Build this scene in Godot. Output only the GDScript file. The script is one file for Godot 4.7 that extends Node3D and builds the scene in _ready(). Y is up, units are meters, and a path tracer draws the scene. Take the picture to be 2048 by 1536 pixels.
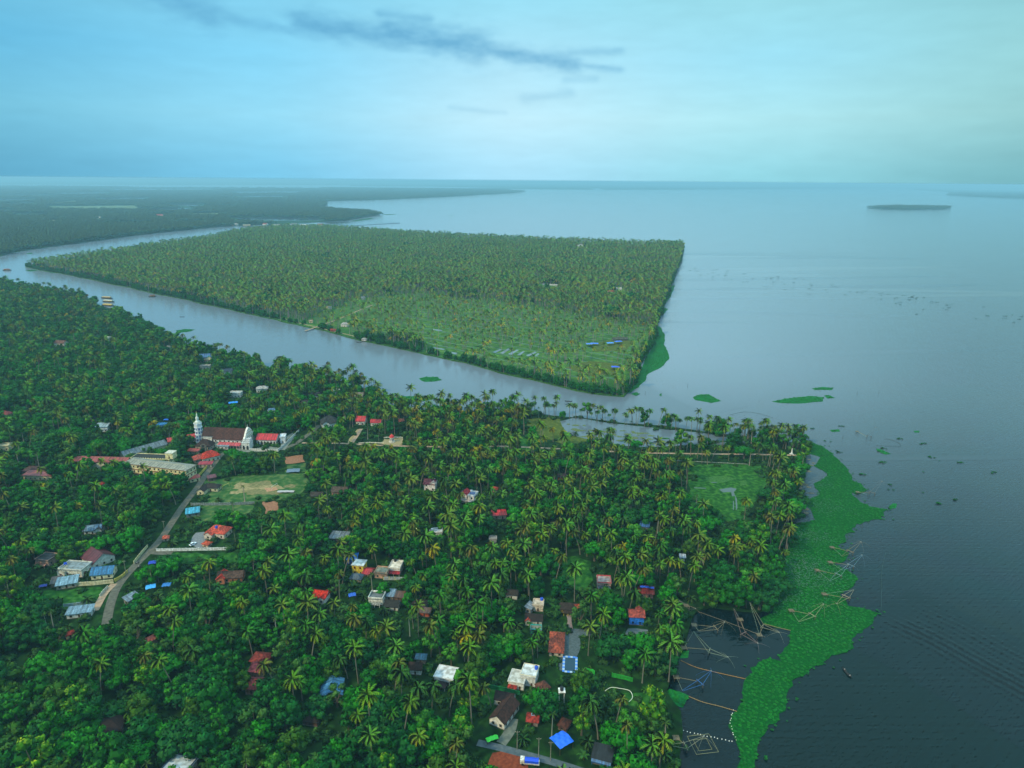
extends Node3D
# An aerial view over a palm-covered river mouth beside a broad lake. Units are metres, y is up, north is -z.

const EYE := Vector3(0, 200, 0)
const LAND := 1.2          # height of the ground above the water
var rng := RandomNumberGenerator.new()
var used := {}             # names taken so far
var cache := {}            # materials by look
var keep := []             # what trees must not hide: [x, z, radius, lowest height seen, share of trees kept away]
var clear_ground := []     # outlines on which no tree stands
var clear_spots := []      # [Vector2, radius] on which no tree stands
var landmarks := []        # [Vector2, "the red-roofed hall"] for telling trees apart
var stain: Texture2D
var fine: Texture2D


func _ready():
	rng.seed = 20
	camera_and_light()
	textures()
	water_and_land()
	buildings()
	lake_things()
	vegetation()


func camera_and_light():
	var cam := Camera3D.new()
	cam.name = "camera"
	cam.fov = 58.7
	cam.near = 1.0
	cam.far = 90000.0
	var pitch := atan(407.0 / 1366.0)
	var roll := 0.0078
	var fwd := Vector3(0, -sin(pitch), -cos(pitch))
	var up := Vector3(0, cos(pitch), -sin(pitch))
	var bx := Vector3.RIGHT * cos(roll) + up * sin(roll)
	var by := up * cos(roll) - Vector3.RIGHT * sin(roll)
	cam.transform = Transform3D(Basis(bx, by, -fwd), EYE)
	add_child(cam)
	cam.current = true

	var env := Environment.new()
	env.background_mode = Environment.BG_SKY
	env.tonemap_mode = Environment.TONE_MAPPER_LINEAR
	env.tonemap_exposure = 1.3
	var sky := Sky.new()
	var pano := PanoramaSkyMaterial.new()
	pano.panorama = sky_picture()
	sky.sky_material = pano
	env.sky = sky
	env.background_energy_multiplier = 0.78
	env.fog_enabled = true
	env.fog_density = 0.0001
	env.fog_light_color = Color(0.66, 0.9, 1.0)
	env.sdfgi_enabled = true
	env.ssao_enabled = true
	env.ssil_enabled = true
	var we := WorldEnvironment.new()
	we.name = "world_environment"
	we.environment = env
	add_child(we)

	var sun := DirectionalLight3D.new()
	sun.name = "sun"
	sun.light_energy = 0.85
	sun.light_color = Color(1.0, 0.9, 0.68)
	sun.light_angular_distance = 1.5
	sun.shadow_enabled = true
	sun.directional_shadow_max_distance = 3000.0
	sun.rotation_degrees = Vector3(-40, -50, 0)
	add_child(sun)


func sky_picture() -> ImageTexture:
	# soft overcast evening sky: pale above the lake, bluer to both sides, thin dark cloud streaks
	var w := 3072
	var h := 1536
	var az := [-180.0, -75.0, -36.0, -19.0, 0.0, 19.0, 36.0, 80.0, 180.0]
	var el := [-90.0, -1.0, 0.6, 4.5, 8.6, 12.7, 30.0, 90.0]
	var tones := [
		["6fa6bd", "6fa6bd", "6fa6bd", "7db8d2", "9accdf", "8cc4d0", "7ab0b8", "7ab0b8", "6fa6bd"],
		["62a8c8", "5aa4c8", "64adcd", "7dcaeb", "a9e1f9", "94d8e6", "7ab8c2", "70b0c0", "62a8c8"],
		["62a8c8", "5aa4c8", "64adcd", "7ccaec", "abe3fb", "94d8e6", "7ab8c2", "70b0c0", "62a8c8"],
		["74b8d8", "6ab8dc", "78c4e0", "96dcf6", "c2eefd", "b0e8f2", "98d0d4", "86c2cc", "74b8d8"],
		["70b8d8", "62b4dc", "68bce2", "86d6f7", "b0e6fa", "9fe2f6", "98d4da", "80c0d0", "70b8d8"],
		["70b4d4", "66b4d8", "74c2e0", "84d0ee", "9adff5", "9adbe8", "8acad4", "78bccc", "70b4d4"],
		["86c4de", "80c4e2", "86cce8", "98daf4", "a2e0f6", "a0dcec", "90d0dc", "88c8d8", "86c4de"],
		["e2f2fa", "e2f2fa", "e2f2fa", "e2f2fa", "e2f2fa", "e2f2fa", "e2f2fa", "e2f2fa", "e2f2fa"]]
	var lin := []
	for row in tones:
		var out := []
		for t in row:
			out.append(Color(t).srgb_to_linear() * (2.1 if lin.size() == 7 else 1.8 if lin.size() == 6 else 1.0))  # sky above the view brightened to lift haze and ground light
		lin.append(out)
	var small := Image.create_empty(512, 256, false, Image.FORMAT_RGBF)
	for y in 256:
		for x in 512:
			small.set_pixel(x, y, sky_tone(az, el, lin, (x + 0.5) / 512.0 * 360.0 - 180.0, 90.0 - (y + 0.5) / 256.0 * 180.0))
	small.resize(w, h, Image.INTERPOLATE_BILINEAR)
	var n := FastNoiseLite.new()
	n.seed = 4
	n.noise_type = FastNoiseLite.TYPE_SIMPLEX_SMOOTH
	n.fractal_octaves = 5
	n.frequency = 0.25
	# cloud streaks: [from, to, half width in degrees, strength]
	var streaks := [
		[Vector2(-27.41, 12.88), Vector2(-21.88, 10.82), 1.1, 0.85], [Vector2(-22.51, 10.92), Vector2(-16.23, 10.21), 0.45, 0.6],
		[Vector2(-15.84, 10.78), Vector2(-8.66, 10.13), 0.9, 1.0], [Vector2(-9.38, 10.54), Vector2(-2.64, 9.61), 1.15, 1.05], [Vector2(-3.40, 9.60), Vector2(4.64, 8.52), 0.65, 0.95],
		[Vector2(2.72, 8.73), Vector2(8.07, 8.08), 0.3, 0.6], [Vector2(4.23, 9.30), Vector2(8.00, 9.37), 0.35, 0.5], [Vector2(0.84, 6.10), Vector2(4.32, 6.50), 0.4, 0.28],
		[Vector2(3.91, 7.41), Vector2(6.20, 7.47), 0.3, 0.35], [Vector2(-5.00, 5.39), Vector2(-0.71, 5.05), 0.22, 0.22], [Vector2(-10.07, 11.61), Vector2(-6.38, 11.42), 0.4, 0.6],
		[Vector2(12.15, 8.17), Vector2(24.17, 8.13), 1.1, 0.0]]
	for y in range(560, h / 2):
		var e := 90.0 - (y + 0.5) / h * 180.0
		for x in range(w / 2 - 420, w / 2 + 420):
			var a := (x + 0.5) / w * 360.0 - 180.0
			var p := Vector2(a, e)
			var c: Color = small.get_pixel(x, y)
			# broad pale veils
			var veil := n.get_noise_2d(a * 0.55 + 40.0, e * 3.2)
			veil = veil + 0.5 * n.get_noise_2d(a * 1.6, e * 7.0 + 90.0)
			c = c * (1.0 + 0.045 * veil)
			var dark := 0.0
			for s in streaks:
				var ab: Vector2 = s[1] - s[0]
				var t: float = clampf((p - s[0]).dot(ab) / ab.length_squared(), 0.0, 1.0)
				var q: Vector2 = p - (s[0] + ab * t)
				q.y *= 1.25
				var ragged := 1.0 + 0.55 * n.get_noise_2d(a * 1.6 + 7.0, e * 5.0)
				var d: float = q.length() / (s[2] * ragged)
				dark = maxf(dark, s[3] * exp(-0.9 * d * d))
			dark *= 0.85 + 0.32 * n.get_noise_2d(a * 1.6, e * 6.0 + 30.0) + 0.12 * n.get_noise_2d(a * 6.0, e * 20.0)
			dark = clampf(dark, 0.0, 1.0)
			c = c.lerp(Color("5ea6cf").srgb_to_linear(), 0.8 * dark)
			c.a = 1.0
			small.set_pixel(x, y, c)
	# the picture's edge, not its middle, lies towards -z
	var turned := Image.create_empty(w, h, false, Image.FORMAT_RGBF)
	turned.blit_rect(small, Rect2i(w / 2, 0, w / 2, h), Vector2i.ZERO)
	turned.blit_rect(small, Rect2i(0, 0, w / 2, h), Vector2i(w / 2, 0))
	return ImageTexture.create_from_image(turned)


func sky_tone(az: Array, el: Array, lin: Array, a: float, e: float) -> Color:
	var i := 0
	while i < az.size() - 2 and a > az[i + 1]:
		i += 1
	var j := 0
	while j < el.size() - 2 and e > el[j + 1]:
		j += 1
	var u := smoothstep(0.0, 1.0, (a - az[i]) / (az[i + 1] - az[i])) * 0.5 + 0.5 * clampf((a - az[i]) / (az[i + 1] - az[i]), 0.0, 1.0)
	var v := clampf((e - el[j]) / (el[j + 1] - el[j]), 0.0, 1.0)
	var top: Color = lin[j + 1][i].lerp(lin[j + 1][i + 1], u)
	var low: Color = lin[j][i].lerp(lin[j][i + 1], u)
	return low.lerp(top, v)


# ---------------------------------------------------------------- naming and small helpers

func numbered(called: String) -> String:
	if not used.has(called):
		used[called] = 0
		return called
	used[called] += 1
	return "%s_%03d" % [called, used[called]]


func tag(o: Node3D, label: String, category: String, group := "", kind := ""):
	if label:
		o.set_meta("label", label)
	if category:
		o.set_meta("category", category)
	if group:
		o.set_meta("group", group)
	if kind:
		o.set_meta("kind", kind)


func thing(called: String, label: String, category: String, at: Vector3, turn := 0.0, group := "") -> Node3D:
	var o := Node3D.new()
	o.name = numbered(called)
	add_child(o)
	o.position = at
	o.rotation.y = turn
	tag(o, label, category, group)
	return o


func obj(called: String, st, material: Material, parent: Node = null) -> MeshInstance3D:
	var o := MeshInstance3D.new()
	o.mesh = st.commit() if st is SurfaceTool else st
	o.material_override = material
	if parent == null:
		o.name = numbered(called)
		add_child(o)
	else:
		o.name = called
		parent.add_child(o, true)
	return o


func begin() -> SurfaceTool:
	var st := SurfaceTool.new()
	st.begin(Mesh.PRIMITIVE_TRIANGLES)
	return st


func lin(hex: String) -> Color:
	return Color(hex).srgb_to_linear()


func textures():
	stain = noise_picture(3, 0.012, 5, [0.0, Color(0.62, 0.6, 0.56), 0.45, Color(0.86, 0.85, 0.83), 0.7, Color(1, 1, 1), 1.0, Color(0.92, 0.9, 0.86)])
	fine = noise_picture(9, 0.035, 4, [0.0, Color(0.5, 0.5, 0.48), 0.5, Color(0.82, 0.82, 0.8), 1.0, Color(1, 1, 1)])


func noise_picture(sd: int, freq: float, octaves: int, ramp: Array, size := 512) -> NoiseTexture2D:
	var n := FastNoiseLite.new()
	n.seed = sd
	n.noise_type = FastNoiseLite.TYPE_SIMPLEX_SMOOTH
	n.frequency = freq
	n.fractal_octaves = octaves
	var t := NoiseTexture2D.new()
	t.width = size
	t.height = size
	t.seamless = true
	t.noise = n
	var g := Gradient.new()
	var offs := PackedFloat32Array()
	var cols := PackedColorArray()
	for i in range(0, ramp.size(), 2):
		offs.append(ramp[i])
		cols.append(ramp[i + 1])
	g.offsets = offs
	g.colors = cols
	t.color_ramp = g
	return t


func paint(hex: String, rough := 0.8, worn := true, spec := 0.4, scale := 0.09) -> StandardMaterial3D:
	var key := "%s %s %s %s" % [hex, rough, worn, scale]
	if cache.has(key):
		return cache[key]
	var m := StandardMaterial3D.new()
	m.resource_name = "paint"
	m.albedo_color = Color(hex)
	m.roughness = rough
	m.metallic_specular = spec
	if worn:
		m.albedo_texture = stain
		m.uv1_triplanar = true
		m.uv1_world_triplanar = true
		m.uv1_scale = Vector3.ONE * scale
	cache[key] = m
	return m


func roof_mat(hex: String, tin: bool) -> StandardMaterial3D:
	# u runs along the eaves, v up the slope, both in metres
	var key := "roof %s %s" % [hex, tin]
	if cache.has(key):
		return cache[key]
	if not cache.has("tin picture"):
		cache["tin picture"] = roof_picture(true)
		cache["tile picture"] = roof_picture(false)
	var m := StandardMaterial3D.new()
	m.resource_name = "roofing"
	m.albedo_color = Color(hex)
	m.roughness = 0.45 if tin else 0.85
	m.metallic_specular = 0.4
	m.albedo_texture = cache["tin picture" if tin else "tile picture"]
	m.uv1_scale = Vector3(0.125, 0.125, 1)
	cache[key] = m
	return m


func roof_picture(tin: bool) -> ImageTexture:
	# 8 m by 8 m: sheets with lapped edges and runs of rust, or courses of clay tiles of uneven tone
	var im := Image.create_empty(256, 256, false, Image.FORMAT_RGB8)
	var n := FastNoiseLite.new()
	n.seed = 12
	n.frequency = 0.02
	var r := RandomNumberGenerator.new()
	r.seed = 5
	var sheet := []
	for i in 12:
		sheet.append(r.randf_range(0.74, 1.0))
	for y in 256:
		for x in 256:
			var wrap := absf(x - 128.0) / 128.0
			var k := 1.0
			if tin:
				k = sheet[int(x / 32.0)] * (0.84 + 0.34 * n.get_noise_2d(x * 3.0, y * 0.35) + 0.2 * n.get_noise_2d(x * 0.7 + 90.0, y * 0.7))
				if x % 32 < 2:
					k *= 0.74
				if x % 8 < 3:
					k *= 0.93
			else:
				k = 0.78 + 0.5 * n.get_noise_2d(x * 0.8, y * 0.8) + 0.25 * n.get_noise_2d(x * 9.0, y * 9.0)
				if y % 10 < 3:
					k *= 0.8
				k *= 1.0 - 0.06 * wrap
			k = clampf(k, 0.3, 1.0)
			im.set_pixel(x, y, Color(k, k * (0.985 if tin else 0.97), k * (0.97 if tin else 0.93)))
	return ImageTexture.create_from_image(im)


# ---------------------------------------------------------------- shapes

func quad(st: SurfaceTool, a: Vector3, b: Vector3, c: Vector3, d: Vector3, out: Vector3, uv := false, col := Color.WHITE):
	# a flat four-sided face that looks towards «out»; u along a-b and v along a-d in metres
	var n := (c - a).cross(b - a).normalized()
	var pts := [a, b, c, d]
	if n.dot(out) < 0.0:
		n = -n
		pts = [a, d, c, b]
	var w := (b - a).length()
	var h := (d - a).length()
	var place := {a: Vector2(0, 0), b: Vector2(w, 0), c: Vector2((c - a).dot((b - a).normalized()), h), d: Vector2((d - a).dot((b - a).normalized()), h)}
	for i in [0, 1, 2, 0, 2, 3]:
		st.set_normal(n)
		st.set_color(col)
		if uv:
			st.set_uv(place[pts[i]] + Vector2(a.x * 0.37 + a.z * 0.61, a.y * 0.3))
		st.add_vertex(pts[i])


func tri(st: SurfaceTool, a: Vector3, b: Vector3, c: Vector3, out: Vector3, uv := false, col := Color.WHITE):
	var n := (c - a).cross(b - a).normalized()
	var pts := [a, b, c]
	if n.dot(out) < 0.0:
		n = -n
		pts = [a, c, b]
	for q in pts:
		st.set_normal(n)
		st.set_color(col)
		if uv:
			st.set_uv(Vector2((q - a).dot((b - a).normalized()), (q - a).slide((b - a).normalized()).length()))
		st.add_vertex(q)


func box(st: SurfaceTool, at: Vector3, size: Vector3, turn := Basis.IDENTITY):
	var h := size / 2.0
	for k in 3:
		for s in [-1.0, 1.0]:
			var n := Vector3.ZERO
			n[k] = s
			var u := Vector3.ZERO
			u[(k + 1) % 3] = h[(k + 1) % 3]
			var v := Vector3.ZERO
			v[(k + 2) % 3] = h[(k + 2) % 3]
			var c := n * h[k]
			quad(st, at + turn * (c - u - v), at + turn * (c + u - v), at + turn * (c + u + v), at + turn * (c - u + v), turn * n)


func bar(st: SurfaceTool, a: Vector3, b: Vector3, r0: float, r1: float, sides := 6, col := Color.WHITE):
	# a tapered round bar from a to b
	var axis := (b - a).normalized()
	var u := axis.cross(Vector3.UP if absf(axis.y) < 0.9 else Vector3.RIGHT).normalized()
	var v := axis.cross(u)
	for i in sides:
		var p := TAU * i / sides
		var q := TAU * (i + 1) / sides
		var d0 := u * cos(p) + v * sin(p)
		var d1 := u * cos(q) + v * sin(q)
		quad(st, a + d0 * r0, a + d1 * r0, b + d1 * r1, b + d0 * r1, d0 + d1, false, col)
		tri(st, a, a + d0 * r0, a + d1 * r0, -axis, false, col)
		tri(st, b, b + d0 * r1, b + d1 * r1, axis, false, col)


func lathe(st: SurfaceTool, profile: Array, sides := 12, at := Vector3.ZERO, square := false):
	# profile of [radius, height]
	for k in profile.size() - 1:
		for i in sides:
			var p := TAU * (i + (0.5 if square else 0.0)) / sides
			var q := TAU * (i + (1.5 if square else 1.0)) / sides
			var d0 := Vector3(cos(p), 0, sin(p))
			var d1 := Vector3(cos(q), 0, sin(q))
			var r0: float = profile[k][0]
			var r1: float = profile[k + 1][0]
			var y0: float = profile[k][1]
			var y1: float = profile[k + 1][1]
			var up := Vector3.UP * (0.01 + absf(r0 - r1)) * signf(r0 - r1 if r0 != r1 else 1.0)
			var out := (d0 + d1) * absf(y1 - y0) + up
			var a := at + d0 * r0 + Vector3(0, y0, 0)
			var b := at + d1 * r0 + Vector3(0, y0, 0)
			var c := at + d1 * r1 + Vector3(0, y1, 0)
			var d := at + d0 * r1 + Vector3(0, y1, 0)
			if r0 < 0.001:
				tri(st, a, c, d, out)
			elif r1 < 0.001:
				tri(st, a, b, c, out)
			else:
				quad(st, a, b, c, d, out)


func points(flat: Array) -> PackedVector2Array:
	var out := PackedVector2Array()
	for i in range(0, flat.size(), 2):
		out.append(Vector2(flat[i], flat[i + 1]))
	return out


func ragged(poly: PackedVector2Array, step: float, amount: float, sd := 1) -> PackedVector2Array:
	# an outline broken up into uneven bays and tongues
	var n := FastNoiseLite.new()
	n.seed = sd
	n.frequency = 0.11 / maxf(step, 0.5)
	n.fractal_octaves = 4
	var out := PackedVector2Array()
	for i in poly.size():
		var a := poly[i]
		var b := poly[(i + 1) % poly.size()]
		var side := (b - a).orthogonal().normalized()
		var parts := maxi(1, mini(60, int((b - a).length() / step)))
		for k in parts:
			var p := a.lerp(b, float(k) / parts)
			var j := n.get_noise_2d(p.x, p.y) * 1.6
			out.append(p + (side * j * amount if k > 0 else Vector2.ZERO))
	return out


func slab(poly: PackedVector2Array, top: float, bottom: float) -> SurfaceTool:
	var st := begin()
	var idx := Geometry2D.triangulate_polygon(poly)
	if idx.is_empty():
		push_warning("an outline crosses itself near %s" % poly[0])
	for i in range(0, idx.size(), 3):
		tri(st, Vector3(poly[idx[i]].x, top, poly[idx[i]].y), Vector3(poly[idx[i + 1]].x, top, poly[idx[i + 1]].y), Vector3(poly[idx[i + 2]].x, top, poly[idx[i + 2]].y), Vector3.UP)
	var turn := 1.0 if Geometry2D.is_polygon_clockwise(poly) else -1.0
	for i in poly.size():
		var a := poly[i]
		var b := poly[(i + 1) % poly.size()]
		var o := (b - a).orthogonal() * turn
		quad(st, Vector3(a.x, top, a.y), Vector3(b.x, top, b.y), Vector3(b.x, bottom, b.y), Vector3(a.x, bottom, a.y), Vector3(-o.x, 0.0, -o.y))
	return st


func ribbon(line: PackedVector2Array, width: float, y: float, widths := []) -> SurfaceTool:
	var st := begin()
	for i in line.size() - 1:
		var a := line[i]
		var b := line[i + 1]
		var na := ((b - a).normalized() + (a - line[maxi(i - 1, 0)]).normalized()).orthogonal().normalized()
		var nb := ((b - a).normalized() + (line[mini(i + 2, line.size() - 1)] - b).normalized()).orthogonal().normalized()
		var wa: float = widths[i] if widths else width
		var wb: float = widths[i + 1] if widths else width
		var p := [a - na * wa / 2.0, b - nb * wb / 2.0, b + nb * wb / 2.0, a + na * wa / 2.0]
		quad(st, Vector3(p[0].x, y, p[0].y), Vector3(p[1].x, y, p[1].y), Vector3(p[2].x, y, p[2].y), Vector3(p[3].x, y, p[3].y), Vector3.UP)
	return st


func smooth_line(line: PackedVector2Array, step := 4.0) -> PackedVector2Array:
	var c := Curve2D.new()
	for i in line.size():
		var t := (line[mini(i + 1, line.size() - 1)] - line[maxi(i - 1, 0)]) / 6.0
		c.add_point(line[i], -t, t)
	c.bake_interval = step
	return c.get_baked_points()


func v3(p: Vector2, y: float) -> Vector3:
	return Vector3(p.x, y, p.y)



# ---------------------------------------------------------------- water, land and paths

var near_land: PackedVector2Array
var island: PackedVector2Array
var plantation: PackedVector2Array
var mat_outline: PackedVector2Array
var far_lands := []


func water_mat(slope: float, tone: String, rough: float) -> StandardMaterial3D:
	if not cache.has("waves"):
		cache["waves"] = wave_picture()
	var m := StandardMaterial3D.new()
	m.resource_name = "water"
	m.albedo_color = Color(tone)
	m.vertex_color_use_as_albedo = tone == "ffffff"
	m.roughness = rough
	m.metallic_specular = 0.26
	m.normal_enabled = true
	m.normal_texture = cache["waves"]
	m.normal_scale = slope
	m.uv1_triplanar = true
	m.uv1_world_triplanar = true
	m.uv1_scale = Vector3.ONE / 56.0
	return m


func wave_picture() -> ImageTexture:
	# ripples whose crests run mostly from left to right, repeating every 56 m
	var size := 512
	var r := RandomNumberGenerator.new()
	r.seed = 77
	var waves := []
	for i in 26:
		var ky := r.randi_range(13, 62)
		var kx := roundi(ky * r.randfn(0.28, 0.33))
		var k := Vector2(kx, ky)
		waves.append([k, r.randf() * TAU, 1.0 / pow(k.length(), 0.45)])
	var sx := PackedFloat32Array()
	var sy := PackedFloat32Array()
	sx.resize(size * size)
	sy.resize(size * size)
	for wv in waves:
		var k: Vector2 = wv[0]
		var n := k.normalized() * float(wv[2])
		var table := PackedFloat32Array()
		table.resize(size)
		for i in size:
			table[i] = cos(TAU * i / size + float(wv[1]))
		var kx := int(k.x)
		var ky := int(k.y)
		for y in size:
			var base := posmod(ky * y, size)
			for x in size:
				var c := table[posmod(base + kx * x, size)]
				sx[y * size + x] += n.x * c
				sy[y * size + x] += n.y * c
	var im := Image.create_empty(size, size, false, Image.FORMAT_RGB8)
	for y in size:
		for x in size:
			var v := Vector3(-sx[y * size + x] * 0.32, -sy[y * size + x] * 0.32, 1.0).normalized()
			im.set_pixel(x, y, Color(v.x * 0.5 + 0.5, v.y * 0.5 + 0.5, v.z * 0.5 + 0.5))
	return ImageTexture.create_from_image(im)


func silt_and_sheen(p: Vector3) -> Color:  # silty tone plus sky sheen painted into the colour, darker nearby and eastwards
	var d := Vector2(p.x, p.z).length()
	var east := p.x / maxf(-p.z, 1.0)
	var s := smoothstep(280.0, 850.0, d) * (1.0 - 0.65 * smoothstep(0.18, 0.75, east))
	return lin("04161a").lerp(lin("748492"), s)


func with_silt_and_sheen(st: SurfaceTool) -> Mesh:
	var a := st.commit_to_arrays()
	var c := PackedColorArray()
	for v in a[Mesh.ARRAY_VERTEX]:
		c.append(silt_and_sheen(v))
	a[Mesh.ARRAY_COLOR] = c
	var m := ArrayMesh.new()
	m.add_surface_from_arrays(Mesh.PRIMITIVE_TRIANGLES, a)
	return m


func ground_mat(low: String, mid: String, high: String, metres: float, sd: int) -> StandardMaterial3D:
	var m := StandardMaterial3D.new()
	m.resource_name = "ground"
	m.albedo_texture = noise_picture(sd, 0.02, 5, [0.0, Color(low), 0.5, Color(mid), 1.0, Color(high)])
	m.roughness = 0.95
	m.metallic_specular = 0.2
	m.uv1_triplanar = true
	m.uv1_world_triplanar = true
	m.uv1_scale = Vector3.ONE / metres
	return m


func structure(called: String, st, m: Material) -> MeshInstance3D:
	var o := obj(called, st, m)
	o.set_meta("kind", "structure")
	return o


func water_and_land():
	# the lake to the horizon, ring after ring: the breeze roughens it nearby, silty water and painted sky sheen pale it off the mouth
	var st := begin()
	var reach := 42000.0
	quad(st, Vector3(-reach, -0.9, 1500), Vector3(reach, -0.9, 1500), Vector3(reach, -0.9, -reach), Vector3(-reach, -0.9, -reach), Vector3.UP)
	structure("lake_bed", st, ground_mat("1c2c2c", "243636", "2c4040", 200.0, 20))
	var rings := [90.0, 220.0, 300.0, 360.0, 430.0, 520.0, 630.0, 760.0, 920.0, 1120.0, 1400.0, 1800.0, 2400.0, 3400.0, 5200.0, 9000.0, 18000.0, reach]
	for k in rings.size() - 1:
		st = begin()
		for r in 4:
			var d0 := lerpf(rings[k], rings[k + 1], r / 4.0)
			var d1 := lerpf(rings[k], rings[k + 1], (r + 1) / 4.0)
			for i in 60:
				var a0 := deg_to_rad(-62.0 + 124.0 * i / 60.0)
				var a1 := deg_to_rad(-62.0 + 124.0 * (i + 1) / 60.0)
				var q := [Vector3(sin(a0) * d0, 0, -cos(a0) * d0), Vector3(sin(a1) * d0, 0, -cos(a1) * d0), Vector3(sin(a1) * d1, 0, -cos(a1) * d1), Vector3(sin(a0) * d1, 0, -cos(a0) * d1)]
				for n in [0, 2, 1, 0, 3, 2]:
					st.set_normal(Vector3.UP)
					st.set_color(silt_and_sheen(q[n]))
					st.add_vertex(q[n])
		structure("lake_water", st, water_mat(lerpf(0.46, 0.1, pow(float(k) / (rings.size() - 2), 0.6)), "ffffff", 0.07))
	var streak := RandomNumberGenerator.new()
	streak.seed = 12
	for k in 22:
		var c := Vector2(420.1, -1458.7).lerp(Vector2(472.3, -630), streak.randf()) + Vector2(streak.randf_range(-300, 500), streak.randf_range(-900, 250))
		var far := c.length()
		var outline := blob(Vector2.ZERO, far * streak.randf_range(0.12, 0.3), far * streak.randf_range(0.006, 0.016), 120 + k)
		var turn := streak.randf_range(-0.16, 0.1)
		var placed := PackedVector2Array()
		for p in ragged(outline, far * 0.02, far * 0.0008, k):
			placed.append(p.rotated(turn) + c)
		structure("lake_streak_water", with_silt_and_sheen(slab(placed, 0.004 + 0.0015 * k, -0.5)), water_mat(0.06 if k % 3 < 2 else 0.4, "ffffff", 0.07))
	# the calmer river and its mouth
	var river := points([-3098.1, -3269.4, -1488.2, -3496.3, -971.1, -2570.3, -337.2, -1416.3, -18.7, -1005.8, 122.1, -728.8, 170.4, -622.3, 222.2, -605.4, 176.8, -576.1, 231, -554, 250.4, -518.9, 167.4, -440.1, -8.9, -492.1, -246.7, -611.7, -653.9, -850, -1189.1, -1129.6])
	structure("river_water", with_silt_and_sheen(slab(ragged(river, 25.0, 5.0, 3), 0.045, -0.5)), water_mat(0.13, "ffffff", 0.07))
	var bay := points([89.7, -296.1, 132.5, -290.4, 132.6, -272.2, 121.5, -255.3, 108.2, -248.6, 99.7, -239.3, 90, -220.9, 85.6, -211.9, 85.6, -204.7, 76.9, -177.3, 46.9, -177.1, 62.4, -257.9])
	structure("bay_water", slab(bay, 0.055, -0.5), water_mat(0.12, "04161a", 0.06))

	var grove := ground_mat("0a1c0a", "12300e", "264a1a", 60.0, 21)
	near_land = points([-1684.7, -1332.3, -998.7, -1328.8, -842.5, -1224.6, -742.5, -1163.8, -621, -1047.1, -517.2, -943.9, -432.1, -846.9, -372.4, -790.7, -320, -763.6, -263.8, -717.2, -225.4, -698.3, -175.9, -669.6, -146.1, -649.3, -115.4, -602.3, -101.1, -585.3, -78.2, -583, -33.1, -581.3, 16.3, -577, 42.6, -569.5, 76.7, -559.8, 105.7, -551.6, 141.8, -541.3, 172.3, -530, 201.6, -519.2, 222.7, -510.8, 235.4, -504.6, 222.4, -478.9, 207.1, -446.7, 188.2, -406.7, 172.8, -375.8, 158.4, -348.8, 146.7, -327.4, 136.6, -305.9, 128.7, -288.7, 119.7, -285.7, 109.2, -287.2, 97.7, -289.5, 89.8, -285.3, 84.2, -274.4, 78.4, -260, 73.1, -250.6, 67.8, -240.5, 64, -230.5, 65.2, -226, 67.2, -220.1, 65.4, -209.2, 60.5, -194.3, 54.1, -172.4, 32.4, -101.7, -180.7, -100.4, -466.5, -287])
	near_land = ragged(near_land, 6.0, 1.6, 5)
	structure("village_ground", slab(near_land, LAND, -1.5), grove)

	var field := ground_mat("1c4018", "2e5a20", "4a702c", 90.0, 22)
	island = points([-1126.9, -1586.9, -1108.7, -1647.6, -1092.7, -1781.8, -1081.2, -1952.4, -1059.4, -2141.5, -1016.7, -2371.3, -1055.5, -2645, -980.9, -2938.4, -817.9, -2957.5, -614.7, -2800.7, -431.7, -2659.3, -229.9, -2534.9, -46.1, -2442.3, 125, -2356.1, 287, -2294.2, 431.1, -2270.1, 558, -2281.1, 445.8, -1831.6, 385.9, -1616.6, 327.8, -1408.1, 284.4, -1245.8, 241.5, -1092.7, 204.1, -954.2, 179.9, -845.6, 158.8, -793, 143.7, -735.6, 124.3, -667.1, 108.3, -629.6, 85.9, -635.4, 62.6, -648.1, 29, -678.9, -13.1, -710.4, -53.8, -753.6, -103.9, -789.5, -152.4, -828.9, -196.7, -860.8, -247.4, -907.5, -301.5, -952.2, -381, -1016.2, -471.3, -1088.7, -574.6, -1171.7, -687.8, -1255.9, -825.6, -1366.1, -957.8, -1464.9, -1052.6, -1527.1])
	island = ragged(island, 14.0, 3.0, 6)
	structure("island_ground", slab(island, LAND, -1.5), field)
	plantation = points([-303.6, -959.2, -279.4, -1164.9, -179.8, -1251.8, -56.6, -1175.3, 76.2, -1085.6, 195.5, -953.9, 172.2, -845.3, 146.2, -768.9, 111.4, -675.7, 65.6, -683.6, -13.7, -746, -109, -830.4, -207, -909])

	# far shores, one after the other towards the horizon
	var far_mat := ground_mat("10301f", "1b4028", "355a34", 700.0, 23)
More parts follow.
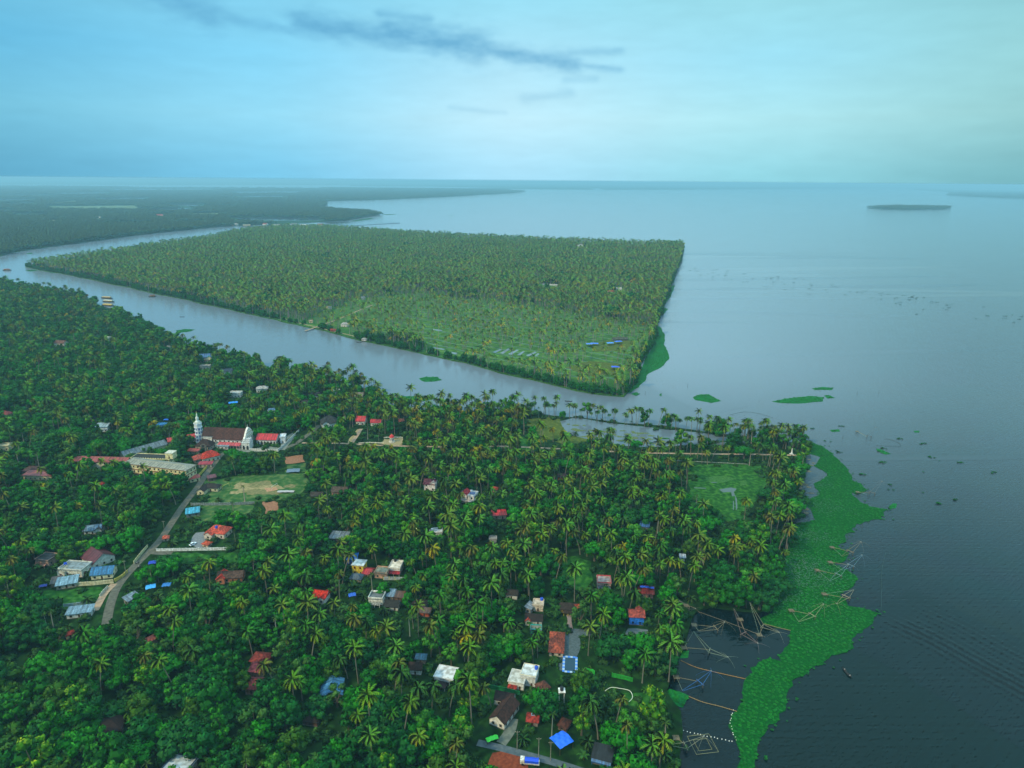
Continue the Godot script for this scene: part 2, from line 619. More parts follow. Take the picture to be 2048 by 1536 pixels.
	var shores := [
		["far_shore_ground", [-2295.5, -1639.6, -1338.4, -1800.2, -1379.5, -1914.9, -1375.6, -2081, -1366.2, -2297.7, -1349.3, -2588.6, -1288, -2871.5, -1259.7, -3002.4, -1142.6, -3156.4, -1001.7, -3288.4, -845, -3519.5, -789.3, -4160.2, -911.7, -4473.5, -1382.9, -5037.6, -1557.5, -5863.9, -1823.3, -6658.8, -1364.4, -7228, -798.3, -8905.8, 25.5, -12026.2, 223.8, -13816.3, -308.2, -16186.8, -2809.9, -17580, -11206.1, -15492.4, -18197.2, -11587.2]],
		["far_lake_shore_ground", [-4601.9, -19995.2, 396.8, -17100.2, 2357.2, -17352.9, 5132.1, -19554.7, 9653, -23955.5, 15343.6, -28235.8, 38434.3, -34768.7, 80356.8, -32919.8, 111427, -45671.5, 43868.2, -45484.2, 21471.3, -45422.2, 2620.5, -45009.9, -1349.8, -28612.7, -5842.6, -25400.1]],
		["far_right_shore_ground", [15198.2, -27967.6, 13099.5, -23194.2, 11368.6, -18717.9, 10046.2, -16250, 8083.9, -13245.7, 7531.4, -11445.8, 7676, -10531.5, 10629.8, -9572.1, 25693.7, -23223.1, 16926.5, -23571.8]],
		["horizon_land_ground", [-37868.5, -13343.8, -16421.3, -16342.1, -10759.1, -21032.3, -5945, -25846.2, -1521.7, -28072.2, 2287.5, -44681.7, -10418.4, -45333.8, -45354.3, -45236.9, -127340.4, -45009.7]],
		["lake_island_ground", [3000.9, -5980.2, 3323.8, -6315.3, 3712.6, -6448.1, 3863, -6260.8, 3563.9, -5825.3, 3152.8, -5605.8, 2967.2, -5708.7]]]
	for s in shores:
		var outline := points(s[1])
		far_lands.append(outline)
		structure(s[0], slab(ragged(outline, 120.0, 12.0, 8) if s[0] != "horizon_land_ground" else outline, LAND, -2.0), far_mat)

	# flooded fields, clearings and bare ground among the far woods
	var wet := water_mat(0.05, "3a4650", 0.05)
	var pools := [[-8703.7, -15031.6, -8392.2, -17100.6, -6994.8, -17522.2, -4948, -17266.2, -4484.4, -16454.6, -6763.5, -15820.9, -7793.6, -15219.3], [-5683.9, -20870.1, -2623, -22316.6, -371.6, -19510.4, -1608.8, -17989, -4228.1, -18366.3], [-2747.1, -5559.9, -2550.1, -5666.3, -2376.2, -5361.4, -2387.1, -5201.2],
		[-1464, -3689.6, -1356.3, -3756.5, -1021.1, -3705.2, -966.9, -3524.4, -1197.5, -3448.5, -1378.2, -3534.6], [-3245.8, -4446.6, -3101.5, -4323.1, -2996.3, -4133], [-2775, -3949.3, -2640.6, -3941.7, -2576.3, -3836.1, -2688.7, -3840.6], [-5975.6, -9331.5, -5650.9, -9799.3, -5277.1, -9124.9, -5610.8, -8777.8], [-4103.8, -7014.4, -3830.6, -7349.8, -3580.9, -6829.6, -3866.1, -6637.2], [-7227, -12864.7, -6110.8, -14288.9, -5538.8, -12903.5, -6583.9, -11744.4], [-4347, -11064.4, -3604.2, -11971.2, -3298.6, -10900.5, -3991.9, -10229.9], [-3191.6, -8258.1, -2862.9, -8679.7, -2657.9, -8159.7, -2965.5, -7813], [-2420, -4687, -2225.6, -4845.5, -2139.4, -4626.7, -2313.1, -4515.2], [-4760.9, -6548.8, -4591.8, -6709.6, -4369, -6354.7, -4519.8, -6214.3], [-3975.2, -5568.2, -3884.3, -5667, -3774.9, -5494.3, -3851.8, -5404.4], [-5824.9, -8104.7, -5471.9, -8391, -5195.7, -7930, -5550.9, -7798.1], [2128.8, -19779.6, 2470.9, -20787.7, 2090.4, -15221.9, 1906.6, -15124.4],
		[-927, -3359, -796.6, -3417.7, -712.6, -3750.4, -544.8, -3368.9, -728.3, -3120.3]]
	for q in pools:
		structure("flooded_field_water", slab(points(q), LAND + 0.05, -1.0), wet)
	var pale := ground_mat("46624a", "5c7250", "77805c", 160.0, 24)
	var clearings := [[-3752.8, -5712.2, -3864.3, -6258.4, -3407.9, -5544.7, -3479.8, -5350.8], [-3276.4, -4926.1, -2808.2, -5229.9, -2324.4, -4438, -2902.5, -4405.1], [-1600.8, -3288.7, -1450.7, -3349.9, -1403.6, -3160, -1512.5, -3127.7], [-1888.2, -4102.7, -1749.2, -4190.5, -1576.4, -3804, -1728.4, -3780.5], [-1853.7, -3176.7, -1671.4, -3219.9, -1571.2, -3066.6, -1765.7, -3042.3]]
	for q in clearings:
		structure("far_field_ground", slab(points(q), LAND + 0.06, 0.0), pale)
		clear_ground.append(points(q))
	for q in pools:
		var line := points(q)
		clear_ground.append(line)
		for i in line.size():
			for k in 8:
				var p := line[i].lerp(line[(i + 1) % line.size()], k / 8.0)
				keep.append([p.x, p.y, p.length() * 0.006, LAND, 0.97])

	# fields and clearings in the village
	var grass := ground_mat("0c300c", "205218", "4a742a", 46.0, 25)
	var dry := ground_mat("6a6848", "857c58", "a0906a", 24.0, 26)
	var mown := ground_mat("1c4420", "34582a", "6c7046", 55.0, 31)
	var olive_grass := ground_mat("34481c", "46561f", "5c6630", 40.0, 27)  # yellowish olive grass of the dry meadow and clearings
	field_patch("football_field", [-211.8, -428.8, -200.9, -432.3, -182.5, -438.5, -162.5, -441.4, -144.8, -443.4, -137.3, -426.9, -139, -409.9, -149.2, -400.9, -167.4, -397.7, -188.5, -394.5, -200.2, -395.7, -202, -411], mown, 1)
	for q in [[Vector2(-175.3, -419.1), 9.0, 6.0], [Vector2(-169.6, -424), 8.0, 6.0], [Vector2(-161.7, -418.6), 9.0, 5.0], [Vector2(-167.5, -412.4), 11.0, 4.0], [Vector2(-182.8, -422.9), 5.0, 4.0], [Vector2(-155.8, -411.1), 6.0, 3.0], [Vector2(-182.3, -411.3), 4.0, 2.4], [Vector2(-149.3, -421.9), 4.0, 3.0]]:
		layer += 1
		structure("bare_sand", slab(ragged(blob(q[0], q[1], q[2], layer), 1.5, 0.9, layer), LAND + 0.05 + 0.004 * layer, LAND), dry if layer % 2 == 0 else ground_mat("545c3c", "6c6a48", "857c58", 24.0, 47))
	field_patch("bare_sand", [-165.7, -418.5, -158.2, -420.2, -155.4, -415.6, -161.6, -412.5], ground_mat("8a6a50", "a07c60", "b08a6c", 20.0, 28), 2, true)
	field_patch("meadow", [129, -461.1, 153.5, -465.2, 182.9, -463.1, 180.6, -446.2, 169.2, -417.6, 155.7, -397.6, 144, -381.2, 127.6, -375.7, 115.5, -380.7, 115.5, -398.3, 122.7, -432.5], grass, 1)
	field_patch("dry_meadow", [9.8, -558.3, 29.2, -566.5, 42.1, -561.6, 43.8, -536.7, 47.5, -520.4, 63.1, -514, 58.2, -505.2, 42.2, -502.7, 27.7, -513.3, 13.6, -531.2], olive_grass, 1)
	field_patch("garden_lawn", [23.8, -331.7, 35.6, -335, 43.9, -329.9, 42.9, -311.4, 38.4, -302.3, 27.2, -303, 23.9, -315.8], grass, 1)
	field_patch("garden_lawn", [-233.6, -297.7, -219.3, -299.7, -206, -300.7, -200.8, -292.2, -203.3, -286.4, -214.3, -283.8, -227.9, -287.7], grass, 1)
	field_patch("garden_lawn", [-187.3, -334.8, -171.7, -334.5, -152.6, -335.4, -146.3, -326.1, -155.8, -323, -180.3, -323.6], grass, 1)
	field_patch("garden_lawn", [-197.4, -391.6, -175.8, -394.7, -162.8, -392.2, -159.9, -377.4, -176.1, -372.1, -188, -373.1], mown, 1)
	field_patch("garden_lawn", [42.2, -229.1, 54.9, -229.8, 63.1, -229.9, 60.2, -223.8, 53.3, -221, 45, -223.1], grass, 1)
	field_patch("garden_lawn", [-12.1, -231.9, -7, -232.6, -5, -226.4, -9.3, -222, -12.8, -225.2], grass, 1)
	field_patch("garden_lawn", [14.1, -484.6, 26.8, -511, 11.6, -515.1, -5.4, -523.8, -6.8, -506, 2.7, -489.4], grass, 1)
	field_patch("garden_lawn", [-146.3, -388.3, -133.4, -391.3, -123.4, -380.7, -127.1, -370.3, -139.5, -371.4], grass, 1)
	field_patch("garden_lawn", [-162.2, -457.2, -150, -461.1, -143.9, -445.2, -159, -441.4], mown, 1)
	field_patch("bare_earth", [-168.8, -472, -156.6, -476.1, -151.2, -462.9, -163.9, -459], ground_mat("6b4a38", "85604a", "967058", 20.0, 29), 1)
	field_patch("bare_earth", [-159.4, -397.8, -151, -398.7, -145.9, -387, -152.1, -381.5], ground_mat("6b4a38", "85604a", "967058", 20.0, 29), 1)
	field_patch("bare_earth", [-6, -198.9, 0.3, -199.4, 5.7, -197.3, 6.6, -187.4, -6.5, -187.3, -7.6, -193.6], ground_mat("5a2c1e", "703824", "824630", 20.0, 30), 1)
	field_patch("bare_earth", [-125.2, -503.4, -124.1, -528.2, -127.6, -532.8, -129.5, -512.1, -128.1, -499.1], dry, 1)
	for q in [[140.2, -421.7, 149.4, -425, 152.7, -422.7, 149.2, -418, 141.6, -417.1], [147.2, -418, 149.2, -418, 148, -411.9, 145.8, -411.2], [148.5, -413.5, 147.9, -407.5, 144.2, -394.6, 142, -390.5, 146, -404.6], [124.1, -424.6, 132.1, -423.9, 131.7, -422.7, 123.8, -423.4], [137.5, -433.6, 147, -435.4, 145.6, -433, 138.4, -432], [144.4, -404.5, 145.1, -404.5, 141.1, -391.8, 140.5, -391.8]]:
		structure("meadow_puddle_water", slab(points(q), LAND + 0.09, 0.0), water_mat(0.03, "4c5c58", 0.05))
	for q in [[136, -441.1, 150.9, -443.9, 158.2, -439, 143.9, -432.1, 134.7, -433.6], [158.2, -435.7, 163.6, -437.4, 161.6, -429.2, 156.3, -427.5]]:
		field_patch("worn_meadow", q, ground_mat("1c4a1c", "34602a", "4c6c3a", 20.0, 44), 3, true)
	var pond := points([40.9, -555.9, 55.5, -565.3, 76.2, -555.5, 100.8, -547.3, 128.4, -537, 156, -530.5, 180.9, -517.4, 187.8, -508.8, 180.5, -503.3, 157.2, -504.9, 132.6, -501.2, 108.3, -497.6, 89, -499.3, 70.1, -505.2, 59.2, -514.8, 46.1, -523.5, 42.4, -539.9])
	structure("pond_water", slab(ragged(pond, 3.0, 1.0, 9), LAND + 0.06, 0.0), water_mat(0.03, "56646e", 0.03))  # pale base colour stands in for reflected sky
	clear_ground.append(pond)
	for p in pond:
		keep.append([p.x, p.y, 4.0, LAND, 0.5])
	var marsh := ground_mat("3c5030", "566640", "6a7250", 12.0, 33)
	for i in 46:
		var t := Vector2(rng.randf_range(0.0, 1.0), rng.randf_range(0.0, 1.0))
		var c := Vector2(45.7, -551.4).lerp(Vector2(113.7, -526.4), t.x) + (Vector2(55.7, -520.6) - Vector2(45.7, -551.4)) * t.y * 1.0
		if Geometry2D.is_point_in_polygon(c, pond):
			structure("marsh_grass_ground", slab(blob(c, rng.randf_range(1.0, 5.0), rng.randf_range(0.8, 2.2), i), LAND + 0.09 + 0.003 * i, LAND - 0.1), marsh)
	for q in [Vector2(154.1, -520.2), Vector2(141.8, -513.3), Vector2(170, -510.6), Vector2(124, -516.2)]:
		structure("marsh_grass_ground", slab(blob(q, 3.4, 1.5, 50), LAND + 0.3, LAND - 0.1), grass)

	# wet mud between the shore palms and the green raft
	var mud := ground_mat("4a4c40", "5c5c4c", "6c6858", 14.0, 32)
	for i in 26:
		var c := Vector2(226.1, -481.9).lerp(Vector2(176.3, -378.1), rng.randf()) + Vector2(rng.randf_range(-5, 5), rng.randf_range(-5, 5))
		if i > 15:
			c = Vector2(210.4, -985).lerp(Vector2(150.2, -740.2), rng.randf()) + Vector2(rng.randf_range(-4, 8), rng.randf_range(-6, 6))
		structure("mud_bank_ground", slab(blob(c, rng.randf_range(1.0, 3.6), rng.randf_range(0.8, 2.0), i + 70), 0.06 + 0.003 * i, -0.4), mud)
	# roads and paths
	var tar := ground_mat("464842", "57584f", "68675c", 25.0, 34)
	var clay := ground_mat("7c6c5a", "94806c", "a8947e", 25.0, 35)
	road("village_road", [-186, -268.8, -189.6, -276.3, -194.8, -288.5, -199.2, -302.6, -200.6, -319.4, -200.4, -334.6, -200.9, -350, -204, -369.7, -207.4, -391.4, -210.3, -417.7, -214.1, -442.1, -216.7, -463.5], 4.2, tar, 0.85)
	road("village_road", [-216.7, -463.5, -215.9, -479.9, -199, -483.2, -178.5, -485.6, -169.4, -498.2, -164.8, -520.3, -161.6, -541.7], 3.8, tar, 0.8)
	road("river_path", [-164.6, -500.5, -134.6, -500, -102.5, -496.5, -71.2, -495, -47.8, -494.5, -9, -496.3, 14.4, -494.7, 45.2, -491.3, 75.6, -487.8, 105.9, -485.4, 143.8, -484.2, 181.8, -484, 217.9, -482.8], 2.6, clay, 0.3, 0.2)
	road("village_road", [-11.7, -203.5, -3.3, -201.2, 7.5, -197.7, 16.4, -194.7, 28.4, -190.1], 3.1, ground_mat("3c4a52", "4a565c", "5a6468", 25.0, 36), 0.9)
	road("garden_path", [-125.3, -497, -125.4, -507.8, -125.1, -521.2, -125.2, -532.9], 3.0, clay, 0.8)
	road("garden_path", [1.4, -215.3, 0.3, -209.3, -3, -203.1], 4.0, ground_mat("4c5450", "5c645c", "6c7268", 25.0, 37), 0.7)
	road("garden_path", [-202.2, -304.4, -202.3, -299, -201.8, -293.9, -199.9, -286.4, -198.6, -281.6], 3.4, clay, 0.85)
	road("village_road", [-199.9, -335.7, -194.4, -334.7, -187, -334.8], 4.0, tar, 0.9)
	field_patch("paved_yard", [25.3, -269.2, 30.5, -270.8, 37.3, -269.4, 37.9, -266.5, 31.4, -265.7, 28.6, -249.4, 21.3, -242.4, 20.6, -246.1, 23.3, -259.3], ground_mat("3e4a4c", "48565a", "566266", 16.0, 38), 1)
	field_patch("paved_yard", [54.6, -271.1, 63.8, -270.4, 61.3, -264.6, 52.8, -265.2], ground_mat("4a5658", "566266", "646e70", 16.0, 39), 1)
	field_patch("paved_yard", [-180.7, -344.7, -184, -357.2, -179.8, -358.5, -172.3, -343.7, -174.4, -338.2], ground_mat("5c6468", "6c7276", "7c8284", 16.0, 40), 1)
	field_patch("paved_yard", [-102, -510.5, -87, -511.9, -85.6, -497.9, -101.4, -498.6], ground_mat("7c7456", "8c8262", "9c9070", 16.0, 41), 1)
	field_patch("paved_yard", [-212.7, -489, -179.7, -493.8, -182.2, -508.7, -178.8, -522.3, -173.6, -520.1, -173.2, -485.7, -205, -479.1], ground_mat("5c6460", "6c746c", "7c827a", 16.0, 42), 1)
	field_patch("paved_yard", [26.7, -281.3, 29.1, -282.2, 29.1, -270.7, 25.9, -270.7], ground_mat("6c5c5c", "7c6c68", "8c7c76", 8.0, 43), 1)
	structure("plantation_ground", slab(ragged(plantation, 12.0, 13.0, 13), LAND + 0.015, 0.0), ground_mat("264a1e", "3c6426", "607e36", 110.0, 48))
	# rows of ditches in the coconut plantation
	var ditch := water_mat(0.04, "48604a", 0.08)
	for k in 15:
		var t := k / 14.0
		var a := Vector2(-213.4, -938.4).lerp(Vector2(-112.1, -1215.3), t)
		var b := Vector2(102.3, -666.5).lerp(Vector2(195.5, -953.9), t)
		var line := PackedVector2Array()
		for i in 25:
			var p := a.lerp(b, i / 24.0) + Vector2(rng.randf_range(-1, 1), rng.randf_range(-1, 1))
			if Geometry2D.is_point_in_polygon(p, plantation):
				line.append(p)
		if line.size() > 3:
			structure("plantation_ditch_water", ribbon(line, 1.7, LAND + 0.03), ditch)
	for q in [[-23.9, -802, -15.1, -817.6, -13.2, -812.5, -20.7, -797.1], [-14.7, -797.3, -4.1, -823.2, -1.6, -820.7, -11, -792.5], [-5.1, -792.7, 5.8, -815.7, 8.2, -813.2, -1.5, -787.9], [5.7, -788.1, 13.1, -808.3, 15.5, -805.8, 9.2, -785.8], [16.3, -786.1, 27.6, -806.2, 29.3, -801.2, 19.8, -781.4], [25.8, -783.9, 31, -798.8, 32.6, -793.9, 28, -779.2], [-102.4, -827.9, -82.6, -815.4, -83.3, -810.2, -103, -822.6], [-81.6, -805.2, -65.7, -795.7, -66.9, -788.3, -82.3, -800.1], [-111.2, -932.1, -96.7, -926, -96.7, -919.5, -109.7, -925.5]]:
		structure("plantation_ditch_water", slab(points(q), LAND + 0.08, 0.0), water_mat(0.02, "6a7880", 0.03))
		for i in range(0, q.size(), 2):
			keep.append([q[i], q[i + 1], 6.0, LAND, 0.9])
	road("plantation_path", [-282.8, -912.6, -268.3, -960.6, -256.8, -1001.7, -244.2, -1063.2, -231.4, -1117.9], 3.0, clay, 0.35, 0.6)
	field_patch("plantation_clearing", [98.9, -848.3, 135, -878.2, 154.3, -867.2, 141.2, -817.6, 100.5, -806], olive_grass, 1, true)
	field_patch("plantation_clearing", [58.8, -733.1, 89.7, -762.6, 122.5, -750.1, 111.3, -704, 83, -699.3], olive_grass, 1, true)


func blob(c: Vector2, rx: float, ry: float, sd: int) -> PackedVector2Array:
	var n := FastNoiseLite.new()
	n.seed = sd
	n.frequency = 0.9
	var out := PackedVector2Array()
	for i in 22:
		var a := TAU * i / 22.0
		var k := 1.0 + 0.55 * n.get_noise_2d(cos(a) * 1.5, sin(a) * 1.5)
		out.append(c + Vector2(cos(a) * rx, sin(a) * ry) * k)
	return out


var layer := 0

func field_patch(called: String, flat: Array, m: Material, sd: int, on_top := false):
	layer += 1
	var outline := points(flat)
	structure(called, slab(ragged(outline, 2.5, 1.5, sd + layer), LAND + 0.02 + 0.004 * layer + (0.03 if on_top else 0.0), LAND - 0.3), m)
	clear_ground.append(outline)
	for i in outline.size():
		var p := outline[i].lerp(outline[(i + 1) % outline.size()], 0.5)
		keep.append([p.x, p.y, 3.0, LAND + 0.5, 0.4 if called == "garden_lawn" else 0.7])
		keep.append([outline[i].x, outline[i].y, 3.0, LAND + 0.5, 0.4 if called == "garden_lawn" else 0.7])


func road(called: String, flat: Array, width: float, m: Material, seen_share: float, verge := 1.6):
	layer += 1
	var line := smooth_line(points(flat), 3.0)
	structure(called, ribbon(line, width, LAND + 0.03 + 0.004 * layer), m)
	for i in line.size():
		clear_spots.append([line[i], width / 2.0 + verge])
		if i % 2 == 0:
			keep.append([line[i].x, line[i].y, width / 2.0, LAND + 0.5, seen_share])



# ---------------------------------------------------------------- houses and other buildings

var places := {}

func window_in(root: Node3D, at: Vector3, face: float, w: float, h: float, trim: Material):
	# a framed window whose pane sits back in the frame; face is the turn of the wall it is in
	var b := Basis(Vector3.UP, face)
	var st := begin()
	box(st, at + b * Vector3(0, h / 2 + 0.05, 0.03), Vector3(w + 0.2, 0.1, 0.14), b)
	box(st, at + b * Vector3(0, -h / 2 - 0.05, 0.05), Vector3(w + 0.24, 0.1, 0.2), b)
	for s in [-1.0, 1.0]:
		box(st, at + b * Vector3(s * (w / 2 + 0.04), 0, 0.03), Vector3(0.08, h, 0.12), b)
	box(st, at + b * Vector3(0, 0, 0.02), Vector3(0.06, h, 0.08), b)
	var f := obj("window", st, trim, root)
	var g := begin()
	box(g, at + b * Vector3(0, 0, 0.0), Vector3(w, h, 0.05), b)
	obj("pane", g, paint("10181c", 0.12, false, 0.5), f)


func openings(root: Node3D, w: float, d: float, h: float, trim: Material, door: Material, porch := false):
	var storeys := maxi(1, int(h / 2.9))
	var per := h / storeys
	for s in storeys:
		var y := per * s + minf(per * 0.5, 1.55)
		for side in 4:
			var long := w if side % 2 == 0 else d
			var off := d / 2.0 if side % 2 == 0 else w / 2.0
			var n := maxi(1, int(long / 3.6))
			for i in n:
				var u := (i + 0.5) / n * long - long / 2.0
				var turn: float = [0.0, PI / 2, PI, -PI / 2][side]
				var at := Basis(Vector3.UP, turn) * Vector3(u, 0, off + 0.002)
				if side == 2:
					continue
				if side == 0 and s == 0 and i == n / 2:
					var st := begin()
					box(st, at + Vector3(0, 1.05, 0.03), Vector3(1.0, 2.1, 0.08))
					obj("door", st, door, root)
				else:
					window_in(root, at + Vector3(0, y, 0), turn, 1.15, 1.15, trim)


func gable_roof(w: float, d: float, h: float, rise: float, over: float, hipped: float) -> SurfaceTool:
	# ridge along x; hipped 0 keeps upright gables, 1 slopes the ends as steeply as the sides
	var st := begin()
	var a := w / 2 + over
	var b := d / 2 + over
	var drop := over * rise / (d / 2.0)
	var y0 := h - drop
	var r := a - hipped * minf(b, a * 0.98)
	var top := h + rise
	var e := [Vector3(-a, y0, b), Vector3(a, y0, b), Vector3(a, y0, -b), Vector3(-a, y0, -b)]
	var k := [Vector3(-r, top, 0), Vector3(r, top, 0)]
	quad(st, e[0], e[1], k[1], k[0], Vector3(0, 1, 1), true)
	quad(st, e[2], e[3], k[0], k[1], Vector3(0, 1, -1), true)
	if hipped > 0.0:
		tri(st, e[1], e[2], k[1], Vector3(1, 1, 0), true)
		tri(st, e[3], e[0], k[0], Vector3(-1, 1, 0), true)
	var t := Vector3(0, 0.16, 0)
	# eaves boards and soffits
	if hipped > 0.0:
		for i in 4:
			quad(st, e[i], e[(i + 1) % 4], e[(i + 1) % 4] - t, e[i] - t, (e[i] + e[(i + 1) % 4]) * Vector3(1, 0, 1), true)
		quad(st, e[0] - t, e[1] - t, e[2] - t, e[3] - t, Vector3.DOWN, true)
	else:
		quad(st, e[0], e[1], e[1] - t, e[0] - t, Vector3.BACK, true)
		quad(st, e[2], e[3], e[3] - t, e[2] - t, Vector3.FORWARD, true)
		quad(st, e[0] - t, e[1] - t, k[1] - t, k[0] - t, Vector3(0, -1, -1), true)
		quad(st, e[2] - t, e[3] - t, k[0] - t, k[1] - t, Vector3(0, -1, 1), true)
		for s in [0, 1]:
			var f: Vector3 = e[0] if s == 0 else e[1]
			var g: Vector3 = e[3] if s == 0 else e[2]
			var o := Vector3(-1 if s == 0 else 1, 0, 0)
			quad(st, f, k[s], k[s] - t, f - t, o, true)
			quad(st, g, k[s], k[s] - t, g - t, o, true)
	# the ridge cap
	bar(st, k[0] + Vector3(-0.01, 0.03, 0), k[1] + Vector3(0.01, 0.03, 0), 0.13, 0.13, 5)
	return st


func shed_roof(w: float, d: float, h: float, rise: float, over: float) -> SurfaceTool:
	var st := begin()
	var a := w / 2 + over
	var b := d / 2 + over
	var lo := h + 0.02
	var hi := h + rise
	var t := Vector3(0, 0.1, 0)
	var e := [Vector3(-a, lo, b), Vector3(a, lo, b), Vector3(a, hi, -b), Vector3(-a, hi, -b)]
	quad(st, e[0], e[1], e[2], e[3], Vector3.UP, true)
	quad(st, e[0] - t, e[1] - t, e[2] - t, e[3] - t, Vector3.DOWN, true)
	for i in 4:
		quad(st, e[i], e[(i + 1) % 4], e[(i + 1) % 4] - t, e[i] - t, (e[i] + e[(i + 1) % 4]) * Vector3(1, 0, 1), true)
	return st


func footprint(at: Vector2, turn: float, w: float, d: float, grow: float) -> PackedVector2Array:
	var out := PackedVector2Array()
	for c in [Vector2(-1, -1), Vector2(1, -1), Vector2(1, 1), Vector2(-1, 1)]:
		var p := Vector3(c.x * (w / 2 + grow), 0, c.y * (d / 2 + grow)).rotated(Vector3.UP, turn)
		out.append(at + Vector2(p.x, p.z))
	return out


func stand(at: Vector2, turn: float, w: float, d: float, low: float, share: float):
	# keep trees off a footprint and out of the line of sight to it
	clear_ground.append(footprint(at, turn, w, d, 1.6))
	var n := maxi(1, roundi(w / maxf(d, 4.0)))
	for i in n:
		var p := Vector3(((i + 0.5) / n - 0.5) * w, 0, 0).rotated(Vector3.UP, turn)
		keep.append([at.x + p.x, at.y + p.z, minf(w / n, d) * 0.48 + 0.8, LAND + low, share])


func house(called: String, label: String, mark: String, at: Vector2, turn: float, w: float, d: float, h: float, kind: String, wall: String, roof: String, opt := {}) -> Node3D:
	var root := thing(called, label, opt.get("category", "house"), v3(at, LAND), deg_to_rad(turn), opt.get("group", ""))
	var far := at.length()
	var k := Vector3(0.8, 0.9, 0.8) if far < 1300.0 else Vector3.ONE
	if opt.get("category", "") in ["church", "school"]:
		k = Vector3(0.9, 0.95, 0.9)
	root.scale = k
	stand(at, deg_to_rad(turn), w * k.x, d * k.z, h * k.y * minf(float(opt.get("low", 0.7)) + 0.16, 1.05), float(opt.get("seen", 0.9)) - 0.02)
	if mark:
		landmarks.append([at, mark])
	var wm := paint(wall)
	var tin: bool = opt.get("tin", false)
	var rise: float = opt.get("rise", d * 0.27)
	var over: float = opt.get("over", 0.7)
	var st := begin()
	box(st, Vector3(0, h / 2 - 0.3, 0), Vector3(w, h + 0.6, d))
	if kind == "gable":
		for s in [-1.0, 1.0]:
			tri(st, Vector3(s * w / 2, h, d / 2), Vector3(s * w / 2, h, -d / 2), Vector3(s * w / 2, h + rise - 0.05, 0), Vector3(s, 0, 0))
	if kind == "shed":
		quad(st, Vector3(-w / 2, h, -d / 2), Vector3(w / 2, h, -d / 2), Vector3(w / 2, h + rise - 0.1, -d / 2), Vector3(-w / 2, h + rise - 0.1, -d / 2), Vector3.FORWARD)
		for s in [-1.0, 1.0]:
			tri(st, Vector3(s * w / 2, h, d / 2), Vector3(s * w / 2, h, -d / 2), Vector3(s * w / 2, h + rise - 0.1, -d / 2), Vector3(s, 0, 0))
	obj("wall", st, wm, root)
	var base := begin()
	box(base, Vector3(0, -0.1, 0), Vector3(w + 0.3, 0.9, d + 0.3))
	obj("plinth", base, paint("6a6660"), root)
	match kind:
		"gable":
			obj("roof", gable_roof(w, d, h, rise, over, 0.0), roof_mat(roof, tin), root)
		"hip":
			obj("roof", gable_roof(w, d, h, rise, over, 1.0), roof_mat(roof, tin), root)
		"shed":
			obj("roof", shed_roof(w, d, h, rise, over), roof_mat(roof, tin), root)
		"flat":
			var sl := begin()
			box(sl, Vector3(0, h + 0.09, 0), Vector3(w + 0.9, 0.2, d + 0.9))
			obj("roof", sl, paint(roof, 0.85, true, 0.4, 0.05), root)
			var par := begin()
			var ph: float = opt.get("parapet", 0.55)
			for s in [-1.0, 1.0]:
				box(par, Vector3(0, h + 0.192 + ph / 2, s * (d / 2 + 0.1)), Vector3(w + 0.4, ph, 0.2))
				box(par, Vector3(s * (w / 2 + 0.1), h + 0.192 + ph / 2, 0), Vector3(0.2, ph, d - 0.002))
			obj("parapet", par, paint(opt.get("trim", wall)), root)
	openings(root, w, d, h, paint(opt.get("frames", "8a8478")), paint(opt.get("door", "4a3626")))
	if opt.has("porch"):
		# a lean-to roof on posts along the front
		var pd: float = opt.get("porch_depth", 2.6)
		var pw := w * float(opt.get("porch_share", 0.8))
		var px := w * float(opt.get("porch_at", 0.0))
		var p := begin()
		var y1 := minf(h * 0.62, 3.1) if kind == "flat" or h > 5.0 else h * 0.8
		var y0 := y1 - 0.8
		var e := [Vector3(px - pw / 2, y0, d / 2 + pd), Vector3(px + pw / 2, y0, d / 2 + pd), Vector3(px + pw / 2, y1, d / 2 + 0.05), Vector3(px - pw / 2, y1, d / 2 + 0.05)]
		var t := Vector3(0, 0.12, 0)
		quad(p, e[0], e[1], e[2], e[3], Vector3(0, 1, 0.3), true)
		quad(p, e[0] - t, e[1] - t, e[2] - t, e[3] - t, Vector3.DOWN, true)
		for i in [0, 1, 3]:
			quad(p, e[i], e[(i + 1) % 4], e[(i + 1) % 4] - t, e[i] - t, [Vector3.BACK, Vector3.RIGHT, Vector3.ZERO, Vector3.LEFT][i], true)
		obj("porch_roof", p, roof_mat(opt["porch"], tin), root)
		for i in 3:
			var post := begin()
			box(post, Vector3(px + pw * 0.46 * (i - 1), y0 / 2 - 0.1, d / 2 + pd - 0.25), Vector3(0.22, y0 + 0.1, 0.22))
			obj("porch_post", post, paint(opt.get("posts", wall)), root)
	if opt.has("block"):
		# a stair head or an upper room on the terrace: [x, z, width, depth, height, roof]
		var kb: Array = opt["block"]
		var bl := begin()
		box(bl, Vector3(w * kb[0], h + 0.195 + kb[4] / 2.0, d * kb[1]), Vector3(kb[2], kb[4], kb[3]))
		var up := obj("stair_room", bl, wm, root)
		var cap := begin()
		box(cap, Vector3(w * kb[0], h + 0.2 + kb[4] + 0.09, d * kb[1]), Vector3(kb[2] + 0.7, 0.18, kb[3] + 0.7))
		obj("roof_slab", cap, paint(kb[5], 0.85, true, 0.4, 0.16), up)
		var dr := begin()
		box(dr, Vector3(w * kb[0], h + 0.2 + 1.0, d * kb[1] + kb[3] / 2.0 + 0.03), Vector3(0.9, 1.9, 0.06))
		obj("door", dr, paint("4a3626"), up)
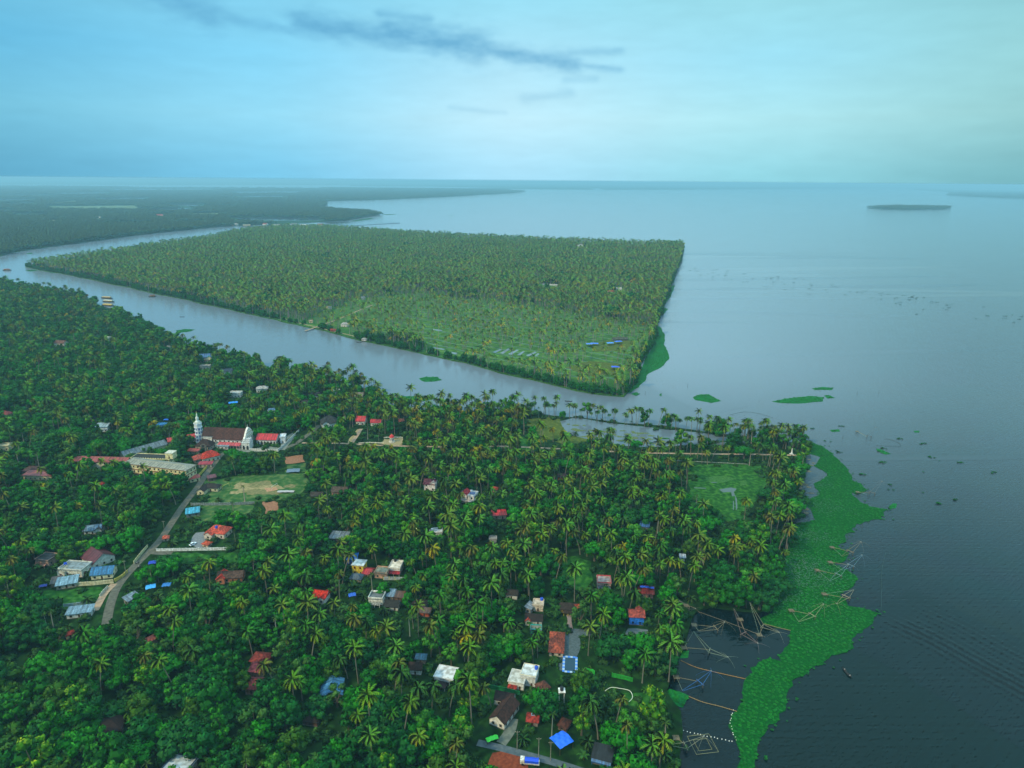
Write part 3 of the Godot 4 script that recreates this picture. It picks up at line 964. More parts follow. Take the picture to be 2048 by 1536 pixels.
	if opt.has("wing"):
		# a cross wing: [x, z, width, depth, height, roof, wall]
		var g: Array = opt["wing"]
		var wg := begin()
		var c := Vector3(w * g[0], 0, d * g[1])
		box(wg, c + Vector3(0, g[4] / 2.0 - 0.3, 0), Vector3(g[2], g[4] + 0.6, g[3]))
		var rs: float = g[2] * 0.3
		for s in [-1.0, 1.0]:
			tri(wg, c + Vector3(-g[2] / 2.0, g[4], s * g[3] / 2.0), c + Vector3(g[2] / 2.0, g[4], s * g[3] / 2.0), c + Vector3(0, g[4] + rs - 0.05, s * g[3] / 2.0), Vector3(0, 0, s))
		var wo := obj("wing", wg, paint(g[6]), root)
		var wr := obj("wing_roof", gable_roof(g[3], g[2], g[4], rs, 0.5, 0.0), roof_mat(g[5], tin), wo)
		wr.transform = Transform3D(Basis(Vector3.UP, PI / 2), c)
		window_in(root, c + Vector3(0, 1.6, g[3] / 2.0 + 0.002), 0.0, 1.2, 1.2, paint(opt.get("frames", "8a8478")))
	if opt.has("band"):
		var bd := begin()
		box(bd, Vector3(0, h * 0.42, d / 2 + 0.04), Vector3(w + 0.1, 0.5, 0.1))
		obj("wall_band", bd, paint(opt["band"]), root)
	if opt.has("tank"):
		var kt: Array = opt["tank"]
		var top := (h + 0.2) if kind == "flat" else h + rise
		var q := Vector3(w * kt[1] * k.x, top * k.y, d * kt[2] * k.z).rotated(Vector3.UP, deg_to_rad(turn)) + v3(at, LAND)
		water_tank(q, kt[0], kt[3])
	places[called] = root
	return root


func water_tank(at: Vector3, hex: String, whose: String):
	var t := thing("water_tank", "%s water tank standing on top of %s" % [{"1c50c8": "blue", "20242a": "black", "e0e4e6": "white"}.get(hex, "grey"), whose], "water tank", at)
	var st := begin()
	lathe(st, [[0.0, 0.0], [0.7, 0.02], [0.74, 0.4], [0.7, 0.45], [0.74, 0.5], [0.74, 0.95], [0.7, 1.0], [0.74, 1.05], [0.7, 1.35], [0.35, 1.55], [0.0, 1.58]], 12)
	obj("tank", st, paint(hex, 0.5, false), t)
	var lid := begin()
	lathe(lid, [[0.3, 1.54], [0.3, 1.66], [0.0, 1.68]], 10)
	obj("lid", lid, paint("20242a", 0.6, false), t)


func tarp(label: String, at: Vector2, turn: float, w: float, d: float, h: float, hex: String, share := 0.9):
	# a plastic sheet over four poles
	var t := thing("tarpaulin_shelter", label, "tarpaulin", v3(at, LAND), deg_to_rad(turn))
	stand(at, deg_to_rad(turn), w, d, h * 0.6, share)
	var st := begin()
	var n := 6
	var f := func(i, j):
		var u := float(i) / n - 0.5
		var v := float(j) / n - 0.5
		return Vector3(u * w, h + 0.9 * (0.5 - absf(v)) - 0.35 * absf(u) + 0.12 * sin(u * 17.0 + v * 9.0), v * d)
	for i in n:
		for j in n:
			quad(st, f.call(i, j), f.call(i + 1, j), f.call(i + 1, j + 1), f.call(i, j + 1), Vector3.UP)
	obj("sheet", st, paint(hex, 0.4, false), t)
	for sx in [-0.46, 0.46]:
		for sz in [-0.46, 0.46]:
			var p := begin()
			bar(p, Vector3(w * sx, -0.1, d * sz), Vector3(w * sx, h, d * sz), 0.06, 0.05, 5)
			obj("pole", p, paint("6a5a44"), t)


func wall_run(called: String, label: String, line: PackedVector2Array, h: float, hex: String, cap: String, step := 3.0, share := 0.85):
	var t := thing(called, label, "wall", v3(line[0], LAND))
	for i in line.size() - 1:
		var a := line[i]
		var b := line[i + 1]
		var n := clampi(int((b - a).length() / step), 1, 24)
		var turn := Basis(Vector3.UP, -(b - a).angle())
		for k in n:
			var p := a.lerp(b, float(k) / n)
			var q := a.lerp(b, float(k + 1) / n)
			var st := begin()
			box(st, v3((p + q) / 2.0 - line[0], h / 2 - 0.1), Vector3((q - p).length() - 0.26, h + 0.2, 0.18), turn)
			obj("panel", st, paint(hex), t)
			var pl := begin()
			box(pl, v3(p - line[0], h / 2 + 0.02), Vector3(0.3, h + 0.24, 0.3), turn)
			obj("pillar", pl, paint(cap), t)
			keep.append([p.x, p.y, 1.4, LAND + h * 0.4, share])
			clear_spots.append([p, 1.2])


func arches(root: Node3D, from: Vector3, to: Vector3, n: int, h: float, hex: String, face: float):
	# round-headed panels flat on the wall, painted dark for the shade of openings
	var b := Basis(Vector3.UP, face)
	for i in n:
		var at := from.lerp(to, (i + 0.5) / n)
		var w := (to - from).length() / n * 0.6
		var st := begin()
		var pts := [Vector3(-w / 2, 0, 0), Vector3(w / 2, 0, 0)]
		for k in 9:
			var a := PI * k / 8.0
			pts.append(Vector3(cos(a) * w / 2, h - w / 2 + sin(a) * w / 2, 0))
		for k in range(1, pts.size() - 1):
			tri(st, at + b * (pts[0] + Vector3(0, 0, 0.05)), at + b * (pts[k] + Vector3(0, 0, 0.05)), at + b * (pts[k + 1] + Vector3(0, 0, 0.05)), b * Vector3.BACK)
		obj("arch_shade", st, paint("15181c", 0.8, false), root)
		var rim := begin()
		for k in range(2, pts.size() - 1):
			bar(rim, at + b * (pts[k] + Vector3(0, 0, 0.08)), at + b * (pts[k + 1] + Vector3(0, 0, 0.08)), 0.12, 0.12, 4)
		obj("arch_rim", rim, paint(hex), root)


func buildings():
	church()
	school()
	village_left()
	village_middle()
	village_right()
	far_houses()
	walls_and_small_things()


func church():
	var white := "d4dadc"
	# the nave
	var at := Vector2(-217.1, -497.3)
	var turn := -5.0
	var c := house("church", "white church with long brown tiled roof and a stepped white front", "the brown-roofed church", at, turn, 27.0, 15.0, 7.0, "gable", white, "5c3a34", {"rise": 7.0, "category": "church", "seen": 1.0, "low": 0.6, "door": "3a2a20", "over": 0.5})
	# chancel, lower and narrower
	var ch := begin()
	box(ch, Vector3(-19.0, 4.0, -1.0), Vector3(11.0, 8.6, 11.0))
	var chancel := obj("chancel", ch, paint(white), c)
	var cr := obj("chancel_roof", gable_roof(11.4, 11.0, 8.3, 5.4, 0.5, 0.0), roof_mat("4c3430", false), chancel)
	cr.position = Vector3(-19.0, 0, -1.0)
	for i in 6:
		var bk := begin()
		box(bk, Vector3(-23.4 + i * 1.75, 7.6, 4.6), Vector3(0.5, 0.7, 0.3))
		obj("bracket", bk, paint("c8d0d4"), c)
	# the stepped front, taller than the roof
	var fr := begin()
	var profile := [Vector2(-9.2, 0), Vector2(-9.2, 7.6), Vector2(-8.0, 8.6), Vector2(-7.0, 9.0), Vector2(-5.4, 11.2), Vector2(-3.4, 13.2), Vector2(-1.5, 14.6), Vector2(0, 15.4), Vector2(1.5, 14.6), Vector2(3.4, 13.2), Vector2(5.4, 11.2), Vector2(7.0, 9.0), Vector2(8.0, 8.6), Vector2(9.2, 7.6), Vector2(9.2, 0)]
	var idx := Geometry2D.triangulate_polygon(PackedVector2Array(profile))
	for s in [13.5, 15.0]:
		for i in range(0, idx.size(), 3):
			tri(fr, Vector3(s, profile[idx[i]].y, profile[idx[i]].x), Vector3(s, profile[idx[i + 1]].y, profile[idx[i + 1]].x), Vector3(s, profile[idx[i + 2]].y, profile[idx[i + 2]].x), Vector3(1 if s > 14 else -1, 0, 0))
	for i in profile.size() - 1:
		var a: Vector2 = profile[i]
		var b: Vector2 = profile[i + 1]
		var n := Vector3(0, (a.x - b.x), (b.y - a.y))
		quad(fr, Vector3(13.5, a.y, a.x), Vector3(13.5, b.y, b.x), Vector3(15.0, b.y, b.x), Vector3(15.0, a.y, a.x), Vector3(0, absf(n.y) + 0.01, -n.z if a.x < 0 else -n.z))
	var facade := obj("facade", fr, paint("eef0ea"), c)
	for y in [4.2, 8.0, 11.2]:
		var bd := begin()
		box(bd, Vector3(15.1, y, 0), Vector3(0.4, 0.4, 18.6 - y * 0.9))
		obj("cornice", bd, paint("c9b890"), facade)
	for z in [-4.5, 0.0, 4.5]:
		window_in(facade, Vector3(15.0, 5.8, z), PI / 2, 1.2, 2.0, paint("c9b890"))
	for z in [-9.2, 9.2, 0.0]:
		var f := begin()
		var y := 15.3 if z == 0.0 else 7.6
		lathe(f, [[0.3, 0], [0.22, 0.6], [0.3, 0.8], [0.05, 1.3], [0, 1.4]], 6, Vector3(14.2, y, z))
		if z == 0.0:
			box(f, Vector3(14.2, y + 1.8, 0), Vector3(0.14, 1.2, 0.14))
			box(f, Vector3(14.2, y + 2.0, 0), Vector3(0.14, 0.14, 1.0))
		obj("finial", f, paint(white), facade)
	# the porch along the side, a lean-to of pink sheets on posts
	var p := begin()
	var e := [Vector3(-8.5, 3.0, 11.6), Vector3(11.6, 3.0, 11.6), Vector3(11.6, 4.4, 7.55), Vector3(-8.5, 4.4, 7.55)]
	quad(p, e[0], e[1], e[2], e[3], Vector3(0, 1, 0.3), true)
	quad(p, e[0] - Vector3(0, 0.12, 0), e[1] - Vector3(0, 0.12, 0), e[2] - Vector3(0, 0.12, 0), e[3] - Vector3(0, 0.12, 0), Vector3.DOWN, true)
	quad(p, e[0], e[1], e[1] - Vector3(0, 0.12, 0), e[0] - Vector3(0, 0.12, 0), Vector3.BACK, true)
	obj("porch_roof", p, roof_mat("d8606a", true), c)
	for i in 8:
		var q := begin()
		box(q, Vector3(-8.0 + i * 2.75, 1.4, 11.3), Vector3(0.3, 3.0, 0.3))
		obj("porch_post", q, paint("d4a8a8"), c)
	# the portal block beside the front
	var po := begin()
	box(po, Vector3(16.6, 2.6, 8.0), Vector3(7.0, 5.8, 7.0))
	var portal := obj("portal", po, paint(white), c)
	arches(portal, Vector3(13.3, 0, 11.5), Vector3(20.0, 0, 11.5), 2, 3.6, "c9d4da", 0.0)
	var ba := begin()
	for i in 3:
		box(ba, Vector3(16.6, 5.8 + i * 0.9, 8.0 - i * 0.9), Vector3(7.4 - i * 1.2, 0.5, 7.4 - i * 1.6))
	obj("portal_steps", ba, paint("c4ccd0"), portal)
	# the bell tower
	var b := Vector2(-244.8, -500.9)
	var t := thing("bell_tower", "white bell tower with blue window bays and a domed spire beside the church", "tower", v3(b, LAND), deg_to_rad(12.0))
	stand(b, 0.2, 7.0, 7.0, 4.0, 1.0)
	landmarks.append([b, "the white bell tower"])
	var sh := begin()
	var wide := 2.8
	lathe(sh, [[wide * 1.1, -0.5], [wide * 1.1, 1.0], [wide, 1.2], [wide, 15.6], [0.0, 15.62]], 8)
	obj("shaft", sh, paint("e4eaf0"), t)
	for k in 5:
		var y := 3.9 + k * 2.95
		var bd := begin()
		lathe(bd, [[wide, y - 0.3], [wide + 0.35, y - 0.1], [wide + 0.35, y + 0.1], [wide, y + 0.3]], 8)
		obj("cornice", bd, paint("cfe2f2"), t)
	for k in 4:
		for i in 8:
			var a := TAU * (i + 0.5) / 8.0
			var d := Vector3(cos(a), 0, sin(a))
			var st := begin()
			box(st, d * (wide * 0.924 + 0.02) + Vector3(0, 5.4 + k * 2.95 - 2.95, 0), Vector3(0.95, 1.6, 0.16), Basis(Vector3.UP, PI / 2 - a))
			var f := obj("window", st, paint("2c62c4" if (i + k) % 2 == 0 else "6aa6e0", 0.5, false), t)
			var g := begin()
			box(g, d * (wide * 0.924 + 0.09) + Vector3(0, 5.3 + k * 2.95 - 2.95, 0), Vector3(0.5, 1.1, 0.1), Basis(Vector3.UP, PI / 2 - a))
			obj("pane", g, paint("14203a", 0.3, false), f)
	for i in 8:
		var a := TAU * i / 8.0
		var st := begin()
		lathe(st, [[0.3, 15.6], [0.24, 16.3], [0.05, 17.0], [0, 17.05]], 5, Vector3(cos(a), 0, sin(a)) * wide * 0.95)
		obj("pinnacle", st, paint("e8ead8"), t)
	var dm := begin()
	lathe(dm, [[wide * 0.86, 15.62], [wide * 0.84, 16.2], [wide * 0.74, 17.0], [wide * 0.5, 17.7], [1.15, 18.0], [1.15, 19.6], [1.3, 19.8], [1.1, 20.3], [0.7, 21.3], [0.4, 21.7], [0.4, 22.4], [0.5, 22.5], [0.12, 24.0], [0, 24.05]], 8)
	obj("spire", dm, paint("dce8e4"), t)
	var cx := begin()
	box(cx, Vector3(0, 24.6, 0), Vector3(0.14, 1.6, 0.14))
	box(cx, Vector3(0, 24.8, 0), Vector3(0.8, 0.14, 0.14))
	obj("cross", cx, paint("d8c070", 0.4, false), t)
	# low brown-roofed halls in front of the chancel
	house("vestry_hall", "dark brown hipped hall in front of the white church wall", "the dark church hall", Vector2(-234.9, -488.4), -6.0, 15.0, 10.0, 4.0, "hip", "b8b0a4", "3c2c2a", {"rise": 4.2, "category": "hall", "low": 0.5})
	house("vestry_hall", "small dark gabled hall joined to the church side", "the church side hall", Vector2(-227.6, -494.9), 10.0, 9.0, 8.0, 4.0, "gable", "d8d8cc", "40302e", {"rise": 3.4, "category": "hall", "low": 0.6, "wing": [0.0, 0.5, 4.0, 4.0, 3.6, "8a9aa4", "e0dcc8"]})
	house("tin_shed", "grey-blue flat sheet roof between the dark halls and the porch", "", Vector2(-220.8, -488), -8.0, 11.0, 5.0, 3.0, "shed", "c8ccd0", "8fa4b0", {"tin": true, "rise": 0.8, "category": "shed"})
	# the arcaded hall
	var h := house("parish_hall", "white arcaded hall under a bright red gabled roof", "the red-roofed arcaded hall", Vector2(-190.6, -500.4), -3.0, 19.0, 11.0, 5.2, "gable", white, "d83a44", {"rise": 3.4, "tin": true, "category": "hall", "seen": 0.95, "low": 0.35, "over": 0.8})
	arches(h, Vector3(-9.5, 0, 5.5), Vector3(9.5, 0, 5.5), 6, 3.4, "d4dce2", 0.0)
	arches(h, Vector3(9.5, 0, 5.5), Vector3(9.5, 0, -5.5), 4, 3.4, "d4dce2", PI / 2)
	var lo := house("arcade_lobby", "pale blue-white arched lobby at the end of the red hall", "", Vector2(-179.9, -502.8), 12.0, 5.0, 9.0, 5.6, "flat", "dfe8f2", "c8d4de", {"category": "hall", "low": 0.3})
	arches(lo, Vector3(2.5, 0, 4.5), Vector3(2.5, 0, -4.5), 3, 4.2, "bfd0e4", PI / 2)
	# red roofs left of the tower and below it
	house("red_roof_hall", "long red-roofed hall behind the tree left of the bell tower", "the long red-roofed hall", Vector2(-258.4, -499.4), 32.0, 24.0, 8.0, 4.4, "gable", "c0b8ac", "d64a48", {"tin": true, "rise": 2.0, "category": "hall", "low": 0.9, "seen": 0.85})
	house("villa", "large red-orange hipped house below the church yard", "the large red hipped house", Vector2(-222, -465.8), 40.0, 15.0, 10.0, 4.4, "hip", "d6d4c8", "d4402e", {"rise": 3.6, "low": 0.5, "seen": 0.95})
	house("villa", "dull pink hipped house left of the red hipped house", "the dull pink-roofed house", Vector2(-228.2, -463.6), 35.0, 11.0, 9.0, 3.6, "hip", "8a8478", "b85850", {"rise": 2.6, "low": 0.7})
	house("annex", "low crimson-roofed annex under the red hipped house", "", Vector2(-219.5, -453.2), 5.0, 11.0, 5.0, 3.0, "shed", "b8b0a4", "b02c38", {"tin": true, "rise": 0.7, "category": "annex"})
	house("annex", "low red-orange veranda roof in front of the dark hall", "", Vector2(-239, -477.5), -4.0, 10.0, 4.0, 2.8, "shed", "b09880", "b4483a", {"tin": true, "rise": 0.8, "category": "annex"})
	var g := thing("gate_arch", "ruined grey arched gateway beside the red hipped house", "gate", v3(Vector2(-233.7, -482.5), LAND), deg_to_rad(-10.0))
	for s in [-1.0, 1.0]:
		var q := begin()
		box(q, Vector3(s * 1.8, 2.2, 0), Vector3(1.2, 4.6, 1.2))
		obj("gate_pillar", q, paint("6a6a62"), g)
	var li := begin()
	for i in 8:
		var a0 := PI * i / 8.0
		var a1 := PI * (i + 1) / 8.0
		bar(li, Vector3(cos(a0) * 1.6, 4.2 + sin(a0) * 1.2, 0), Vector3(cos(a1) * 1.6, 4.2 + sin(a1) * 1.2, 0), 0.45, 0.45, 5)
	obj("gate_arch_band", li, paint("5c5c55"), g)


func school():
	var cream := "e2dcae"
	house("school_block", "long school block under a rusty red sheet roof", "the rusty school roof", Vector2(-290.8, -450.2), -3.0, 42.0, 9.0, 7.0, "gable", "cfd0bc", "a8524c", {"tin": true, "rise": 1.8, "category": "school", "low": 1.0, "seen": 0.85, "over": 1.0})
	var m := house("school_block", "three-storey cream school block with a long pale grey roof", "the cream school block", Vector2(-242.5, -434.5), -14.0, 56.0, 11.0, 10.6, "hip", cream, "a6a898", {"rise": 1.2, "tin": true, "category": "school", "low": 0.93, "seen": 0.85, "over": 0.5})
	for s in 3:
		var bd := begin()
		box(bd, Vector3(28.1, 3.3 + s * 3.4, 0), Vector3(0.5, 0.35, 11.4))
		box(bd, Vector3(0, 3.3 + s * 3.4, 5.6), Vector3(56.0, 0.35, 0.5))
		obj("storey_band", bd, paint("8c4038"), m)
	var z := house("school_block", "cream flat-roofed block with a zigzag parapet behind the grey school roof", "the zigzag parapet", Vector2(-256.4, -453), -4.0, 32.0, 10.0, 7.6, "flat", cream, "2c3030", {"category": "school", "low": 0.95, "seen": 0.9, "block": [0.47, 0.0, 6.0, 6.0, 4.4, "c8ccc0"], "parapet": 0.5})
	for i in 16:
		var st := begin()
		tri(st, Vector3(-16.0 + i * 2.0, 8.3, 5.25), Vector3(-14.0 + i * 2.0, 8.3, 5.25), Vector3(-15.0 + i * 2.0, 9.1, 5.25), Vector3.BACK)
		tri(st, Vector3(-16.0 + i * 2.0, 8.3, 5.05), Vector3(-14.0 + i * 2.0, 8.3, 5.05), Vector3(-15.0 + i * 2.0, 9.1, 5.05), Vector3.FORWARD)
		obj("parapet_tooth", st, paint(cream), z)
	house("school_block", "long blue-grey gabled shed running uphill behind the school", "the blue-grey school shed", Vector2(-275.5, -475.5), 52.0, 34.0, 10.0, 5.0, "gable", "d4d2b0", "6f8490", {"tin": true, "rise": 2.4, "category": "school", "low": 0.7, "seen": 0.95})
	house("annex", "small red-roofed annex at the foot of the cream school block", "", Vector2(-216.7, -428.6), 38.0, 8.0, 4.0, 3.0, "shed", cream, "c45a54", {"tin": true, "rise": 0.9, "category": "annex"})


func village_left():
	house("village_house", "white house with pale blue flat roof alone in the left woods", "the pale blue-roofed white house", Vector2(-334, -524.1), 12.0, 10.9, 9.0, 5.2, "shed", "dce8ee", "a9c6d4", {"tin": true, "rise": 1.2, "band": "2c70b8", "low": 0.3})
	house("village_house", "maroon tiled house at the left edge of the woods", "the maroon house at the left edge", Vector2(-437.1, -556.9), -15.0, 12.0, 9.0, 3.6, "hip", "b0a494", "8e4448", {})
	house("village_house", "tiny red-roofed house left of the yellow-tipped palms", "the tiny red-roofed house", Vector2(-375.3, -503.8), 20.0, 6.0, 6.0, 3.4, "gable", "ccd4d4", "cc3c34", {"rise": 2.0, "low": 0.5})
	house("village_house", "cream flat-roofed house cut by the left edge", "the cream house at the left edge", Vector2(-385.4, -482.3), 10.0, 12.0, 8.0, 4.2, "flat", "d0caa4", "b8b49a", {"low": 0.4})
	house("village_house", "low house under a dark brown hipped roof, left of the school", "the brown hipped house", Vector2(-333.2, -439.7), -4.0, 17.0, 9.0, 3.6, "hip", "9a9488", "5a4044", {"low": 0.8})
	house("workshop", "long low workshop with red and grey sheets behind a cream parapet", "the red-and-grey workshop", Vector2(-323.3, -431), -3.0, 25.0, 8.0, 4.0, "shed", "d8cfa8", "a45048", {"tin": true, "rise": 0.8, "category": "workshop", "low": 0.6})
	house("outhouse", "narrow white outhouse with a red ridge in the left woods", "the narrow white outhouse", Vector2(-273.8, -419.8), 50.0, 9.0, 3.6, 2.8, "gable", "dfe4e2", "a83c40", {"rise": 1.0, "category": "outhouse", "low": 0.3})
	house("village_house", "small house with pale blue sheets and white gables amid dark trees", "the half-hidden blue-white house", Vector2(-243.5, -357.3), 15.0, 11.0, 7.0, 3.4, "gable", "d4dcdc", "6f98b8", {"tin": true, "low": 0.5, "wing": [0.38, 0.1, 4.0, 8.0, 3.4, "4a3834", "d8dcd8"]})
	house("village_house", "house with a wide maroon gabled roof by the village road", "the wide maroon roof", Vector2(-222.1, -325.3), -34.0, 15.0, 14.0, 4.0, "gable", "cfd0c8", "6e3a44", {"tin": true, "rise": 4.0, "low": 0.7, "seen": 0.95})
	house("village_house", "pinkish terrace house left of the white gabled house", "the pinkish terrace house", Vector2(-248.8, -324), -10.0, 10.0, 9.0, 3.8, "flat", "b89a90", "3c4448", {"low": 0.6, "porch": "b08478"})
	house("village_house", "white house with two small front gables and a flat grey terrace", "the white twin-gabled house", Vector2(-227.7, -314.6), -6.0, 16.0, 10.0, 4.4, "flat", "d4d8d0", "7c8c94", {"low": 0.25, "seen": 0.95, "wing": [-0.34, 0.4, 5.0, 5.0, 4.0, "b8b8a8", "d4d8d0"], "tank": ["1c50c8", -0.42, 0.0, "the white twin-gabled house"], "frames": "a83c3c"})
	house("village_house", "house under a bright blue gabled sheet roof beside the white wall", "the bright blue roof by the road", Vector2(-211.5, -312.1), 12.0, 12.5, 9.0, 3.6, "gable", "d8d8b8", "2f7fb8", {"tin": true, "rise": 2.4, "low": 0.5, "seen": 0.95})
	house("tin_shed", "pale blue sheet-roofed shed in front of the twin-gabled house", "the pale blue shed", Vector2(-224.8, -303), 22.0, 11.0, 8.0, 2.8, "shed", "a8a498", "86b0c8", {"tin": true, "rise": 0.9, "category": "shed", "low": 0.6, "seen": 0.95})
	house("tin_shed", "grey plank shed left of the pale blue shed", "", Vector2(-230.9, -303.8), 22.0, 5.0, 7.0, 2.6, "shed", "8a8478", "5c5450", {"tin": true, "rise": 0.6, "category": "shed"})
	house("tin_shed", "long pale blue shed with a white front below the lawn", "the long pale blue shed", Vector2(-203.3, -278.5), 14.0, 13.0, 6.0, 3.0, "shed", "ccd8dc", "7fa4bc", {"tin": true, "rise": 0.9, "category": "shed", "low": 0.3})
	house("tin_shed", "torn grey-blue sheet shed right of the village road", "the torn grey shed", Vector2(-184.8, -289), 60.0, 7.0, 4.4, 3.0, "shed", "7c807c", "7c94a4", {"tin": true, "rise": 1.2, "category": "shed", "low": 0.7})
	tarp("light blue tarpaulin among trees right of the torn grey shed", Vector2(-180.1, -298.3), 25.0, 4.6, 4.0, 2.8, "3f9be0")
	tarp("small dark blue tarpaulin right of the light blue one", Vector2(-173, -300.1), 10.0, 4.0, 3.4, 2.8, "2a6cb0")
	house("hut", "tiny hut with red roof and cream end in the dark lower left woods", "the tiny red and cream hut", Vector2(-198.5, -262.1), 50.0, 3.6, 3.0, 2.6, "gable", "d8c890", "b03a2c", {"category": "hut", "low": 0.3})
	house("hut", "faded red tiled hut half under a golden palm", "the faded red hut", Vector2(-160.5, -258), 55.0, 7.0, 4.0, 2.8, "gable", "8a7468", "a85a50", {"category": "hut", "low": 0.7})
	house("village_house", "long low house, one third red roof and the rest brown thatch", "the red and brown long house", Vector2(-144.2, -309.6), 6.0, 15.0, 8.0, 3.4, "gable", "c0785c", "5e4a42", {"rise": 2.0, "low": 0.3, "seen": 0.95, "wing": [-0.36, 0.1, 5.0, 9.0, 3.4, "d8402c", "c0785c"]})
	house("villa", "coral-roofed villa with many hips above a grey drive", "the coral-roofed villa", Vector2(-169.3, -355.1), -10.0, 14.0, 10.0, 4.2, "hip", "d8ccc0", "e0604e", {"rise": 3.0, "low": 0.45, "seen": 0.97, "wing": [-0.3, 0.4, 6.0, 7.0, 3.6, "e0604e", "d8ccc0"], "tank": ["1c50c8", 0.1, 0.45, "the coral-roofed villa"]})
	house("outhouse", "small orange-roofed outhouse beside the grey drive", "the orange-roofed outhouse", Vector2(-171.1, -342.6), -20.0, 5.0, 4.0, 2.6, "hip", "c8b8a4", "c8583c", {"category": "outhouse", "rise": 1.2})
	house("outhouse", "tiny orange gatehouse at the corner of the white wall", "", Vector2(-197.2, -348.7), 20.0, 3.6, 3.4, 2.6, "hip", "c8b8a4", "cc6450", {"category": "outhouse", "rise": 1.2})
	house("tin_shed", "shed with a turquoise blue sheet roof by the field wall", "the turquoise roof", Vector2(-195.6, -379.5), 22.0, 9.0, 7.0, 3.0, "shed", "7a8488", "46b4dc", {"tin": true, "rise": 1.2, "category": "shed", "seen": 0.97})
	house("field_pavilion", "angled cream pavilion with a dark hipped roof beside the football field", "the field pavilion", Vector2(-198.6, -415.1), -4.0, 12.0, 7.0, 3.4, "hip", "d8d2b0", "34302f", {"rise": 1.9, "category": "pavilion", "low": 0.3, "seen": 0.97, "wing": [-0.42, 0.7, 6.0, 11.0, 3.2, "34302f", "d8d2b0"]})
	house("tin_shed", "dull red lean-to by the road above the field pavilion", "", Vector2(-205.6, -430.5), 30.0, 6.0, 5.0, 2.8, "shed", "6a5c58", "743a40", {"tin": true, "rise": 0.7, "category": "shed"})
	house("village_house", "dark tiled house almost lost under trees at lower left", "the dark hidden house", Vector2(-150, -208.1), 18.0, 12.0, 10.0, 3.4, "hip", "5c4c48", "2a1a1a", {"seen": 0.8, "low": 0.9})
	house("village_house", "flat white terrace with a blue edge at the bottom left", "the white terrace at the bottom edge", Vector2(-114.5, -189.1), -14.0, 11.0, 9.0, 4.0, "flat", "8c8c84", "b0c0c8", {"trim": "38506a", "low": 0.9, "seen": 0.97})
	house("village_house", "dark red tiled house with three stepped roofs, upper section", "the stepped maroon house", Vector2(-106.2, -246), -8.0, 9.0, 7.0, 3.6, "hip", "8a6c60", "8c3a36", {"low": 0.8, "seen": 0.95})
	house("village_house", "flat pink middle section of the stepped maroon house", "", Vector2(-105.1, -237.9), -8.0, 6.0, 5.0, 4.2, "shed", "8a6c60", "a84850", {"low": 0.8, "seen": 0.95})
	house("village_house", "lower gabled section of the stepped maroon house", "", Vector2(-103.4, -230.2), -4.0, 6.0, 8.0, 3.6, "gable", "8a6c60", "7c343c", {"low": 0.8, "seen": 0.95})


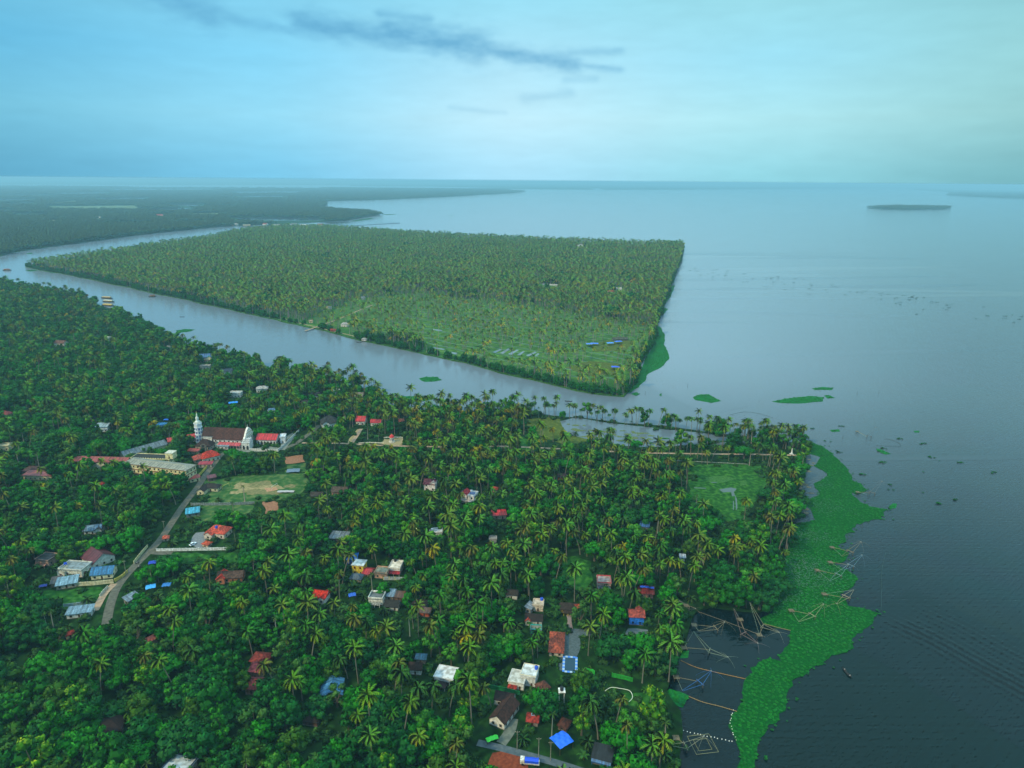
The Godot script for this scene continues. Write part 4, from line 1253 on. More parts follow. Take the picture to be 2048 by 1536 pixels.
func village_middle():
	house("village_house", "white terrace house behind the church among palms", "the white house behind the church", Vector2(-264.7, -618.3), 0.0, 20.0, 8.0, 4.6, "flat", "d8e0e0", "a8b4b8", {"low": 0.3})
	tarp("bright blue tarpaulin in the woods above the church", Vector2(-254.4, -592), 20.0, 8.0, 5.0, 3.0, "1f7fd8")
	house("tin_shed", "blue sheet shed left of the bell tower", "", Vector2(-290.5, -533.1), 0.0, 8.0, 5.0, 3.0, "shed", "a8b4b4", "2a84cc", {"tin": true, "rise": 0.8, "category": "shed"})
	tarp("tiny blue tarpaulin above the blue sheet shed", Vector2(-292.1, -544.8), 0.0, 4.0, 4.0, 3.0, "2a70d8")
	house("village_house", "two-storey blue and white house by the river", "the blue and white river house", Vector2(-347, -749.1), 18.0, 15.0, 11.0, 6.4, "gable", "e0e4d8", "4a7cb4", {"tin": true, "rise": 3.2, "low": 0.3, "porch": "b86850", "wing": [0.3, 0.4, 6.0, 6.0, 6.0, "3aa090", "e4e0c0"]})
	house("village_house", "low white house below the blue and white river house", "", Vector2(-334, -717), 5.0, 13.0, 7.0, 3.6, "flat", "c8ccc8", "7c7c78", {"low": 0.3})
	house("village_house", "white gabled house with a dark blue roof right of the river house", "the dark blue gabled house", Vector2(-302.8, -697.7), 25.0, 13.0, 8.0, 4.0, "gable", "dde2e2", "38506c", {"low": 0.4})
	house("village_house", "white and brown house in the far left woods", "the far white and brown house", Vector2(-553, -815.6), -8.0, 16.0, 10.0, 5.2, "gable", "d8d8d0", "7c5a50", {"low": 0.3})
	house("village_house", "small pale house right of the far white and brown house", "", Vector2(-514, -844.8), 0.0, 12.0, 8.0, 4.8, "flat", "c4d0c4", "a4aca4", {"low": 0.3})
	house("village_house", "small white house at the bend of the river bank", "the small white bank house", Vector2(-412.7, -796.6), 10.0, 10.0, 8.0, 4.8, "hip", "dce0e0", "a8b0b4", {"low": 0.3})
	house("village_house", "white domed-looking house among palms above the church hall", "the white house above the hall", Vector2(-243.1, -635.3), 15.0, 13.0, 8.0, 4.4, "hip", "dfe6ea", "c4d0d8", {"low": 0.4})
	house("village_house", "blue-grey flat house with white front above the red hall", "the blue-grey flat house", Vector2(-210.2, -569.4), 8.0, 10.0, 7.0, 4.2, "flat", "d4dde4", "6c98c0", {"low": 0.3})
	house("village_house", "dark-roofed house with white-edged gables near the river", "the white-edged dark gable", Vector2(-186.6, -615.6), 8.0, 12.0, 8.0, 4.2, "gable", "e2e6e6", "3c4044", {"low": 0.4})
	house("village_house", "low brown tiled house beside the white-edged dark gable", "the low brown house", Vector2(-188.8, -595.6), 0.0, 10.0, 7.0, 3.6, "hip", "9c8c80", "5c4844", {})
	house("village_house", "small white house by the palms on the river bank", "", Vector2(-170, -628.9), 30.0, 9.0, 6.0, 4.4, "flat", "dce4e4", "b0b8b8", {"low": 0.3})
	house("boat_shed", "low white shed on the grassy river bank", "the white bank shed", Vector2(-146.2, -623), 0.0, 10.0, 5.0, 2.8, "gable", "d8dede", "8c8c84", {"category": "shed", "low": 0.3})
	house("village_hall", "dark grey steep-roofed hall with a white gable", "the dark grey steep-roofed hall", Vector2(-153.3, -540.9), 24.0, 17.0, 14.0, 4.6, "hip", "e0e4e4", "3a4248", {"rise": 5.4, "category": "hall", "low": 0.5, "seen": 0.97, "wing": [-0.28, 0.36, 7.0, 6.0, 4.6, "3a4248", "e8ecec"]})
	house("villa", "red-roofed villa beside the river path", "the red-roofed villa", Vector2(-127.6, -545.8), -2.0, 9.0, 9.0, 4.4, "gable", "dcdcd4", "d8343c", {"rise": 3.2, "tin": true, "low": 0.3, "seen": 0.97})
	house("villa", "lower red wing right of the red-roofed villa", "", Vector2(-114.3, -542.5), -2.0, 10.0, 7.0, 4.0, "gable", "dcdcd4", "cc3038", {"rise": 2.0, "tin": true, "low": 0.4, "seen": 0.97})
	house("hut", "faded pink hut behind palms right of the red villa", "", Vector2(-94.2, -548.3), 20.0, 5.0, 5.0, 3.0, "gable", "b09088", "a86458", {"category": "hut"})
	house("village_house", "purple-roofed white house deep in the middle grove", "the purple-roofed house", Vector2(-54.3, -419.2), -8.0, 9.0, 8.0, 5.8, "gable", "e2e0e6", "6c3a50", {"rise": 2.4, "low": 0.3, "seen": 0.97, "wing": [0.36, 0.1, 4.0, 7.0, 6.4, "d8d4d8", "e8e4ea"]})
	var s := house("village_house", "white two-storey house with a red gable and blue solar panels", "the solar-panelled white house", Vector2(-27.2, -402), -18.0, 12.0, 9.0, 5.8, "flat", "e8e8ec", "d4d4d8", {"low": 0.25, "seen": 0.98, "wing": [-0.24, 0.1, 5.4, 8.0, 6.6, "b83444", "eceaee"], "porch": "c8c8cc", "tank": ["e0e4e6", 0.1, -0.3, "the solar-panelled white house"]})
	for i in 4:
		var st := begin()
		box(st, Vector3(1.6 + i * 1.1, 6.7, 0.6), Vector3(1.0, 0.06, 2.6), Basis(Vector3.RIGHT, 0.3))
		obj("solar_panel", st, paint("2c4c84", 0.2, false, 0.5), s)
	house("hut", "small orange-red hut between palms right of the solar-panelled house", "", Vector2(-11.1, -416.1), 0.0, 5.0, 4.0, 2.8, "hip", "b8a498", "c04830", {"category": "hut", "rise": 1.2})
	house("village_house", "red sheet-roofed house with a grey lean-to in the middle grove", "the red sheet-roofed house", Vector2(-7.4, -379.2), 10.0, 10.0, 6.0, 3.2, "shed", "b09c90", "d0343a", {"tin": true, "rise": 1.2, "low": 0.5, "seen": 0.96, "wing": [-0.2, -0.4, 4.0, 4.0, 3.2, "8a4a40", "b09c90"]})
	house("tin_shed", "wide grey-blue sheet roof left of the tall palms", "the wide grey sheet roof", Vector2(-98.1, -350), -6.0, 12.0, 8.0, 3.4, "shed", "5c6468", "7d8e9a", {"tin": true, "rise": 1.0, "category": "shed", "low": 0.7, "seen": 0.97})
	house("village_house", "brown-grey tiled house in shade right of the football field", "the brown-grey shaded house", Vector2(-112.5, -410.6), -4.0, 12.0, 8.0, 3.6, "gable", "a47c6c", "5c5048", {"low": 0.5, "seen": 0.85})
	house("hut", "low dark hut at the right end of the football field", "", Vector2(-126.1, -404.8), 0.0, 9.0, 6.0, 3.0, "gable", "5c5650", "44403c", {"category": "hut", "low": 0.6})
	# the yellow house and its neighbours
	house("village_house", "two-storey yellow house under a flat white roof", "the yellow house", Vector2(-79.6, -317.2), -8.0, 7.6, 7.0, 6.2, "flat", "d8c040", "c8d0d2", {"low": 0.25, "seen": 0.98, "frames": "d87820", "parapet": 0.15, "trim": "c8d0d2", "category": "house"})
	house("garden_pavilion", "blue-grey four-sided pavilion roof in front of the yellow house", "the blue-grey pavilion", Vector2(-79.5, -309.6), -8.0, 7.0, 5.6, 2.8, "hip", "a8a090", "4a6478", {"tin": true, "rise": 1.8, "category": "pavilion", "low": 0.5, "seen": 0.98})
	house("annex", "crimson-roofed annex right of the yellow house", "", Vector2(-74.3, -314.4), -12.0, 5.0, 7.0, 3.0, "gable", "c8a898", "b8323c", {"rise": 1.2, "tin": true, "category": "annex", "seen": 0.97})
	house("village_house", "bright blue house with a blue sheet roof behind the yellow house", "the bright blue house", Vector2(-85.4, -326), 4.0, 6.4, 6.0, 4.2, "shed", "2c6cd8", "1f7cf0", {"tin": true, "rise": 0.8, "low": 0.5, "seen": 0.97})
	house("village_house", "peach terrace house right of the crimson annex", "the peach terrace house", Vector2(-67.1, -313.9), -8.0, 8.0, 7.0, 3.6, "flat", "c89c84", "8c8c78", {"low": 0.7, "seen": 0.9})
	house("village_house", "white terrace house with a red-edged front awning", "the red-edged white terrace", Vector2(-60.6, -318.8), -6.0, 7.4, 9.0, 4.0, "flat", "dcdcd8", "d8d4c8", {"low": 0.4, "seen": 0.97, "porch": "a82c3c", "porch_share": 1.1, "tank": ["20242a", -0.2, -0.4, "the red-edged white terrace"]})
	house("village_house", "white flat house hidden to its roof left of the grove centre", "the half-hidden white flat house", Vector2(-43.5, -355.7), 5.0, 9.0, 6.0, 4.0, "flat", "dce0e2", "b4bcc0", {"low": 0.6, "seen": 0.85, "tank": ["e0e4e6", -0.3, 0.0, "the half-hidden white flat house"]})
	house("villa", "small bright red house with three gables", "the small bright red house", Vector2(-93.1, -292.7), -12.0, 8.0, 6.5, 3.6, "gable", "dcd8d0", "e83828", {"rise": 2.0, "low": 0.4, "seen": 0.97, "wing": [0.3, 0.2, 3.6, 7.6, 3.6, "e83828", "e0dcd8"]})
	tarp("small blue tarpaulin right of the small bright red house", Vector2(-78.1, -293), 20.0, 3.6, 3.2, 2.6, "2458b8")
	house("village_house", "white house with an open terrace frame below the yellow house", "the white open-terraced house", Vector2(-65.3, -290.8), -6.0, 8.6, 7.0, 3.8, "flat", "e4e8e4", "5c6468", {"low": 0.3, "seen": 0.95, "parapet": 0.9, "porch": "a8b0b0"})
	house("tin_shed", "pale blue sheet shed right of the open-terraced house", "the small pale blue shed", Vector2(-59.6, -294.4), -6.0, 5.4, 6.0, 2.8, "shed", "88827c", "7c98b0", {"tin": true, "rise": 0.8, "category": "shed", "seen": 0.95})
	house("tin_shed", "brown plank shed right of the small pale blue shed", "", Vector2(-54.7, -293.5), -6.0, 5.6, 5.0, 2.6, "shed", "6c5444", "6a4c38", {"tin": true, "rise": 0.6, "category": "shed", "seen": 0.9})
	house("village_house", "dark tiled cottage with white gable below the pale blue shed", "the dark tiled cottage", Vector2(-56.9, -286), -6.0, 8.0, 6.0, 3.0, "gable", "c8ccc8", "2e3232", {"rise": 1.8, "low": 0.6, "seen": 0.95})
	house("village_house", "dark low house among palms right of the tiled cottage", "the dark low house", Vector2(-44.1, -286.5), -10.0, 9.0, 7.0, 3.0, "hip", "6c6660", "35302e", {"low": 0.8, "seen": 0.85})
	house("hut", "brown flat hut with an orange end wall", "the brown flat hut", Vector2(-40.5, -280.5), -8.0, 6.0, 4.0, 2.8, "shed", "b8583c", "6e5648", {"tin": true, "rise": 0.4, "category": "hut", "low": 0.4, "seen": 0.95})
	house("tin_shed", "wide light blue sheet roof with a ridge towards the camera", "the wide light blue roof", Vector2(-71.4, -228.4), 100.0, 11.0, 10.0, 3.2, "gable", "6c7478", "4f8fc4", {"tin": true, "rise": 2.0, "category": "shed", "low": 0.9, "seen": 0.97})
	house("hut", "dark hut with a red corner below the light blue roof", "", Vector2(-75.2, -213), -10.0, 7.0, 5.0, 2.8, "hip", "5a443c", "2c2422", {"category": "hut", "seen": 0.9})
	house("village_house", "brown-gabled white cottage left of the white villa", "the brown-gabled cottage", Vector2(-39.4, -241.2), -4.0, 6.0, 5.0, 3.6, "gable", "dfe4e6", "3c2c28", {"rise": 1.8, "low": 0.4, "seen": 0.95})
	house("tin_shed", "narrow blue sheet lean-to behind the brown-gabled cottage", "", Vector2(-38.1, -247.2), -4.0, 5.0, 3.0, 3.0, "shed", "6a7478", "3c7494", {"tin": true, "rise": 0.5, "category": "shed"})
	house("villa", "white villa with a flat bright white roof and brown tiled porch", "the flat white villa", Vector2(-26.3, -236.6), -14.0, 10.0, 9.0, 4.0, "flat", "d0d6d8", "ccd4d8", {"low": 0.5, "seen": 0.98, "porch": "3a2c30", "porch_depth": 4.0, "porch_share": 0.7, "porch_at": -0.12, "parapet": 0.2})


func village_right():
	house("village_house", "orange-walled house with a dark hipped roof below the river path", "the orange-walled house", Vector2(35.8, -436.1), -6.0, 8.4, 6.0, 3.4, "hip", "f07030", "3c2c34", {"rise": 1.8, "low": 0.2, "seen": 0.98, "door": "2c1c18"})
	house("tin_shed", "blue sheet roof in the right grove", "the blue sheet roof in the right grove", Vector2(80, -367), -18.0, 6.0, 7.0, 3.0, "shed", "5c6870", "4474b4", {"tin": true, "rise": 1.2, "category": "shed", "low": 0.8, "seen": 0.97})
	house("hut", "tiny white striped hut in the right grove", "the tiny white striped hut", Vector2(94, -331.3), -10.0, 3.2, 3.4, 3.0, "shed", "d4dce4", "b4c4d4", {"tin": true, "rise": 0.4, "category": "hut", "low": 0.3, "seen": 0.97})
	house("hut", "tiny dull hut in the grove below the orange-walled house", "", Vector2(26.4, -368.1), 10.0, 6.0, 5.0, 2.8, "hip", "8c8480", "5c504c", {"category": "hut", "seen": 0.85})
	house("hut", "tiny grey-white hut under palms in the middle right grove", "", Vector2(-10.2, -349.2), 0.0, 5.0, 4.0, 3.0, "flat", "a8a8a8", "8c8c8c", {"category": "hut", "seen": 0.85})
	house("village_house", "house with a worn pinkish roof, red trim and a grey awning", "the pinkish worn-roofed house", Vector2(47.8, -306.1), -4.0, 8.4, 8.0, 4.0, "flat", "c8a8a4", "a49490", {"low": 0.3, "seen": 0.98, "trim": "c8404c", "porch": "4c5a72", "porch_share": 0.95, "posts": "d8705c"})
	house("village_house", "low red-roofed house with a blue sheet along its ridge", "the low red and blue house", Vector2(67.8, -298.1), -10.0, 9.0, 6.0, 3.0, "shed", "b88478", "b83a30", {"tin": true, "rise": 1.2, "low": 0.5, "seen": 0.95})
	tarp("long blue sheet on the low red house", Vector2(68.4, -299), -10.0, 7.0, 1.8, 4.3, "2a5cd0")
	house("village_house", "vivid blue two-storey house with a broken terracotta roof", "the vivid blue house", Vector2(59.2, -276.7), -4.0, 8.4, 7.0, 5.4, "gable", "1f78e8", "b0544c", {"rise": 1.8, "low": 0.15, "seen": 1.0, "frames": "16449c", "door": "12305c", "wing": [0.22, -0.2, 3.4, 5.0, 6.0, "a84a44", "1f78e8"]})
	house("village_house", "brown bungalow with yellow gate pillars above the brick path", "the brown bungalow", Vector2(27.8, -284.7), -4.0, 9.0, 6.0, 3.2, "hip", "8c7c3c", "38302c", {"rise": 1.8, "low": 0.7, "seen": 0.95, "posts": "d8c830", "porch": "3c302a", "porch_share": 0.6})
	house("annex", "small terracotta-roofed green annex right of the brown bungalow", "", Vector2(32.6, -285.2), 10.0, 4.6, 3.6, 2.8, "gable", "3ca44c", "b05440", {"category": "annex", "rise": 1.1, "low": 0.4, "seen": 0.97})
	house("village_house", "cream terrace house left of the brown bungalow", "the cream terrace house", Vector2(13.6, -286.2), -6.0, 6.0, 6.0, 3.8, "flat", "d0c4b4", "c0b4a4", {"low": 0.4, "seen": 0.9, "tank": ["1c50c8", 0.3, -0.4, "the cream terrace house"]})
	house("tin_shed", "grey-white slanting shed left of the cream terrace house", "", Vector2(9.7, -284.5), 60.0, 6.0, 3.4, 3.0, "shed", "88888a", "8c98a4", {"tin": true, "rise": 0.8, "category": "shed"})
	house("village_house", "dark tiled house with a white-edged ridge and a red corner", "the red-cornered dark house", Vector2(11.2, -275.8), -4.0, 9.4, 6.0, 3.2, "gable", "bcc0bc", "2e2826", {"rise": 1.7, "low": 0.5, "seen": 0.95, "wing": [-0.36, 0.2, 3.0, 5.0, 3.0, "c8503c", "bcc0bc"]})
	house("outhouse", "pale outhouse with a turquoise wall sheet", "the turquoise-walled outhouse", Vector2(11.9, -267.9), -4.0, 6.0, 4.0, 2.8, "flat", "28a8a8", "7c7c70", {"category": "outhouse", "low": 0.3, "seen": 0.9})
	house("village_house", "dark grey gabled house with white ends, left of the cream terrace", "", Vector2(0.8, -295.7), -8.0, 7.0, 5.4, 3.4, "gable", "d4d4ce", "3c3834", {"low": 0.5, "seen": 0.85})
	house("guest_house", "long terracotta hipped roof along the paved yard", "the long terracotta roof", Vector2(20.8, -258), 84.0, 17.0, 7.4, 3.2, "hip", "c8c0b0", "b45a44", {"rise": 2.4, "low": 0.8, "seen": 1.0})
	house("villa", "white villa with a taller white block and flat stained terrace", "the white terraced villa", Vector2(3.4, -234.7), -14.0, 8.0, 9.0, 3.8, "flat", "dde0de", "bcc0bc", {"low": 0.4, "seen": 0.98, "porch": "b83a2c", "porch_share": 0.6, "porch_at": -0.2, "parapet": 0.25})
	house("villa", "taller white block of the white terraced villa", "", Vector2(8.3, -236.4), -14.0, 7.6, 8.6, 5.6, "flat", "d0d4d6", "ccd4d8", {"low": 0.6, "seen": 0.98, "parapet": 0.3, "trim": "e0d8b8", "tank": ["1c50c8", 0.4, -0.2, "the white terraced villa"]})
	house("hut", "brown pyramid-roofed hut below the swimming pool", "the brown pyramid hut", Vector2(13.5, -231.2), 30.0, 5.0, 5.0, 2.8, "hip", "7c5c48", "6c4438", {"rise": 2.2, "category": "hut", "seen": 0.95})
	house("farmhouse", "long brown tiled house with white gable ends by the lane", "the long brown farmhouse", Vector2(-1.9, -216.4), 62.0, 15.0, 8.0, 3.4, "gable", "dcdcd8", "4a302a", {"rise": 2.6, "low": 0.8, "seen": 1.0, "over": 0.5})
	house("farmhouse", "dark cross-roofed back part of the long brown farmhouse", "", Vector2(-1.8, -223.9), -16.0, 9.0, 6.0, 3.4, "gable", "dcdcd8", "3a2a28", {"rise": 2.2, "low": 0.8, "seen": 1.0, "over": 0.5})
	house("hut", "red-roofed hut with a pale blue patch on its roof", "the red hut by the lane", Vector2(9, -213.7), -8.0, 5.0, 5.0, 2.8, "gable", "8c7c74", "a83a30", {"rise": 1.0, "category": "hut", "low": 0.5, "seen": 0.97, "block": [0.0, -0.1, 1.0, 0.9, 0.7, "7cb8dc"]})
	house("hut", "brown thatched hut hidden among palms at lower right", "", Vector2(20.9, -211.3), 60.0, 5.0, 4.0, 2.6, "hip", "5c4438", "5c3426", {"category": "hut", "seen": 0.9})
	tarp("large bright blue tarpaulin over a shed at lower right", Vector2(19.1, -202), 35.0, 6.6, 6.4, 3.4, "1f66e0", 0.97)
	house("village_house", "dark roofed house with bright blue eaves at the bottom", "the dark house with blue eaves", Vector2(33.5, -196.4), -18.0, 8.0, 7.0, 3.2, "shed", "2c68b0", "22282a", {"tin": true, "rise": 1.0, "low": 0.6, "seen": 0.97, "porch": "3c8ce0", "porch_depth": 0.9, "porch_share": 1.1})
	# the water tower
	var at := Vector2(20.7, -225)
	var t := thing("tank_stand", "white concrete stand carrying a black tank among palms", "stand", v3(at, LAND))
	for sx in [-1.0, 1.0]:
		for sz in [-1.0, 1.0]:
			var st := begin()
			box(st, Vector3(sx, 2.4, sz), Vector3(0.25, 5.0, 0.25))
			obj("leg", st, paint("c8ccc8"), t)
	var dk := begin()
	box(dk, Vector3(0, 5.05, 0), Vector3(2.8, 0.25, 2.8))
	obj("deck", dk, paint("dfe4e4"), t)
	keep.append([at.x, at.y, 2.0, LAND + 3.5, 0.97])
	clear_spots.append([at, 2.0])
	water_tank(v3(at, LAND + 5.18), "20242a", "the white stand among palms")
	# the swimming pool
	var pool := Vector2(25.8, -246.2)
	var pt := thing("swimming_pool", "swimming pool edged with blue and white tiles at the end of the yard", "pool", v3(pool, LAND), deg_to_rad(-6.0))
	stand(pool, 0.0, 8.0, 10.0, 0.3, 1.0)
	landmarks.append([pool, "the swimming pool"])
	for i in 9:
		for s in [-1.0, 1.0]:
			var st := begin()
			box(st, Vector3(s * 2.7, 0.32, -4.4 + i * 1.1), Vector3(1.0, 0.16, 1.04))
			obj("edge_tile", st, paint("94aec8" if (i + int(s)) % 2 == 0 else "3c78d0", 0.4, false), pt)
	for i in 4:
		for s in [-1.0, 1.0]:
			var st := begin()
			box(st, Vector3(-1.65 + i * 1.1, 0.33, s * 4.75), Vector3(1.04, 0.16, 1.0))
			obj("edge_tile", st, paint("94aec8" if i % 2 == 0 else "3c78d0", 0.4, false), pt)
	var wt := begin()
	box(wt, Vector3(0, 0.17, 0), Vector3(4.4, 0.16, 8.6))
	obj("water_surface", wt, paint("123448", 0.06, false, 0.4), pt)


func far_houses():
	house("river_lodge", "white lodge on the far river bank", "the white river lodge", Vector2(-235.5, -944.4), -6.0, 13.0, 8.0, 4.6, "hip", "e8e8ea", "c4c8d0", {"low": 0.2})
	house("river_lodge", "small cream hut on the far river bank", "", Vector2(-290.3, -968.8), 0.0, 6.0, 5.0, 3.4, "gable", "dccfb0", "b0a088", {"low": 0.2, "category": "hut"})
	house("boat_house", "red boat house at the far river landing", "", Vector2(-242.7, -911.2), -14.0, 12.0, 5.0, 2.8, "gable", "8c4038", "a03c34", {"low": 0.2, "category": "shed"})
	house("boat_house", "white boat house at the end of the far landing", "", Vector2(-190, -857.6), -14.0, 8.0, 5.0, 3.0, "hip", "dce0e4", "b0b8c0", {"low": 0.2, "category": "shed"})
	for i in 5:
		var p: Vector2 = [Vector2(96.2, -835.5), Vector2(103.4, -838.5), Vector2(123.4, -841.9), Vector2(134.8, -850.7), Vector2(113.7, -726.3)][i]
		tarp("bright blue shelter %s in the coconut plantation" % ["at the left end of the row", "second from the left of the row", "second from the right of the row", "at the right end of the row", "alone near the river corner"][i], p, [5.0, -8.0, 12.0, 20.0, -5.0][i], [8.0, 10.0, 9.0, 10.0, 9.0][i], 6.0, 3.4, ["4a78d8", "3c70dc", "3c88e0", "2c64cc", "2c50d0"][i])
	house("farm_shed", "low dark shed beside the blue plantation shelters", "", Vector2(140.4, -871.1), 8.0, 24.0, 8.0, 2.6, "gable", "5c6458", "59665c", {"category": "shed", "low": 0.4})
	house("far_house", "white house on the back of the palm island", "", Vector2(211.9, -2166.6), 10.0, 22.0, 12.0, 6.0, "hip", "e8ecee", "d0d8de", {"low": 0.6})
	house("far_house", "white house right of the red far roof", "", Vector2(199.5, -1293.2), 0.0, 14.0, 8.0, 4.6, "flat", "e4e8ea", "ccd4d8", {"low": 0.4})
	house("far_house", "red-roofed house in the island grove", "", Vector2(182.9, -1261.7), 10.0, 16.0, 10.0, 4.0, "gable", "c8b0a4", "b05040", {"low": 0.6})
	house("far_house", "long white shed in a clearing of the island grove", "", Vector2(78.5, -1332.4), -6.0, 18.0, 7.0, 4.0, "gable", "dcd8d4", "c8ccd0", {"low": 0.4})
	house("far_house", "small white shed left of the long white shed", "", Vector2(63.1, -1338.3), 0.0, 9.0, 7.0, 4.0, "gable", "dcd8d4", "b8c0c4", {"low": 0.4})
	house("far_house", "white hut beside the plantation path, lower one", "", Vector2(-292.9, -1078.7), 15.0, 9.0, 6.0, 4.0, "gable", "dce0e4", "c0c8d0", {"low": 0.3})
	house("far_house", "white hut beside the plantation path, upper one", "", Vector2(-258.6, -1173.1), 15.0, 8.0, 6.0, 4.0, "gable", "dce0e4", "c0c8d0", {"low": 0.3})
	house("far_house", "white house on the left far shore", "", Vector2(-2047.9, -3470.2), 0.0, 26.0, 16.0, 8.0, "hip", "e8eaea", "c8d4d8", {"low": 0.4})
	house("far_house", "cream block on the left far shore", "", Vector2(-2110, -3217.4), 0.0, 22.0, 14.0, 8.0, "flat", "e0d8b8", "d4ccb0", {"low": 0.4})
	house("far_house", "red-roofed long house on the left far shore", "", Vector2(-1890.5, -3751.2), 4.0, 40.0, 16.0, 7.0, "gable", "e0c8c0", "d0584c", {"low": 0.4})
	for i in 7:
		house("far_house", "small pale house %s of the far town by the channel" % ["at the left end", "second from the left", "third from the left", "in the middle", "third from the right", "second from the right", "at the right end"][i], "", Vector2(-1225.7, -3081.9).lerp(Vector2(-854.3, -3093.3), i / 6.0) + Vector2(0, [0, 30, -24, 12, -30, 20, 0][i]), [0.0, 20.0, -15.0, 8.0, 0.0, -20.0, 12.0][i], [24.0, 30.0, 20.0, 34.0, 26.0, 40.0, 22.0][i], 14.0, 6.0, "gable" if i % 2 == 0 else "flat", ["e0e4e4", "d8c8a8", "e4e8ea", "dcd8d0", "c8d0d8", "e8ecee", "e0d8cc"][i], ["b8bcc0", "d0c4a8", "b0604c", "c8ccd0", "8c98a4", "e0e4e8", "a8745c"][i], {"low": 0.5, "group": "houses of the far town"})


func walls_and_small_things():
	wall_run("churchyard_wall", "white churchyard wall with pillars in front of the red hall", points([-198.6, -484.2, -187.3, -482.4, -177.5, -482.6, -175.9, -500.2, -174.5, -527]), 1.8, "d0d6d8", "eef2f2", 3.0, 0.9)
	wall_run("compound_wall", "yellow wall along the road below the church", points([-217, -434.5, -217.7, -449, -218.8, -463.5]), 1.8, "cfc25a", "d8cc70", 3.0, 0.9)
	wall_run("compound_wall", "long white wall below the coral-roofed villa", points([-196.6, -336.3, -183.9, -337, -170.3, -337.8, -156.6, -338.5]), 1.7, "dde6ea", "e8eef0", 3.0, 0.95)
	wall_run("compound_wall", "cream wall from the pale blue shed to the road bend", points([-221.1, -301.9, -211.3, -303.3, -202.7, -305.2]), 2.2, "d4ceaa", "dcd8bc", 3.0, 0.95)
	wall_run("compound_wall", "yellow wall along the left side of the village road", points([-202.7, -306.2, -201.2, -309.9, -200.9, -315]), 1.8, "d0c060", "dccc70", 2.5, 0.95)
	wall_run("compound_wall", "pale wall beside the village road under the palms", points([-202.1, -323.3, -203.2, -333.5, -203.7, -341]), 1.8, "c8c69c", "d4d2ac", 2.5, 0.95)
	wall_run("compound_wall", "pale blue wall above the long pale blue shed", points([-215.3, -284.6, -209.6, -285.9, -204.3, -288]), 1.6, "88a4ac", "98b4bc", 3.0, 0.9)
	wall_run("compound_wall", "white lattice wall beside the short lane", points([-202.8, -293, -203.3, -297.3, -203.5, -301.2]), 1.4, "c8ccc0", "d8dcd0", 2.0, 0.95)
	wall_run("compound_wall", "grey wall between the football field and the gardens", points([-202.7, -392.2, -190.8, -392.4, -175.3, -393.3, -163.2, -394.9]), 1.8, "7c8a90", "8c989c", 3.0, 0.9)
	wall_run("compound_wall", "pale wall with yellow pillars in front of the red-edged terrace", points([-65.8, -309.9, -59.8, -310, -54.1, -309.6]), 1.8, "a8b4bc", "d4c860", 3.0, 0.97)
	wall_run("compound_wall", "green wall left of the fallen white hose, upper part", points([31.8, -241.9, 34.9, -241, 35.8, -240.1]), 2.0, "2cb840", "34c44a", 2.4, 0.97)
	wall_run("compound_wall", "green wall right of the bright green tree", points([42.8, -239, 46.8, -237.8, 51.1, -236.1]), 2.0, "20982f", "28a838", 2.4, 0.97)
	wall_run("compound_wall", "green wall behind the long brown farmhouse", points([-8.4, -231.7, -3.9, -230.6, 4.2, -227.9]), 2.0, "0e7a40", "128848", 2.4, 0.95)
	wall_run("path_wall", "low white wall along the river path by the shrine", points([-119.8, -500.3, -111.4, -501.6, -100.2, -500.7]), 0.8, "dcdcd0", "e8e8e0", 2.0, 0.85)
	wall_run("path_wall", "low white wall behind the shrine yard", points([-102.4, -512.7, -95.4, -513.9, -87.2, -513]), 0.8, "dcdcd0", "e8e8e0", 2.0, 0.9)
	wall_run("path_wall", "long low white wall below the right end of the river path", points([107, -471.8, 132.5, -469.5, 154.1, -467.1, 175.4, -464.7]), 0.5, "8c9890", "98a49c", 5.0, 0.3)
	wall_run("landing_wall", "stone landing along the far river bank", points([-348.9, -1005.7, -304.7, -962.7, -258.4, -923.3, -215.5, -886.8, -194, -866.7]), 1.0, "a8a48c", "b4b09a", 12.0, 0.9)
	shrine(Vector2(-94.5, -504.1))
	monument(Vector2(213.7, -484.6))
	goal(Vector2(-191, -418.1), 70.0, "weathered yellow goal at the left end of the football field", "c8b85c")
	goal(Vector2(-158.4, -417.9), 70.0, "white goal at the right end of the football field", "d8d8cc")
	car(Vector2(-179.6, -343.6), 60.0, "white car parked on the grey drive of the coral villa", "d8e4ee")
	truck(Vector2(7.8, -194), -6.0)
	rider(Vector2(-200.3, -323.3), 40.0, "first of two riders on the village road, nearer the wall")
	rider(Vector2(-197.2, -319.4), 40.0, "second of two riders on the village road, nearer the blue heap")
	tarp("dark blue covered heap on the verge of the village road", Vector2(-191.8, -323), 15.0, 4.0, 3.4, 1.5, "1c3ca8")
	tarp("dark blue covered boat on the left lawn", Vector2(-235.8, -300.8), 20.0, 3.6, 2.4, 1.2, "18328c")
	tarp("grey plastic sheet over crates in the bare patch right of the field", Vector2(-154.1, -445), 10.0, 9.0, 6.0, 1.4, "5c7084")
	tarp("long grey sheet spread on poles over the sand", Vector2(-148.8, -411.9), 2.0, 11.0, 3.0, 1.0, "9a9c9c")
	tarp("lime green boat cover beside the road at the bottom", Vector2(-6.4, -204.5), 25.0, 4.6, 2.2, 1.3, "3cc43c")
	for i in 5:
		var p: Vector2 = [Vector2(2.9, -200.4), Vector2(10.6, -197.3), Vector2(14.8, -195.6), Vector2(-200.6, -312.7), Vector2(-201.4, -355.8)][i]
		pole(p, "tall grey power pole %s" % ["by the lane mouth at the bottom", "behind the blue covered truck", "right of the blue covered truck", "at the bend of the village road", "beside the white wall corner"][i])
	# a bent white hose lying on the lawn
	var st := begin()
